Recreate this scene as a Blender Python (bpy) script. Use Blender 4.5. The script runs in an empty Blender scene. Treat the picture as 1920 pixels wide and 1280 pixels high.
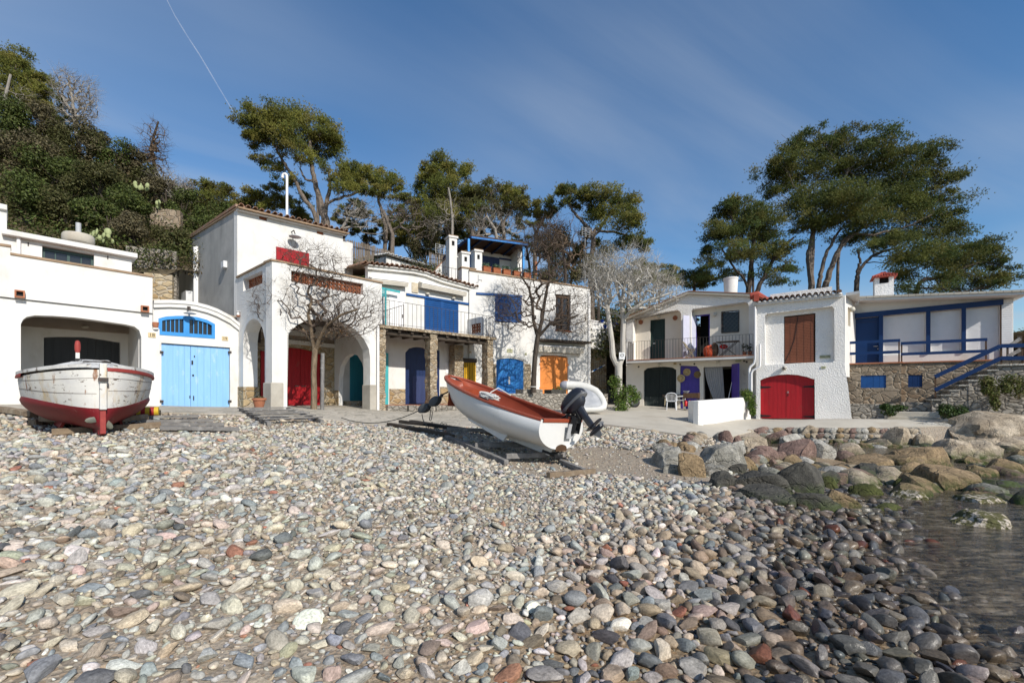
import bpy, bmesh, math, random
import numpy as np
from mathutils import Vector, Matrix, noise
from mathutils.geometry import tessellate_polygon
S = bpy.context.scene
COL = S.collection
RNG = np.random.default_rng(7)
random.seed(7)
E = 1.75            # eye height above the water
F = 870.0           # focal length in photo pixels
HV = 742.0          # photo row of the horizon
cam_d = bpy.data.cameras.new('camera')
cam = bpy.data.objects.new('camera', cam_d)
COL.objects.link(cam)
cam.location = (0, 0, E)
cam.rotation_euler = (math.radians(90), 0, 0)
cam_d.sensor_width = 36
cam_d.lens = F / 1920 * 36
cam_d.shift_y = (HV - 640) / 1920
cam_d.clip_end = 20000
S.camera = cam
SUN_EL = math.radians(34)
SH = Vector((0.62, -0.785, 0)).normalized()
SDIR = Vector((SH.x * math.cos(SUN_EL), SH.y * math.cos(SUN_EL), math.sin(SUN_EL)))
world = bpy.data.worlds.new('World')
S.world = world
world.use_nodes = True
nt = world.node_tree
nt.nodes.clear()
wo = nt.nodes.new('ShaderNodeOutputWorld')
bg = nt.nodes.new('ShaderNodeBackground')
sky = nt.nodes.new('ShaderNodeTexSky')
sky.sky_type = 'NISHITA'
sky.sun_disc = False
sky.sun_elevation = SUN_EL
sky.sun_rotation = math.atan2(SH.x, SH.y)
sky.altitude = 0
sky.air_density = 1.0
sky.dust_density = 0.35
sky.ozone_density = 2.6
bg.inputs['Strength'].default_value = 0.102
geo = nt.nodes.new('ShaderNodeNewGeometry')
sep = nt.nodes.new('ShaderNodeSeparateXYZ')
tc = nt.nodes.new('ShaderNodeTexCoord')
nt.links.new(tc.outputs['Generated'], sep.inputs[0])
zc = nt.nodes.new('ShaderNodeMath'); zc.operation = 'MAXIMUM'; zc.inputs[1].default_value = 0.06
nt.links.new(sep.outputs['Z'], zc.inputs[0])
dx = nt.nodes.new('ShaderNodeMath'); dx.operation = 'DIVIDE'
dy = nt.nodes.new('ShaderNodeMath'); dy.operation = 'DIVIDE'
nt.links.new(sep.outputs['X'], dx.inputs[0]); nt.links.new(zc.outputs[0], dx.inputs[1])
nt.links.new(sep.outputs['Y'], dy.inputs[0]); nt.links.new(zc.outputs[0], dy.inputs[1])
cmb = nt.nodes.new('ShaderNodeCombineXYZ')
nt.links.new(dx.outputs[0], cmb.inputs[0]); nt.links.new(dy.outputs[0], cmb.inputs[1])
mp0 = nt.nodes.new('ShaderNodeMapping')
mp0.inputs['Rotation'].default_value = (0, 0, math.radians(-32))
nt.links.new(cmb.outputs[0], mp0.inputs[0])
mp = nt.nodes.new('ShaderNodeMapping')
mp.inputs['Scale'].default_value = (0.16, 0.62, 1)
nt.links.new(mp0.outputs[0], mp.inputs[0])
nz = nt.nodes.new('ShaderNodeTexNoise')
nz.inputs['Scale'].default_value = 1.6
nz.inputs['Detail'].default_value = 7
nz.inputs['Roughness'].default_value = 0.52
nz.inputs['Distortion'].default_value = 0.6
nt.links.new(mp.outputs[0], nz.inputs['Vector'])
nz2 = nt.nodes.new('ShaderNodeTexNoise')
nz2.inputs['Scale'].default_value = 0.45; nz2.inputs['Detail'].default_value = 2
nt.links.new(cmb.outputs[0], nz2.inputs['Vector'])
cr = nt.nodes.new('ShaderNodeMapRange')
cr.inputs[1].default_value = 0.34; cr.inputs[2].default_value = 0.70
cr.inputs[3].default_value = 0.0; cr.inputs[4].default_value = 0.62
nt.links.new(nz.outputs['Fac'], cr.inputs[0])
cr2 = nt.nodes.new('ShaderNodeMapRange')
cr2.inputs[1].default_value = 0.34; cr2.inputs[2].default_value = 0.60
nt.links.new(nz2.outputs['Fac'], cr2.inputs[0])
cm = nt.nodes.new('ShaderNodeMath'); cm.operation = 'MULTIPLY'
nt.links.new(cr.outputs[0], cm.inputs[0]); nt.links.new(cr2.outputs[0], cm.inputs[1])
mx = nt.nodes.new('ShaderNodeMix'); mx.data_type = 'RGBA'
mx.inputs[7].default_value = (4.6, 5.2, 6.1, 1)
hs = nt.nodes.new('ShaderNodeHueSaturation')
hs.inputs['Saturation'].default_value = 1.24
hs.inputs['Value'].default_value = 1.30
nt.links.new(sky.outputs[0], hs.inputs['Color'])
nt.links.new(hs.outputs[0], mx.inputs[6])
nt.links.new(cm.outputs[0], mx.inputs[0])
nt.links.new(mx.outputs[2], bg.inputs['Color'])
nt.links.new(bg.outputs[0], wo.inputs[0])
sun_d = bpy.data.lights.new('sun', 'SUN')
sun_d.energy = 4.6
sun_d.angle = math.radians(0.53)
sun_d.color = (1.0, 0.94, 0.85)
sun = bpy.data.objects.new('sun', sun_d)
COL.objects.link(sun)
sun.location = (20, -30, 30)
sun.rotation_euler = SDIR.to_track_quat('Z', 'Y').to_euler()
S.view_settings.view_transform = 'Standard'
S.view_settings.look = 'None'
S.view_settings.exposure = 0.06
S.view_settings.gamma = 1.0
S.render.engine = 'CYCLES'
S.cycles.max_bounces = 6
S.cycles.transparent_max_bounces = 12
S.cycles.caustics_reflective = False
S.cycles.caustics_refractive = False
MATS = {}
def rgb(c): return (c[0], c[1], c[2], 1)
class NT:
 def __init__(s, name):
  s.m = bpy.data.materials.new(name); s.m.use_nodes = True
  s.t = s.m.node_tree; s.t.nodes.clear()
  s.o = s.n('ShaderNodeOutputMaterial'); s.b = s.n('ShaderNodeBsdfPrincipled')
  s.l(s.b.outputs[0], s.o.inputs[0])
  MATS[name] = s.m
 def n(s, k, **kw):
  x = s.t.nodes.new(k)
  for a, b in kw.items(): setattr(x, a, b)
  return x
 def l(s, a, b): s.t.links.new(a, b)
 def coords(s, scale=(1, 1, 1), rot=(0, 0, 0)):
  tc = s.n('ShaderNodeTexCoord'); mp = s.n('ShaderNodeMapping')
  mp.inputs['Scale'].default_value = scale; mp.inputs['Rotation'].default_value = rot
  s.l(tc.outputs['Object'], mp.inputs[0]); return mp.outputs[0]
 def noise(s, vec, scale, detail=5, rough=0.55, dist=0):
  x = s.n('ShaderNodeTexNoise'); x.inputs['Scale'].default_value = scale
  x.inputs['Detail'].default_value = detail; x.inputs['Roughness'].default_value = rough
  x.inputs['Distortion'].default_value = dist
  s.l(vec, x.inputs['Vector']); return x.outputs['Fac']
 def ramp(s, fac, stops, mode='LINEAR'):
  r = s.n('ShaderNodeValToRGB'); r.color_ramp.interpolation = mode
  els = r.color_ramp.elements
  while len(els) < len(stops): els.new(0.5)
  for e, (p, c) in zip(els, stops):
   e.position = p; e.color = rgb(c) if not isinstance(c, (int, float)) else (c, c, c, 1)
  s.l(fac, r.inputs[0]); return r.outputs[0]
 def mix(s, fac, a, b, mode='MIX'):
  x = s.n('ShaderNodeMix'); x.data_type = 'RGBA'; x.blend_type = mode
  for v, i in ((fac, 0), (a, 6), (b, 7)):
   if isinstance(v, (int, float)): x.inputs[i].default_value = v
   elif isinstance(v, tuple): x.inputs[i].default_value = rgb(v)
   else: s.l(v, x.inputs[i])
  return x.outputs[2]
 def bump(s, h, strength=0.5, dist=0.02, normal=None):
  b = s.n('ShaderNodeBump'); b.inputs['Strength'].default_value = strength
  b.inputs['Distance'].default_value = dist
  s.l(h, b.inputs['Height'])
  if normal: s.l(normal, b.inputs['Normal'])
  return b.outputs[0]
 def fin(s, col=None, rough=None, normal=None, metal=None, spec=None):
  for v, k in ((col, 'Base Color'), (rough, 'Roughness'), (metal, 'Metallic'), (spec, 'Specular IOR Level')):
   if v is None: continue
   if isinstance(v, (int, float)): s.b.inputs[k].default_value = v
   elif isinstance(v, tuple): s.b.inputs[k].default_value = rgb(v)
   else: s.l(v, s.b.inputs[k])
  if normal: s.l(normal, s.b.inputs['Normal'])
  return s.m
def paint(name, c, c2=None, scale=3.0, rough=0.6, bump=0.15, bscale=25, bdist=0.01, stretch=(1, 1, 1), spec=0.3, wear=None):
 t = NT(name); v = t.coords(stretch)
 c2 = c2 or tuple(x * 0.86 for x in c)
 col = t.mix(t.ramp(t.noise(v, scale, 6, 0.6), [(0.35, 0.0), (0.68, 1.0)]), c, c2)
 if wear:
  wc, lo, hi, sc = wear
  col = t.mix(t.ramp(t.noise(t.coords((1, 1, 0.55)), sc, 8, 0.65), [(lo, 0.0), (hi, 1.0)]), col, wc)
 return t.fin(col, rough, t.bump(t.noise(v, bscale, 4, 0.6), bump, bdist), spec=spec)
paint('white_wash', (0.73, 0.72, 0.695), (0.67, 0.66, 0.63), 1.1, 0.85, 0.30, 9, 0.02, wear=((0.53, 0.50, 0.44), 0.52, 0.82, 1.4))
paint('cream_wash', (0.80, 0.74, 0.64), (0.73, 0.67, 0.57), 1.3, 0.85, 0.25, 9, 0.02, wear=((0.42, 0.36, 0.29), 0.60, 0.80, 2.2))
def stucco():
 t = NT('stucco'); v = t.coords()
 vo = t.n('ShaderNodeTexVoronoi'); vo.inputs['Scale'].default_value = 19; t.l(v, vo.inputs['Vector'])
 n = t.noise(v, 24, 6, 0.65, 0.4)
 h = t.mix(0.45, n, vo.outputs['Distance'])
 col = t.mix(t.ramp(t.noise(v, 1.2, 5), [(0.4, 0.0), (0.75, 1.0)]), (0.85, 0.825, 0.785), (0.77, 0.745, 0.70))
 t.fin(col, 0.9, t.bump(h, 0.75, 0.04), spec=0.2)
stucco()
def cement():
 t = NT('cement'); v = t.coords((1, 1, 0.28)); w = t.coords()
 a = t.noise(v, 1.3, 7, 0.62); b = t.noise(w, 0.55, 6, 0.6)
 col = t.mix(t.ramp(a, [(0.35, 0.0), (0.7, 1.0)]), (0.40, 0.39, 0.365), (0.29, 0.285, 0.27))
 col = t.mix(t.ramp(b, [(0.42, 0.0), (0.62, 0.75)]), col, (0.50, 0.485, 0.455))
 t.fin(col, 0.9, t.bump(t.noise(w, 18, 5), 0.25, 0.01), spec=0.2)
cement()
def masonry(name, stops, scale, mortar, mw=0.05, zs=1.6, bump=1.0, dirt=None):
 t = NT(name); v0 = t.coords((1, 1, zs))
 nv = t.n('ShaderNodeTexNoise'); nv.inputs['Scale'].default_value = 2.2; t.l(v0, nv.inputs['Vector'])
 ad = t.n('ShaderNodeVectorMath', operation='MULTIPLY_ADD')
 t.l(nv.outputs['Color'], ad.inputs[0]); ad.inputs[1].default_value = (0.35, 0.35, 0.35); t.l(v0, ad.inputs[2])
 v = ad.outputs[0]
 f1 = t.n('ShaderNodeTexVoronoi'); f1.inputs['Scale'].default_value = scale; t.l(v, f1.inputs['Vector'])
 fe = t.n('ShaderNodeTexVoronoi', feature='DISTANCE_TO_EDGE'); fe.inputs['Scale'].default_value = scale; t.l(v, fe.inputs['Vector'])
 sp = t.n('ShaderNodeSeparateColor'); t.l(f1.outputs['Color'], sp.inputs[0])
 col = t.ramp(sp.outputs[0], stops)
 col = t.mix(t.ramp(t.noise(v0, 7, 6, 0.65), [(0.3, 0.0), (0.75, 0.6)]), col, tuple(x * 0.45 for x in stops[0][1]))
 if dirt: col = t.mix(t.ramp(t.noise(v0, 0.9, 5), [(0.45, 0.0), (0.7, 0.7)]), col, dirt)
 e = t.ramp(fe.outputs['Distance'], [(mw * 0.35, 0.0), (mw, 1.0)])
 col = t.mix(e, mortar, col)
 hh = t.mix(0.25, t.ramp(fe.outputs['Distance'], [(0.0, 0.0), (mw * 2.5, 1.0)]), t.noise(v0, 11, 5))
 t.fin(col, 0.9, t.bump(hh, bump, 0.06), spec=0.2)
masonry('gold_stone', [(0.0, (0.36, 0.25, 0.13)), (0.4, (0.47, 0.36, 0.21)), (0.75, (0.52, 0.44, 0.31)), (1.0, (0.35, 0.30, 0.24))], 2.6, (0.50, 0.44, 0.34))
masonry('pillar_stone', [(0.0, (0.28, 0.20, 0.12)), (0.4, (0.44, 0.35, 0.24)), (0.8, (0.50, 0.42, 0.31)), (1.0, (0.34, 0.30, 0.25))], 5.0, (0.46, 0.38, 0.27), 0.07)
masonry('grey_stone', [(0.0, (0.24, 0.22, 0.19)), (0.4, (0.38, 0.35, 0.30)), (0.8, (0.46, 0.42, 0.36)), (1.0, (0.32, 0.28, 0.23))], 3.4, (0.20, 0.18, 0.15), 0.06)
masonry('brown_stone', [(0.0, (0.22, 0.17, 0.12)), (0.35, (0.32, 0.25, 0.18)), (0.7, (0.38, 0.31, 0.23)), (1.0, (0.30, 0.20, 0.12))], 2.9, (0.35, 0.30, 0.23), 0.045, 1.3)
masonry('crazy_paving', [(0.0, (0.38, 0.35, 0.29)), (0.5, (0.52, 0.47, 0.39)), (1.0, (0.58, 0.53, 0.45))], 2.4, (0.44, 0.40, 0.33), 0.05, 1.0, 0.6)
paint('concrete', (0.51, 0.47, 0.395), (0.42, 0.385, 0.32), 0.9, 0.9, 0.35, 14, 0.012, wear=((0.38, 0.33, 0.26), 0.56, 0.74, 0.8))
paint('plinth', (0.46, 0.43, 0.37), (0.34, 0.31, 0.26), 1.6, 0.9, 0.35, 14, 0.015)
paint('roof_tile', (0.36, 0.20, 0.13), (0.23, 0.15, 0.10), 2.4, 0.85, 0.4, 22, 0.01, wear=((0.33, 0.28, 0.22), 0.52, 0.70, 3.5))
paint('terracotta', (0.42, 0.17, 0.09), (0.33, 0.13, 0.07), 5, 0.8, 0.2, 30, 0.004)
paint('brick_grille', (0.36, 0.12, 0.05), (0.24, 0.08, 0.04), 4, 0.85, 0.2, 30)
paint('clay_edge', (0.36, 0.25, 0.16), (0.24, 0.17, 0.11), 3, 0.85, 0.3, 20)
paint('red_tile', (0.40, 0.08, 0.05), (0.30, 0.06, 0.04), 3, 0.7, 0.2, 20)
paint('red_paint', (0.40, 0.012, 0.018), (0.31, 0.010, 0.015), 2.2, 0.5, 0.3, 40, 0.004, (6, 6, 0.5), wear=((0.30, 0.035, 0.03), 0.58, 0.72, 4))
paint('sky_blue_paint', (0.27, 0.51, 0.84), (0.23, 0.46, 0.79), 1.6, 0.45, 0.25, 40, 0.004, (6, 6, 0.5), wear=((0.36, 0.56, 0.82), 0.58, 0.72, 5))
paint('blue_trim', (0.05, 0.29, 0.68), (0.04, 0.25, 0.60), 3, 0.5, 0.2, 40, 0.004)
paint('cobalt_paint', (0.012, 0.080, 0.26), (0.010, 0.062, 0.21), 3, 0.5, 0.3, 40, 0.004)
paint('azure_paint', (0.008, 0.14, 0.42), (0.008, 0.085, 0.30), 2.5, 0.5, 0.3, 40, 0.004, (6, 6, 0.5), wear=((0.03, 0.21, 0.50), 0.50, 0.70, 6))
paint('navy_paint', (0.014, 0.030, 0.10), (0.010, 0.022, 0.075), 2, 0.45, 0.3, 40, 0.004)
paint('pale_navy_paint', (0.035, 0.050, 0.13), (0.025, 0.038, 0.10), 2, 0.5, 0.3, 40, 0.004, (6, 6, 0.5))
paint('rail_blue', (0.004, 0.030, 0.115), (0.004, 0.025, 0.095), 2, 0.45, 0.2, 40, 0.004)
paint('teal_paint', (0.035, 0.25, 0.33), (0.028, 0.20, 0.28), 2.2, 0.5, 0.3, 40, 0.004, (6, 6, 0.5))
paint('turquoise_paint', (0.06, 0.40, 0.42), (0.05, 0.33, 0.36), 2.2, 0.5, 0.2, 40, 0.004)
paint('orange_paint', (0.70, 0.25, 0.06), (0.62, 0.205, 0.045), 1.6, 0.5, 0.2, 40, 0.004, (6, 6, 0.5), wear=((0.60, 0.28, 0.12), 0.58, 0.75, 5))
paint('yellow_paint', (0.70, 0.40, 0.01), (0.60, 0.33, 0.01), 3, 0.5, 0.2, 40, 0.004)
paint('purple_paint', (0.085, 0.055, 0.33), (0.07, 0.045, 0.27), 2.2, 0.5, 0.2, 40, 0.004)
paint('pale_purple_paint', (0.55, 0.56, 0.68), (0.50, 0.51, 0.62), 2.2, 0.5, 0.2, 40, 0.004)
paint('dark_green_paint', (0.020, 0.045, 0.042), (0.014, 0.032, 0.030), 2.2, 0.5, 0.3, 40, 0.004, (6, 6, 0.5))
paint('black_green_paint', (0.012, 0.020, 0.018), (0.008, 0.013, 0.012), 2.2, 0.6, 0.3, 40, 0.004, (6, 6, 0.5))
paint('worn_plank', (0.05, 0.065, 0.06), (0.02, 0.028, 0.026), 3, 0.75, 0.4, 40, 0.004, (8, 8, 0.4), wear=((0.25, 0.24, 0.21), 0.55, 0.75, 7))
paint('charcoal_paint', (0.028, 0.032, 0.036), (0.020, 0.023, 0.026), 2.2, 0.55, 0.3, 40, 0.004, (6, 6, 0.5))
paint('window_green', (0.035, 0.075, 0.07), (0.03, 0.06, 0.055), 3, 0.5, 0.2, 40, 0.004)
paint('brown_blind', (0.24, 0.085, 0.045), (0.20, 0.07, 0.037), 2, 0.6, 0.3, 60, 0.003)
paint('frame_brown', (0.10, 0.055, 0.03), (0.07, 0.038, 0.02), 3, 0.6, 0.2, 40, 0.004)
paint('dark_timber', (0.055, 0.042, 0.032), (0.10, 0.080, 0.062), 2, 0.85, 0.6, 16, 0.01, (1, 1, 4))
paint('grey_timber', (0.22, 0.21, 0.20), (0.13, 0.125, 0.12), 2.6, 0.85, 0.7, 18, 0.01, (3, 3, 3), wear=((0.34, 0.33, 0.31), 0.52, 0.70, 4))
paint('brown_timber', (0.24, 0.18, 0.12), (0.15, 0.11, 0.075), 2.6, 0.85, 0.7, 18, 0.01, (3, 3, 3), wear=((0.34, 0.29, 0.22), 0.52, 0.70, 4))
paint('black_timber', (0.03, 0.026, 0.022), (0.05, 0.042, 0.035), 2.6, 0.85, 0.6, 18, 0.01)
paint('bamboo', (0.22, 0.18, 0.14), (0.14, 0.115, 0.09), 3, 0.9, 0.5, 30, 0.01, (6, 6, 0.6))
paint('slatted_wood', (0.42, 0.36, 0.24), (0.34, 0.28, 0.18), 4, 0.7, 0.3, 40, 0.004)
paint('iron', (0.045, 0.042, 0.042), (0.07, 0.05, 0.04), 8, 0.6, 0.2, 40, 0.002)
paint('galvanised', (0.48, 0.49, 0.50), (0.38, 0.39, 0.40), 8, 0.45, 0.1, 40, 0.002)
paint('white_metal', (0.84, 0.83, 0.82), (0.78, 0.77, 0.76), 3, 0.5, 0.1, 30, 0.003)
paint('white_plastic', (0.70, 0.71, 0.72), (0.62, 0.63, 0.64), 5, 0.4, 0.05, 30, 0.002)
paint('awning_cloth', (0.66, 0.62, 0.54), (0.58, 0.54, 0.46), 3, 0.85, 0.2, 60, 0.003)
paint('plaque', (0.62, 0.50, 0.30), (0.54, 0.42, 0.24), 5, 0.6, 0.1, 30, 0.002)
paint('green_plaque', (0.46, 0.46, 0.29), (0.40, 0.40, 0.24), 8, 0.5, 0.1, 30, 0.002)
paint('carved_plaque', (0.62, 0.55, 0.42), (0.45, 0.38, 0.27), 9, 0.8, 0.8, 14, 0.03)
paint('black_ink', (0.02, 0.02, 0.02), (0.015, 0.015, 0.015), 3, 0.6, 0.05)
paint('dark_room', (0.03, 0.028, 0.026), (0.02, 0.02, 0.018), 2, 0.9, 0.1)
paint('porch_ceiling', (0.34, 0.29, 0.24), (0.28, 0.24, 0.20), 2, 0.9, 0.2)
paint('shaded_soffit', (0.09, 0.075, 0.065), (0.06, 0.05, 0.045), 2, 0.9, 0.2)  # shade under the arcade vault put into a dark base colour
paint('curtain', (0.34, 0.33, 0.33), (0.46, 0.45, 0.44), 6, 0.9, 0.2, 30, 0.004, (6, 6, 0.3))
paint('straw', (0.50, 0.38, 0.20), (0.40, 0.29, 0.14), 30, 0.85, 0.5, 80, 0.003)
paint('dark_straw', (0.24, 0.16, 0.07), (0.17, 0.11, 0.05), 30, 0.85, 0.5, 80, 0.003)
paint('orange_cloth', (0.55, 0.09, 0.03), (0.40, 0.06, 0.03), 14, 0.8, 0.3, 30, 0.01)
paint('red_plastic', (0.55, 0.02, 0.02), (0.48, 0.02, 0.02), 5, 0.4, 0.05)
paint('blue_pot', (0.012, 0.05, 0.30), (0.010, 0.04, 0.24), 5, 0.3, 0.05)
paint('rubber', (0.012, 0.012, 0.013), (0.02, 0.02, 0.02), 8, 0.5, 0.2)
paint('gelcoat', (0.70, 0.70, 0.68), (0.66, 0.655, 0.63), 1.5, 0.28, 0.04, 4, 0.01, spec=0.5, wear=((0.52, 0.49, 0.43), 0.60, 0.86, 2.0))
paint('rust_paint', (0.30, 0.062, 0.028), (0.25, 0.052, 0.024), 2.5, 0.42, 0.1, 12, 0.006, spec=0.4)
paint('boat_red', (0.20, 0.010, 0.016), (0.16, 0.012, 0.016), 2.5, 0.55, 0.25, 14, 0.008, wear=((0.34, 0.16, 0.14), 0.64, 0.80, 6))
paint('dull_red', (0.34, 0.055, 0.045), (0.25, 0.035, 0.032), 4, 0.6, 0.25, 14, 0.008)
paint('boat_deck', (0.70, 0.69, 0.66), (0.50, 0.49, 0.47), 3.5, 0.7, 0.6, 16, 0.02, wear=((0.10, 0.07, 0.05), 0.56, 0.60, 3.2))
def boat_white():
 t = NT('boat_white'); v = t.coords(); vz = t.coords((1.6, 1.6, 0.5))
 col = t.mix(t.ramp(t.noise(v, 2.5, 6), [(0.35, 0.0), (0.7, 1.0)]), (0.70, 0.68, 0.62), (0.58, 0.57, 0.55))
 col = t.mix(t.ramp(t.noise(vz, 2.1, 8, 0.65), [(0.52, 0.0), (0.68, 0.85)]), col, (0.56, 0.42, 0.22))
 col = t.mix(t.ramp(t.noise(vz, 3.3, 10, 0.7), [(0.575, 0.0), (0.64, 0.9)]), col, (0.24, 0.095, 0.03))
 col = t.mix(t.ramp(t.noise(t.coords((1, 1, 2.2)), 6.0, 8, 0.7), [(0.60, 0.0), (0.62, 1.0)]), col, (0.13, 0.10, 0.075))
 t.fin(col, 0.6, t.bump(t.noise(v, 14, 6), 0.35, 0.012), spec=0.3)
boat_white()
paint('inflatable', (0.66, 0.65, 0.61), (0.58, 0.57, 0.53), 3, 0.5, 0.1, 10, 0.006)
paint('inflatable_grey', (0.30, 0.31, 0.33), (0.40, 0.41, 0.42), 2.5, 0.6, 0.2, 12, 0.006, wear=((0.50, 0.50, 0.50), 0.52, 0.75, 3.0))
paint('cone_grey', (0.30, 0.31, 0.35), (0.26, 0.27, 0.31), 3, 0.5, 0.1)
paint('motor_dark', (0.022, 0.024, 0.034), (0.018, 0.020, 0.028), 3, 0.32, 0.02, 30, 0.001, spec=0.5)
paint('motor_silver', (0.16, 0.165, 0.17), (0.13, 0.13, 0.135), 3, 0.35, 0.05)
paint('bronze', (0.16, 0.16, 0.12), (0.11, 0.12, 0.10), 6, 0.5, 0.2)
paint('rope_white', (0.66, 0.65, 0.62), (0.52, 0.51, 0.48), 40, 0.85, 0.5, 90, 0.004)
paint('rope_dark', (0.06, 0.06, 0.055), (0.10, 0.10, 0.09), 40, 0.85, 0.5, 90, 0.004)
paint('pulley', (0.085, 0.095, 0.105), (0.05, 0.055, 0.06), 9, 0.55, 0.3, 30, 0.006)
paint('stripe_red', (0.32, 0.02, 0.02), (0.25, 0.02, 0.02), 5, 0.6, 0.1)
paint('stripe_yellow', (0.62, 0.42, 0.03), (0.5, 0.34, 0.03), 5, 0.6, 0.1)
def bark(name, a, b, sc=3):
 t = NT(name); v = t.coords((1.5, 1.5, 0.35))
 n = t.noise(v, sc * 3, 7, 0.65)
 t.fin(t.mix(t.ramp(n, [(0.35, 0.0), (0.68, 1.0)]), a, b), 0.9, t.bump(n, 0.9, 0.05), spec=0.15)
bark('pine_bark', (0.10, 0.08, 0.065), (0.24, 0.20, 0.165), 4)
bark('dark_bark', (0.045, 0.035, 0.028), (0.10, 0.082, 0.066))
bark('tamarisk_bark', (0.12, 0.085, 0.055), (0.27, 0.21, 0.145))
bark('twig_dark', (0.085, 0.064, 0.052), (0.15, 0.115, 0.09), 2)
bark('twig_brown', (0.11, 0.075, 0.05), (0.17, 0.125, 0.085), 2)
bark('fig_bark', (0.42, 0.395, 0.35), (0.57, 0.54, 0.49), 2)
bark('dead_bark', (0.24, 0.215, 0.185), (0.36, 0.33, 0.29), 2)
def glass():
 t = NT('window_glass'); t.fin((0.02, 0.022, 0.026), 0.08, spec=0.6)
glass()
def lampglass():
 t = NT('lamp_glass'); t.fin((0.55, 0.52, 0.44), 0.25, spec=0.5)
lampglass()
def leaf(name):
 t = NT(name)
 a = t.n('ShaderNodeAttribute', attribute_name='tint')
 t.fin(a.outputs['Color'], 0.62, spec=0.25)
 tr = t.n('ShaderNodeBsdfTranslucent'); t.l(a.outputs['Color'], tr.inputs[0])
 ms = t.n('ShaderNodeMixShader'); ms.inputs[0].default_value = 0.22
 t.l(t.b.outputs[0], ms.inputs[1]); t.l(tr.outputs[0], ms.inputs[2]); t.l(ms.outputs[0], t.o.inputs[0])
leaf('leaf')
def stone_mat(name, objcol):
 t = NT(name); v = t.coords()
 if objcol:
  a = t.n('ShaderNodeObjectInfo'); cc, aa, rr = a.outputs['Color'], a.outputs['Alpha'], a.outputs['Random']
  off = t.n('ShaderNodeVectorMath', operation='MULTIPLY_ADD'); t.l(rr, off.inputs[0]); off.inputs[1].default_value = (37, 53, 71); t.l(v, off.inputs[2]); v = off.outputs[0]
  s1, s2 = 9.0, 46.0
 else:
  a = t.n('ShaderNodeAttribute', attribute_name='tint'); cc, aa = a.outputs['Color'], a.outputs['Alpha']
  s1, s2 = 9.0, 46.0
 lo = t.noise(v, s1, 6, 0.6, 0.5); hi = t.noise(v, s2, 3, 0.7)
 c = t.mix(1.0, cc, t.ramp(lo, [(0.28, 0.62), (0.7, 1.22)]), 'MULTIPLY')
 c = t.mix(1.0, c, t.ramp(hi, [(0.3, 0.62), (0.5, 1.0), (0.7, 1.35)]), 'MULTIPLY')
 wet = t.mix(1.0, c, (0.33, 0.325, 0.32), 'MULTIPLY')
 c = t.mix(aa, c, wet)
 r = t.ramp(aa, [(0.0, 0.85), (1.0, 0.24)])
 t.fin(c, r, t.bump(t.mix(0.5, lo, hi), 0.6, 0.012), spec=0.3)
stone_mat('pebble', False); stone_mat('cobble', True)
def rock_mat(name, a, b, c, moss=None, lich=None):
 t = NT(name); v = t.coords()
 n1 = t.noise(v, 1.1, 8, 0.62, 0.8); n2 = t.noise(v, 5.5, 7, 0.7); n3 = t.noise(v, 26, 4, 0.7)
 col = t.ramp(n1, [(0.3, a), (0.52, b), (0.72, c)])
 col = t.mix(1.0, col, t.ramp(n2, [(0.3, 0.55), (0.65, 1.2)]), 'MULTIPLY')
 col = t.mix(1.0, col, t.ramp(n3, [(0.30, 0.55), (0.66, 1.3)]), 'MULTIPLY')
 ve = t.n('ShaderNodeTexVoronoi', feature='DISTANCE_TO_EDGE'); ve.inputs['Scale'].default_value = 1.7; wv = t.n('ShaderNodeVectorMath', operation='MULTIPLY_ADD'); nv_ = t.n('ShaderNodeTexNoise'); nv_.inputs['Scale'].default_value = 2.5; nv_.inputs['Detail'].default_value = 5; t.l(v, nv_.inputs['Vector']); t.l(nv_.outputs['Color'], wv.inputs[0]); wv.inputs[1].default_value = (.8, .8, .8); t.l(v, wv.inputs[2]); t.l(wv.outputs[0], ve.inputs['Vector'])
 ck = t.ramp(ve.outputs['Distance'], [(0.0, 0.90), (0.03, 1.0)])
 col = t.mix(0.8, col, ck, 'MULTIPLY')
 rough = 0.85
 if moss:
  sp = t.n('ShaderNodeSeparateXYZ'); g = t.n('ShaderNodeNewGeometry'); t.l(g.outputs['Position'], sp.inputs[0])
  mr = t.n('ShaderNodeMapRange'); mr.inputs[1].default_value = 0.30; mr.inputs[2].default_value = 0.02
  t.l(sp.outputs['Z'], mr.inputs[0])
  q = t.n('ShaderNodeMath', operation='MULTIPLY'); t.l(mr.outputs[0], q.inputs[0]); t.l(t.ramp(n2, [(0.40, 0.0), (0.55, 1.0)]), q.inputs[1])
  col = t.mix(q.outputs[0], col, moss)
 if lich:
  col = t.mix(t.ramp(t.noise(v, 9, 6, 0.75), [(0.50, 0.0), (0.58, 1.0)]), col, lich)
 h = t.mix(0.25, t.mix(0.4, n1, t.mix(0.5, n2, n3)), t.ramp(ve.outputs['Distance'], [(0.0, 0.55), (0.05, 1.0)]))
 t.fin(col, rough, t.bump(h, 1.0, 0.14), spec=0.25)
rock_mat('rock_granite', (0.24, 0.185, 0.125), (0.44, 0.365, 0.27), (0.56, 0.49, 0.39), (0.05, 0.07, 0.015))
rock_mat('rock_ochre', (0.15, 0.11, 0.065), (0.31, 0.22, 0.125), (0.44, 0.35, 0.24), (0.04, 0.055, 0.012))
rock_mat('rock_grey', (0.19, 0.18, 0.15), (0.32, 0.305, 0.265), (0.44, 0.41, 0.355), (0.05, 0.07, 0.015))
rock_mat('rock_dark', (0.045, 0.044, 0.038), (0.085, 0.080, 0.068), (0.14, 0.125, 0.10), (0.05, 0.075, 0.015))
rock_mat('rock_red', (0.13, 0.082, 0.068), (0.25, 0.165, 0.135), (0.33, 0.25, 0.21), (0.05, 0.07, 0.015))
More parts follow.
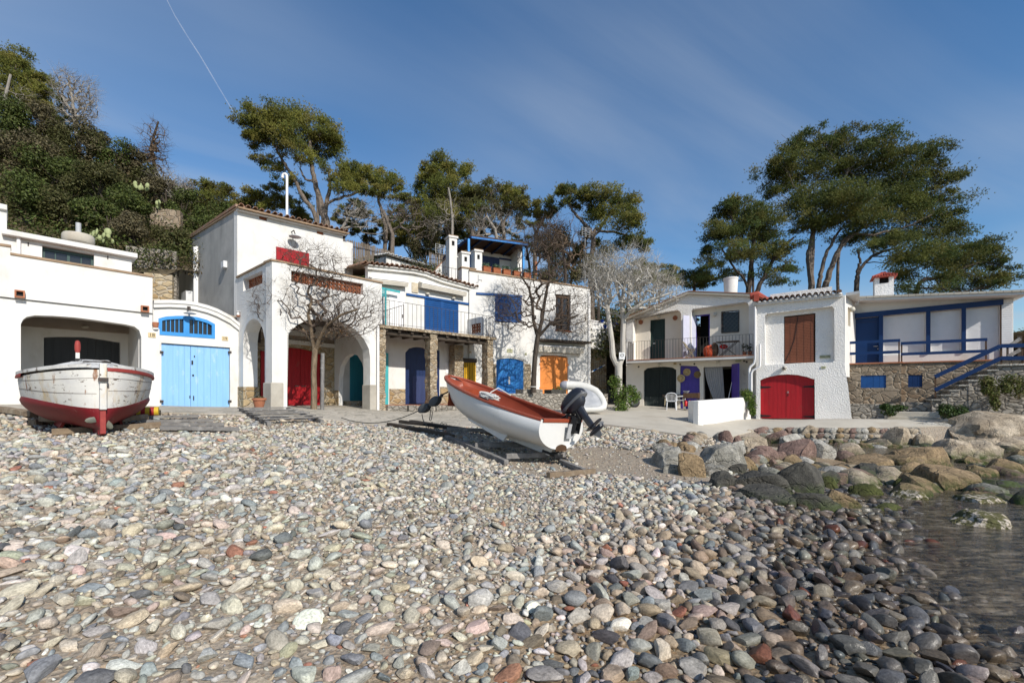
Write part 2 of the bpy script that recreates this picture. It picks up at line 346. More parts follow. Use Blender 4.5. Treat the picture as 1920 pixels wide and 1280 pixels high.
rock_mat('rock_pale', (0.30, 0.28, 0.24), (0.44, 0.42, 0.37), (0.52, 0.50, 0.45))
rock_mat('rock_moss', (0.05, 0.045, 0.02), (0.075, 0.085, 0.022), (0.15, 0.125, 0.07))
rock_mat('rock_barnacle', (0.055, 0.06, 0.018), (0.13, 0.12, 0.05), (0.24, 0.20, 0.13), None, (0.55, 0.48, 0.40))
paint('cactus', (0.36, 0.40, 0.20), (0.26, 0.30, 0.13), 4, 0.7, 0.3, 20, 0.01)
def contrail_mat():
 t = NT('contrail'); em = t.n('ShaderNodeBsdfTransparent'); t.fin((0.8, 0.8, 0.82), 1.0, spec=0.0)
 lw = t.n('ShaderNodeLayerWeight'); lw.inputs[0].default_value = 0.5
 q = t.n('ShaderNodeMath', operation='MULTIPLY'); t.l(t.ramp(lw.outputs['Facing'], [(0.0, 1.0), (0.9, 0.0)]), q.inputs[0]); t.l(t.ramp(t.noise(t.coords((0.004, 0.004, 0.004)), 2, 4), [(0.3, 0.06), (0.7, 0.20)]), q.inputs[1])
 ms = t.n('ShaderNodeMixShader'); t.l(q.outputs[0], ms.inputs[0]); t.l(em.outputs[0], ms.inputs[1]); t.l(t.b.outputs[0], ms.inputs[2]); t.l(ms.outputs[0], t.o.inputs[0])
contrail_mat()
def kx(u): return (u - 960.0) / F
def at(u, v, Y): return Vector((kx(u) * Y, Y, E + (HV - v) * Y / F))
def uv_of(X, Y, Z): return 960 + F * X / Y, HV - (Z - E) * F / Y
class Fr:
 """upright plane: origin p (x,y), t to the right along it, n out of it"""
 def __init__(s, u=None, Y=None, xv=None, p=None, t=None):
  if p is None: p = (kx(u) * Y, Y)
  if t is None:
   t = np.array([xv - 960.0, F]); t = t / np.linalg.norm(t)
   if t[0] < 0: t = -t
  s.p = np.array(p, float); s.t = np.array(t, float) / np.linalg.norm(t)
  s.n = np.array([s.t[1], -s.t[0]])
 def w(s, a, z, d=0.0):
  q = s.p + s.t * a + s.n * d
  return (q[0], q[1], z)
 def a(s, u, d=0.0):
  q = s.p + s.n * d; k = kx(u)
  return (k * q[1] - q[0]) / (s.t[0] - k * s.t[1])
 def px(s, u, v, d=0.0):
  a = s.a(u, d); Y = s.p[1] + s.n[1] * d + s.t[1] * a
  return a, E + (HV - v) * Y / F
 def pts(s, lst, d=0.0): return [s.px(u, v, d) for u, v in lst]
 def depth(s, u, d=0.0): return s.p[1] + s.n[1] * d + s.t[1] * s.a(u, d)
 def off(s, d): return Fr(p=s.p + s.n * d, t=s.t)
ORG = {}
class MB:
 def __init__(s): s.v = []; s.f = []; s.fm = []
 def add(s, vs, fs, m=0):
  o = len(s.v); s.v.extend([tuple(x) for x in vs])
  for f in fs: s.f.append(tuple(i + o for i in f)); s.fm.append(m)
  return s
 def box(s, fr, a0, a1, z0, z1, d0, d1, m=0, dz=0.0):
  """box in a frame; dz tilts the top and bottom along a"""
  vs = []
  for d in (d0, d1):
   for a, z in ((a0, z0), (a1, z0 + dz), (a1, z1 + dz), (a0, z1)): vs.append(fr.w(a, z, d))
  return s.add(vs, [(0, 1, 2, 3), (7, 6, 5, 4), (0, 4, 5, 1), (1, 5, 6, 2), (2, 6, 7, 3), (3, 7, 4, 0)], m)
 def bar(s, p0, p1, w, h, up=(0, 0, 1), m=0):
  p0 = Vector(p0); p1 = Vector(p1); ax = (p1 - p0).normalized(); up = Vector(up)
  if abs(ax.dot(up)) > 0.98: up = Vector((0.3, 1, 0))
  sx = ax.cross(up).normalized() * (w / 2); sy = sx.cross(ax).normalized() * (h / 2)
  vs = [p + a * sx + b * sy for p in (p0, p1) for a, b in ((-1, -1), (1, -1), (1, 1), (-1, 1))]
  return s.add(vs, [(3, 2, 1, 0), (4, 5, 6, 7), (0, 1, 5, 4), (1, 2, 6, 5), (2, 3, 7, 6), (3, 0, 4, 7)], m)
 def tube(s, pts, r, n=6, cap=True, m=0):
  pts = [Vector(p) for p in pts]; k = len(pts)
  rs = [r] * k if isinstance(r, (int, float)) else list(r)
  o = len(s.v); ref = Vector((0.31, 0.47, 0.83)).normalized()
  for i, p in enumerate(pts):
   ax = (pts[min(i + 1, k - 1)] - pts[max(i - 1, 0)])
   ax = ax.normalized() if ax.length > 1e-9 else Vector((0, 0, 1))
   x = ref - ax * ref.dot(ax)
   if x.length < 1e-3: x = Vector((1, 0, 0)) - ax * ax.x
   x.normalize(); ref = x; y = ax.cross(x)
   for j in range(n):
    an = 2 * math.pi * j / n
    s.v.append(tuple(p + (x * math.cos(an) + y * math.sin(an)) * rs[i]))
  for i in range(k - 1):
   for j in range(n):
    a = o + i * n + j; b = o + i * n + (j + 1) % n
    s.f.append((a, b, b + n, a + n)); s.fm.append(m)
  if cap:
   s.f.append(tuple(o + j for j in reversed(range(n)))); s.fm.append(m)
   s.f.append(tuple(o + (k - 1) * n + j for j in range(n))); s.fm.append(m)
  return s
 def lathe(s, c, prof, n=16, m=0, rot=None):
  o = len(s.v); c = Vector(c)
  for r, z in prof:
   for j in range(n):
    an = 2 * math.pi * j / n; q = Vector((r * math.cos(an), r * math.sin(an), z))
    if rot: q = rot @ q
    s.v.append(tuple(c + q))
  for i in range(len(prof) - 1):
   for j in range(n):
    a = o + i * n + j; b = o + i * n + (j + 1) % n
    s.f.append((a, b, b + n, a + n)); s.fm.append(m)
  s.f.append(tuple(o + j for j in reversed(range(n)))); s.fm.append(m)
  s.f.append(tuple(o + (len(prof) - 1) * n + j for j in range(n))); s.fm.append(m)
  return s
 def ell(s, c, r, rot=None, nu=12, nv=8, m=0):
  c = Vector(c); o = len(s.v)
  for i in range(nv + 1):
   th = math.pi * i / nv
   for j in range(nu):
    ph = 2 * math.pi * j / nu
    q = Vector((r[0] * math.sin(th) * math.cos(ph), r[1] * math.sin(th) * math.sin(ph), r[2] * math.cos(th)))
    if rot: q = rot @ q
    s.v.append(tuple(c + q))
  for i in range(nv):
   for j in range(nu):
    a = o + i * nu + j; b = o + i * nu + (j + 1) % nu
    s.f.append((a + nu, b + nu, b, a)); s.fm.append(m)
  return s
 def poly(s, fr, outer, d0, d1, holes=(), m=0):
  """flat plate with holes, outline in (a,z), between depths d0 (back) and d1 (front)"""
  loops = [list(outer)] + [list(h) for h in holes]
  tri = tessellate_polygon([[Vector((a, z, 0)) for a, z in lp] for lp in loops])
  flat = [q for lp in loops for q in lp]; n = len(flat); o = len(s.v)
  for d in (d1, d0):
   for a, z in flat: s.v.append(fr.w(a, z, d))
  for t in tri:
   (x0, y0), (x1, y1), (x2, y2) = (flat[i] for i in t)
   if (x1 - x0) * (y2 - y0) - (x2 - x0) * (y1 - y0) < 0: t = (t[0], t[2], t[1])
   s.f.append(tuple(o + i for i in t)); s.fm.append(m)
   s.f.append(tuple(o + n + i for i in reversed(t))); s.fm.append(m)
  b = 0
  for li, lp in enumerate(loops):
   k = len(lp)
   ar = sum(lp[i][0] * lp[(i + 1) % k][1] - lp[(i + 1) % k][0] * lp[i][1] for i in range(k))
   ccw = (ar > 0) == (li == 0)
   for i in range(k):
    p = o + b + i; q = o + b + (i + 1) % k
    s.f.append((q, p, p + n, q + n) if ccw else (p, q, q + n, p + n)); s.fm.append(m)
   b += k
  return s
 def loft(s, rows, m=0, close=False):
  o = len(s.v); k = len(rows[0])
  for r in rows: s.v.extend(tuple(p) for p in r)
  for i in range(len(rows) - 1):
   for j in range(k if close else k - 1):
    a = o + i * k + j; b = o + i * k + (j + 1) % k
    s.f.append((a, b, b + k, a + k)); s.fm.append(m)
  return s
 def obj(s, name, mat, parent=None, smooth=False, loc=None, bevel=0.0, kind=None):
  me = bpy.data.meshes.new(name)
  if parent is not None: org = ORG[parent.name]
  else:
   if loc is None:
    a = np.array(s.v); loc = (float((a[:, 0].min() + a[:, 0].max()) / 2), float((a[:, 1].min() + a[:, 1].max()) / 2), float(a[:, 2].min()))
   org = Vector(loc)
  me.from_pydata([(x - org.x, y - org.y, z - org.z) for x, y, z in s.v], [], s.f)
  mats = mat if isinstance(mat, (list, tuple)) else [mat]
  for q in mats: me.materials.append(MATS[q])
  if len(mats) > 1: me.polygons.foreach_set('material_index', s.fm)
  if smooth:
   me.polygons.foreach_set('use_smooth', [True] * len(me.polygons))
   if smooth != 'all': me.set_sharp_from_angle(angle=math.radians(smooth if smooth is not True else 40))
  me.update()
  o = bpy.data.objects.new(name, me); COL.objects.link(o)
  if parent is not None: o.parent = parent
  else: o.location = org
  ORG[o.name] = org
  if bevel:
   b = o.modifiers.new('bevel', 'BEVEL'); b.width = bevel; b.segments = 2; b.limit_method = 'ANGLE'; b.angle_limit = math.radians(40)
  if kind: o['kind'] = kind
  return o
def tag(o, label, cat, group=None):
 o['label'] = label; o['category'] = cat
 if group: o['group'] = group
 return o
def thing(name, label, cat, loc, group=None):
 o = bpy.data.objects.new(name, None); COL.objects.link(o)
 o.location = loc; o.empty_display_size = 0.2
 ORG[o.name] = Vector(loc)
 return tag(o, label, cat, group)
def clone(root, loc, rz=None, label=None):
 """a thing, its parts and their sub-parts"""
 r = root.copy(); COL.objects.link(r); r.location = loc
 if rz is not None: r.rotation_euler = (0, 0, rz)
 if label: r['label'] = label
 ORG[r.name] = Vector(loc)
 for ch in list(root.children):
  c = ch.copy(); COL.objects.link(c); c.parent = r
  for g in list(ch.children):
   d = g.copy(); COL.objects.link(d); d.parent = c
 return r
def text(s, size, fr, a, z, d, parent, mat='black_ink', name='lettering'):
 cu = bpy.data.curves.new(name, 'FONT'); cu.body = s; cu.size = size; cu.align_x = 'CENTER'; cu.align_y = 'CENTER'; cu.extrude = 0.002
 tmp = bpy.data.objects.new(name, cu); COL.objects.link(tmp)
 dg = bpy.context.evaluated_depsgraph_get()
 me = bpy.data.meshes.new_from_object(tmp.evaluated_get(dg))
 mb = MB(); mb.add([fr.w(a + v.co.x, z + v.co.y, d + v.co.z) for v in me.vertices], [tuple(p.vertices) for p in me.polygons])
 bpy.data.objects.remove(tmp); bpy.data.curves.remove(cu); bpy.data.meshes.remove(me)
 return mb.obj(name, mat, parent)
def arc(p0, p1, rise, n=10):
 """points from p0 to p1 in (a,z) on a low arch"""
 out = []
 for i in range(n + 1):
  x = i / n
  out.append((p0[0] + (p1[0] - p0[0]) * x, p0[1] + (p1[1] - p0[1]) * x + rise * 4 * x * (1 - x)))
 return out
def planks(mb, fr, a0, a1, z0, ztop, d0, d1, n, gap=0.006, jit=0.003):
 """upright boards; ztop is a function of a"""
 w = (a1 - a0) / n
 for i in range(n):
  x0 = a0 + i * w + gap / 2; x1 = a0 + (i + 1) * w - gap / 2; j = random.uniform(-jit, jit)
  mb.poly(fr, [(x0, z0), (x1, z0), (x1, ztop(x1)), (x0, ztop(x0))], d0, d1 + j)
 mb.poly(fr, [(a0, z0 + .01), (a1, z0 + .01), (a1, ztop(a1) - .01), (a0, ztop(a0) - .01)], d0 - 0.03, d0 + 0.5 * (d1 - d0))
 return mb
def lin(p, q): return lambda x: p[1] + (q[1] - p[1]) * (x - p[0]) / (q[0] - p[0])
def louvres(mb, fr, a0, a1, z0, z1, d, pitch=0.06, frame=0.07):
 mb.box(fr, a0, a0 + frame, z0, z1, d - .03, d + .02); mb.box(fr, a1 - frame, a1, z0, z1, d - .03, d + .02)
 mb.box(fr, a0 + frame, a1 - frame, z1 - frame, z1, d - .03, d + .018); mb.box(fr, a0 + frame, a1 - frame, z0, z0 + frame, d - .03, d + .018)
 z = z0 + frame
 while z < z1 - frame:
  vs = [fr.w(a, z + q, d + e) for a in (a0 + frame, a1 - frame) for q, e in ((0, .012), (pitch * .35, .015), (pitch * 1.0, -.020), (pitch * .7, -.024))]
  mb.add(vs, [(0, 1, 2, 3), (7, 6, 5, 4), (0, 4, 5, 1), (1, 5, 6, 2), (2, 6, 7, 3), (3, 7, 4, 0)]); z += pitch
 mb.box(fr, a0 + frame * .5, a1 - frame * .5, z0 + .02, z1 - .02, d - .05, d - .032)
 return mb
def tile_roof(mb, e0, e1, back, n, r=None, seg=4, step=0.38):
 """barrel tiles from the eave e0-e1, running back by vector"""
 e0 = Vector(e0); e1 = Vector(e1); back = Vector(back); ln = back.length; bu = back.normalized()
 al = (e1 - e0) / n; r = r or al.length * 0.36; up = al.cross(bu).normalized()
 if up.z < 0: up = -up
 k = max(1, int(ln / step))
 for i in range(n):
  c0 = e0 + al * (i + .5) + al.normalized() * random.uniform(-.012, .012)
  for q in range(k):
   s0 = ln * q / k; s1 = ln * (q + 1) / k + 0.05
   rows = []
   for ss, rr, lift in ((s0 - random.uniform(0, .02), r, .030), (s1, r * .86, 0)):
    rows.append([c0 + bu * ss + al.normalized() * (math.cos(math.pi * j / 6) * rr) + up * (math.sin(math.pi * j / 6) * rr + lift) for j in range(7)])
    if len(rows) == 1:
     rin = [c0 + bu * ss + al.normalized() * (math.cos(math.pi * j / 6) * (rr - .018)) + up * (math.sin(math.pi * j / 6) * (rr - .018) + lift) for j in range(7)]
   mb.loft([rin, rows[0], rows[1]])
  c1 = e0 + al * (i + 1.0)
  if i < n - 1:
   rows = [[c1 + bu * ss + al.normalized() * (math.cos(math.pi * j / 4) * r * .75) - up * (math.sin(math.pi * j / 4) * r * .55) + up * .015 for j in range(5)] for ss in (0.03, ln)]
   mb.loft(rows)
 return mb
def railing(mb, fr, a0, a1, zb, zt, d, pitch=0.125, rb=0.008, bottom=True):
 """zb, zt functions of a"""
 mb.bar(fr.w(a0, zt(a0), d), fr.w(a1, zt(a1), d), .035, .012)
 if bottom: mb.bar(fr.w(a0, zb(a0) + .09, d), fr.w(a1, zb(a1) + .09, d), .025, .010)
 n = max(1, int(round(abs(a1 - a0) / pitch)))
 for i in range(n + 1):
  a = a0 + (a1 - a0) * i / n
  mb.tube([fr.w(a, zb(a), d), fr.w(a, zt(a), d)], rb if i % 8 else rb * 1.5, 5, False)
 return mb
CP = []
for u, v, Y in [(0,1280,2.3),(480,1280,2.5),(960,1280,2.7),(1400,1280,2.85),(1640,1280,2.78),(1800,1280,2.79),(1900,1275,2.88),(1640,1150,3.70),(1600,1050,4.92),(1780,1180,3.5),
 (0,1050,3.6),(500,1050,4.0),(960,1050,4.4),(1350,1050,4.75),(1700,1050,5.08),(1920,1110,4.5),
 (0,920,5.4),(500,920,6.0),(960,920,6.8),(1300,920,7.4),(1560,955,7.0),(1800,960,7.4),(1920,930,8.6),
 (0,830,8.3),(190,818,8.5),(400,825,9.0),(700,830,10.5),(1000,872,9.8),(1150,880,9.5),(840,830,11.5),
 (1250,850,10.5),(1400,872,10.8),(1560,925,8.4),(1300,818,15.0),(1450,838,13.6),(1420,806,18.6),(1500,803,18.0),(1560,803,17.6),(1620,803,17.3),(1690,802,17.0),(1440,834,17.0),(1510,838,16.6),(1570,840,16.4),(1630,841,16.2),(1700,842,15.9),(1700,885,11.0),(1800,858,14.0),(1920,866,12.5),
 (30,765,12.0),(285,762,15.0),(430,765,17.0),(510,768,15.5),(690,768,18.8),(600,773,15.6),
 (716,770,18.9),(800,777,19.3),(925,770,21.5),(1060,770,22.5),(1140,768,23.0),(1250,766,24.2),(1310,797,18.4),(1420,787,22.0),(1590,788,20.2),(1700,787,19.0),(1850,792,17.3),
 (1000,792,17.0),(1150,802,15.8),(850,802,14.5),(720,800,14.2)]:
 q = at(u, v, Y); CP.append((q.x, q.y, q.z))
CP += [(12,3,-.55),(20,5,-.9),(10,-5,-1.0),(0,-6,-.8),(-8,-3,.15),(-15,3,.9),(22,12,-.6),(-20,10,1.7),(32,0,-2),(0,-22,-2.6),(28,20,1.0),(-18,20,1.6),(0,28,1.2),(14,28,1.0),(-30,-20,-1.5),(40,-20,-3)]
CP = np.array(CP)
_C = 1.2
def _mq(P, Q): return np.sqrt(((P[:, None, :] - Q[None, :, :]) ** 2).sum(2) + _C * _C)
_A = np.block([[_mq(CP[:, :2], CP[:, :2]) + np.eye(len(CP)) * -0.02, np.ones((len(CP), 1)), CP[:, :2]],
               [np.ones((1, len(CP))), np.zeros((1, 3))], [CP[:, :2].T, np.zeros((2, 3))]])
_W = np.linalg.solve(_A, np.concatenate([CP[:, 2], np.zeros(3)]))
def H(x, y):
 P = np.stack([np.atleast_1d(np.asarray(x, float)), np.atleast_1d(np.asarray(y, float))], 1)
 out = np.empty(len(P))
 for i in range(0, len(P), 20000):
  Q = P[i:i + 20000]
  out[i:i + 20000] = _mq(Q, CP[:, :2]) @ _W[:len(CP)] + _W[len(CP)] + Q @ _W[len(CP) + 1:]
 return out
def h1(x, y): return float(H(x, y)[0])
def G(u, v, dz=0.0):
 """where the sight line through a photo pixel meets the ground"""
 ys = np.concatenate([np.arange(1.6, 12, .05), np.arange(12, 32, .1)])
 zs = E + (HV - v) * ys / F; d = zs - (H(kx(u) * ys, ys) + dz)
 i = np.argmax(d < 0) if (d < 0).any() else len(ys) - 1
 if i > 0:
  f = d[i - 1] / (d[i - 1] - d[i] + 1e-9); y = ys[i - 1] + (ys[i] - ys[i - 1]) * min(max(f, 0), 1)
 else: y = ys[0]
 return Vector((kx(u) * y, y, h1(kx(u) * y, y)))
_WP = np.array([tuple(G(u, v)) for u, v in ((1405,806),(1460,803),(1510,803),(1560,803),(1610,803),(1660,803),(1720,802),(1790,799))]); WLN = _WP[:, :2]; _H0 = H
def H(x, y):
 x = np.atleast_1d(np.asarray(x, float)); y = np.atleast_1d(np.asarray(y, float)); z = _H0(x, y)
 d = np.interp(x, WLN[:, 0], WLN[:, 1]) - .10 - y; st = lambda a: np.clip(a, 0, 1) ** 2 * (3 - 2 * np.clip(a, 0, 1))
 k = st(d / .35) * (1 - st((d - 2.2) / 3.0)) * st((x - WLN[0, 0] + .3) / 1.2) * (1 - st((x - WLN[-1, 0] + .6) / 1.5))
 return z - k * np.clip(z + .05, 0, .62)
HP = np.array([(-16,18,6.0),(-14,22,7.8),(-12,25,8.4),(-24,18,8),(-24,22,12.2),(-32,30,17.6),(-22,30,14.2),(-13,30,10.0),(-9,25,7.4),(-18,25,10.6),
 (-6,27,8.2),(-1,29,8.2),(3,30,7.6),(-6,34,9.2),(0,38,9.6),(5,38,8.5),(6.5,27.5,6.0),(11,30,5.6),(14,26,5.2),(20,24,4.9),(23,20,4.6),(24,28,4.6),(30,24,3.8),(20,40,6),(40,35,3.5),
 (-45,45,21),(-30,60,15),(0,70,9.5),(30,70,5),(-60,20,24),(-45,10,16),(50,20,-2),(60,60,2),(60,110,-2),(-60,110,20),(0,120,8),(5.5,29,4.2),(4.6,28,3.4)], float)
_B = np.block([[_mq(HP[:, :2], HP[:, :2]), np.ones((len(HP), 1))], [np.ones((1, len(HP))), np.zeros((1, 1))]])
_V = np.linalg.solve(_B, np.concatenate([HP[:, 2], [0]]))
def HH(x, y):
 P = np.stack([np.atleast_1d(np.asarray(x, float)), np.atleast_1d(np.asarray(y, float))], 1)
 return _mq(P, HP[:, :2]) @ _V[:-1] + _V[-1]
def hh1(x, y): return float(HH(x, y)[0])
def grid_mesh(name, mat, xs, ys, fz, kind, keep=None):
 X, Y = np.meshgrid(xs, ys); Z = fz(X.ravel(), Y.ravel()).reshape(X.shape)
 nx, ny = len(xs), len(ys)
 mb = MB(); mb.v = list(zip(X.ravel().tolist(), Y.ravel().tolist(), Z.ravel().tolist()))
 for j in range(ny - 1):
  for i in range(nx - 1):
   if keep is None or keep(X[j, i], Y[j, i]): mb.f.append((j * nx + i, j * nx + i + 1, (j + 1) * nx + i + 1, (j + 1) * nx + i)); mb.fm.append(0)
 return mb.obj(name, mat, None, 'all', (0, 0, 0), kind=kind)
def ground_mats():
 t = NT('beach'); v = t.coords()
 n = t.noise(v, 1.2, 7, 0.62); n2 = t.noise(v, 55, 4, 0.7); vo = t.n('ShaderNodeTexVoronoi'); vo.inputs['Scale'].default_value = 38; t.l(v, vo.inputs['Vector'])
 sp = t.n('ShaderNodeSeparateColor'); t.l(vo.outputs['Color'], sp.inputs[0])
 col = t.mix(t.ramp(n, [(0.35, 0.0), (0.7, 1.0)]), (0.40, 0.325, 0.235), (0.32, 0.26, 0.19))
 grit = t.ramp(sp.outputs[0], [(0.0, (0.15, 0.13, 0.11)), (0.3, (0.30, 0.27, 0.23)), (0.6, (0.44, 0.37, 0.29)), (0.88, (0.34, 0.24, 0.16)), (1.0, (0.5, 0.47, 0.42))], 'CONSTANT')
 col = t.mix(0.55, col, grit)
 col = t.mix(1.0, col, t.ramp(n2, [(0.3, 0.7), (0.7, 1.2)]), 'MULTIPLY')
 g = t.n('ShaderNodeNewGeometry'); s2 = t.n('ShaderNodeSeparateXYZ'); t.l(g.outputs['Position'], s2.inputs[0])
 mr = t.n('ShaderNodeMapRange'); mr.inputs[1].default_value = 0.20; mr.inputs[2].default_value = 0.06; t.l(s2.outputs['Z'], mr.inputs[0])
 col = t.mix(mr.outputs[0], col, t.mix(1.0, col, (0.82, 0.72, 0.58), 'MULTIPLY'))
 t.fin(col, t.ramp(mr.outputs[0], [(0, 0.9), (1, 0.45)]), t.bump(t.mix(0.5, n2, vo.outputs['Distance']), 0.7, 0.02), spec=0.3)
 t = NT('scrub_soil'); v = t.coords()
 t.fin(t.ramp(t.noise(v, 0.6, 8, 0.65), [(0.3, (0.06, 0.05, 0.03)), (0.6, (0.13, 0.10, 0.06)), (0.8, (0.26, 0.19, 0.11))]), 0.95, t.bump(t.noise(v, 2.0, 7), 0.8, 0.3))
 t = NT('sea'); v = t.coords()
 mp = t.n('ShaderNodeMapping'); mp.inputs['Rotation'].default_value = (0, 0, math.radians(-33)); mp.inputs['Scale'].default_value = (1.2, 5.0, 1); t.l(v, mp.inputs[0])
 n1 = t.noise(mp.outputs[0], 2.6, 9, 0.72, 1.2); n2 = t.noise(v, 1.7, 5, 0.6, 0.4)
 nb = t.mix(0.5, n1, t.noise(v, 9, 5, 0.6))
 bm = t.bump(nb, 0.35, 0.06)
 gl = t.n('ShaderNodeBsdfGlossy'); gl.inputs['Roughness'].default_value = 0.12; t.l(bm, gl.inputs['Normal'])
 gl.inputs['Color'].default_value = (0.9, 0.9, 0.9, 1)
 tr = t.n('ShaderNodeBsdfTransparent'); tr.inputs[0].default_value = (0.93, 0.87, 0.75, 1)
 fr = t.n('ShaderNodeFresnel'); fr.inputs[0].default_value = 1.33; t.l(bm, fr.inputs['Normal'])
 m1 = t.n('ShaderNodeMixShader'); t.l(fr.outputs[0], m1.inputs[0]); t.l(tr.outputs[0], m1.inputs[1]); t.l(gl.outputs[0], m1.inputs[2])
 df = t.n('ShaderNodeBsdfDiffuse'); t.l(t.mix(t.ramp(n1, [(0.5, 0.0), (0.72, 1.0)]), (0.33, 0.26, 0.17), (0.60, 0.52, 0.41)), df.inputs[0])
 q = t.n('ShaderNodeMath', operation='MULTIPLY'); t.l(t.ramp(n1, [(0.42, 0.0), (0.68, 0.45)]), q.inputs[0]); t.l(t.ramp(n2, [(0.35, 0.45), (0.6, 1.0)]), q.inputs[1])
 m2 = t.n('ShaderNodeMixShader'); t.l(q.outputs[0], m2.inputs[0]); t.l(m1.outputs[0], m2.inputs[1]); t.l(df.outputs[0], m2.inputs[2])
 t.l(m2.outputs[0], t.o.inputs[0])
ground_mats()
xs = np.concatenate([np.arange(-60, -16, 4.0), np.arange(-16, 24, 0.2), np.arange(24, 61, 4.0)])
ys = np.concatenate([np.arange(-60, -2, 4.0), np.arange(-2, 26, 0.2), np.arange(26, 34.1, 1.0)])
grid_mesh('ground', 'beach', xs, ys, lambda x, y: np.maximum(H(x, y), -4.0), 'structure')
mb = MB(); mb.add([(-700, -1200, 0), (900, -1200, 0), (900, 900, 0), (24, 900, 0), (24, 24, 0), (4, 24, 0), (-700, -25, 0)], [(0, 1, 2, 3, 4, 5, 6)])
mb.obj('sea', 'sea', None, loc=(0, 0, 0), kind='structure')
xs = np.concatenate([np.arange(-400, -60, 20.0), np.arange(-60, 60, 1.0), np.arange(60, 160, 20.0)])
ys = np.concatenate([np.arange(8, 60, 1.0), np.arange(60, 420, 20.0)])
def behind(x, y):
 line = np.interp(x, [-60, -22, -17, -13, -9.5, -5.5, -1, 4.5, 6.5, 11, 16, 21, 26, 60], [8, 15, 18.5, 22.0, 24.6, 24.5, 27.2, 29.4, 28.0, 25.5, 24.0, 21.5, 20, 14])
 return y >= line
grid_mesh('hill', 'scrub_soil', xs, ys, lambda x, y: HH(x, y), 'structure', behind)
def strip(name, mat, front, back, lift, n=14, nu=60, kind='structure', depthb=None):
 def poly(e):
  q = np.array([tuple(G(u, v))[:2] if len(t) == 2 else (t[0], t[1]) for t in e for u, v in [t[:2]]])
  L = np.concatenate([[0], np.cumsum(np.linalg.norm(np.diff(q, axis=0), axis=1))]); s = np.linspace(0, L[-1], nu)
  return np.stack([np.interp(s, L, q[:, 0]), np.interp(s, L, q[:, 1])], 1)
 A, B = poly(front), poly(back); mb = MB(); rows = []
 for i in range(n + 1):
  P = A + (B - A) * (i / n); z = H(P[:, 0], P[:, 1]) + lift
  if i == 0: rows.append([(p[0], p[1], q - lift - .12) for p, q in zip(P, z)])
  rows.append([(p[0], p[1], q) for p, q in zip(P, z)])
 mb.loft(rows); return mb.obj(name, mat, None, 35, (0, 0, 0), kind=kind)
strip('pavement', 'crazy_paving', [(-120,776),(60,772),(200,772),(330,775),(450,778),(620,788),(700,797),(760,799),(840,801),(930,800)],
      [(-15.4,11.0,0),(-13.6,12.9,0),(-12.0,15.2,0),(-11,17.2,0),(-10.3,19.5,0),(-8.5,21,0),(-6,21.5,0),(-3,23.3,0),(-1,24.3,0),(0.2,24.6,0)], 0.025)
strip('path', 'concrete', [(932,799),(1000,795),(1090,792),(1140,797),(1180,802),(1250,812),(1310,822),(1380,816),(1420,804),(1500,802),(1560,803),(1640,803),(1700,802),(1770,799),(1830,800)],
      [(0.2,24.6,0),(2.0,25.4,0),(4.0,26.6,0),(5.5,27.4,0),(7.0,26.6,0),(8.8,25.6,0),(10.5,24.4,0),(11.6,23.4,0),(12.4,22.9,0),(13.4,22.0,0),(14.5,21.2,0),(15.6,20.4,0),(16.6,19.8,0),(17.4,19.0,0),(18.2,18.2,0)], 0.030)
FL = Fr(285, 15.0, 1773)
L = thing('boat_house', 'low white boathouse with deep arched porch and terrace parapet behind the red and white boat', 'house', FL.w(-2, 1.35, -2), 'boathouses along the cove')
porch = [(39,770),(39,607),(43,599),(50,594),(65,591),(100,592),(140,595),(180,600),(235,608),(252,612),(261,619),(265,632),(265,775)]
def qz(fr, u, v, d=0): return fr.px(u, v, d)
outer = FL.pts([(-120,800),(-120,541),(22,560),(286,588.5),(286,617),(299,617),(299,790)])
MB().poly(FL, outer, -.38, 0, [FL.pts(porch)]).obj('front_wall', 'white_wash', L)
up = FL.pts([(-120,541),(22,558),(286,587),(286,518),(20,475),(20,461),(-120,441)], .07)
MB().poly(FL, up, -.38, .07).obj('parapet', 'white_wash', L)
mb = MB(); a0, z0 = FL.px(19, 473, .09); a1, z1 = FL.px(289, 516.5, .09)
mb.box(FL, a0, a1, z0 - .07, z0, -.42, .10, dz=z1 - z0)
b0, q0 = FL.px(-120, 438, .09); b1, q1 = FL.px(21, 459, .09)
mb.box(FL, b0, b1, q0 - .07, q0, -.42, .10, dz=q1 - q0)
mb.obj('parapet_coping', 'clay_edge', L, bevel=.012)
aR = FL.a(286)
zt = FL.px(286, 520)[1]
pz0, pz1 = 1.2, FL.px(150, 592)[1] + .02
al, ar = FL.a(36), FL.a(268)
mb = MB(); mb.box(FL, al - .25, al, pz0, pz1 + .3, -2.45, -.38); mb.box(FL, ar, ar + .25, pz0, pz1 + .3, -2.45, -.38)
mb.obj('porch_side_wall', 'white_wash', L)
bw = FL.off(-2.45)
da, db = bw.a(82), bw.a(225.5)
dtop = bw.pts([(82,632),(110,631),(158,631.5),(190,636),(225.5,642)])
MB().poly(bw, [(al - .25, pz0), (ar + .25, pz0), (ar + .25, pz1 + .3), (al - .25, pz1 + .3)], -.25, 0, [[(da, pz0 - .05), (db, pz0 - .05)] + dtop[::-1]]).obj('porch_back_wall', 'white_wash', L)
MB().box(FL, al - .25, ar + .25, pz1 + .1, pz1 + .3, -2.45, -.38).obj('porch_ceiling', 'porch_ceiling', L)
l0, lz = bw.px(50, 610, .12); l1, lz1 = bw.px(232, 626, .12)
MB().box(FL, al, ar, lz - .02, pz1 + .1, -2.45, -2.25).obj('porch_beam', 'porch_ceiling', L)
mb = MB()
xsd = [p[0] for p in dtop]; zsd = [p[1] for p in dtop]
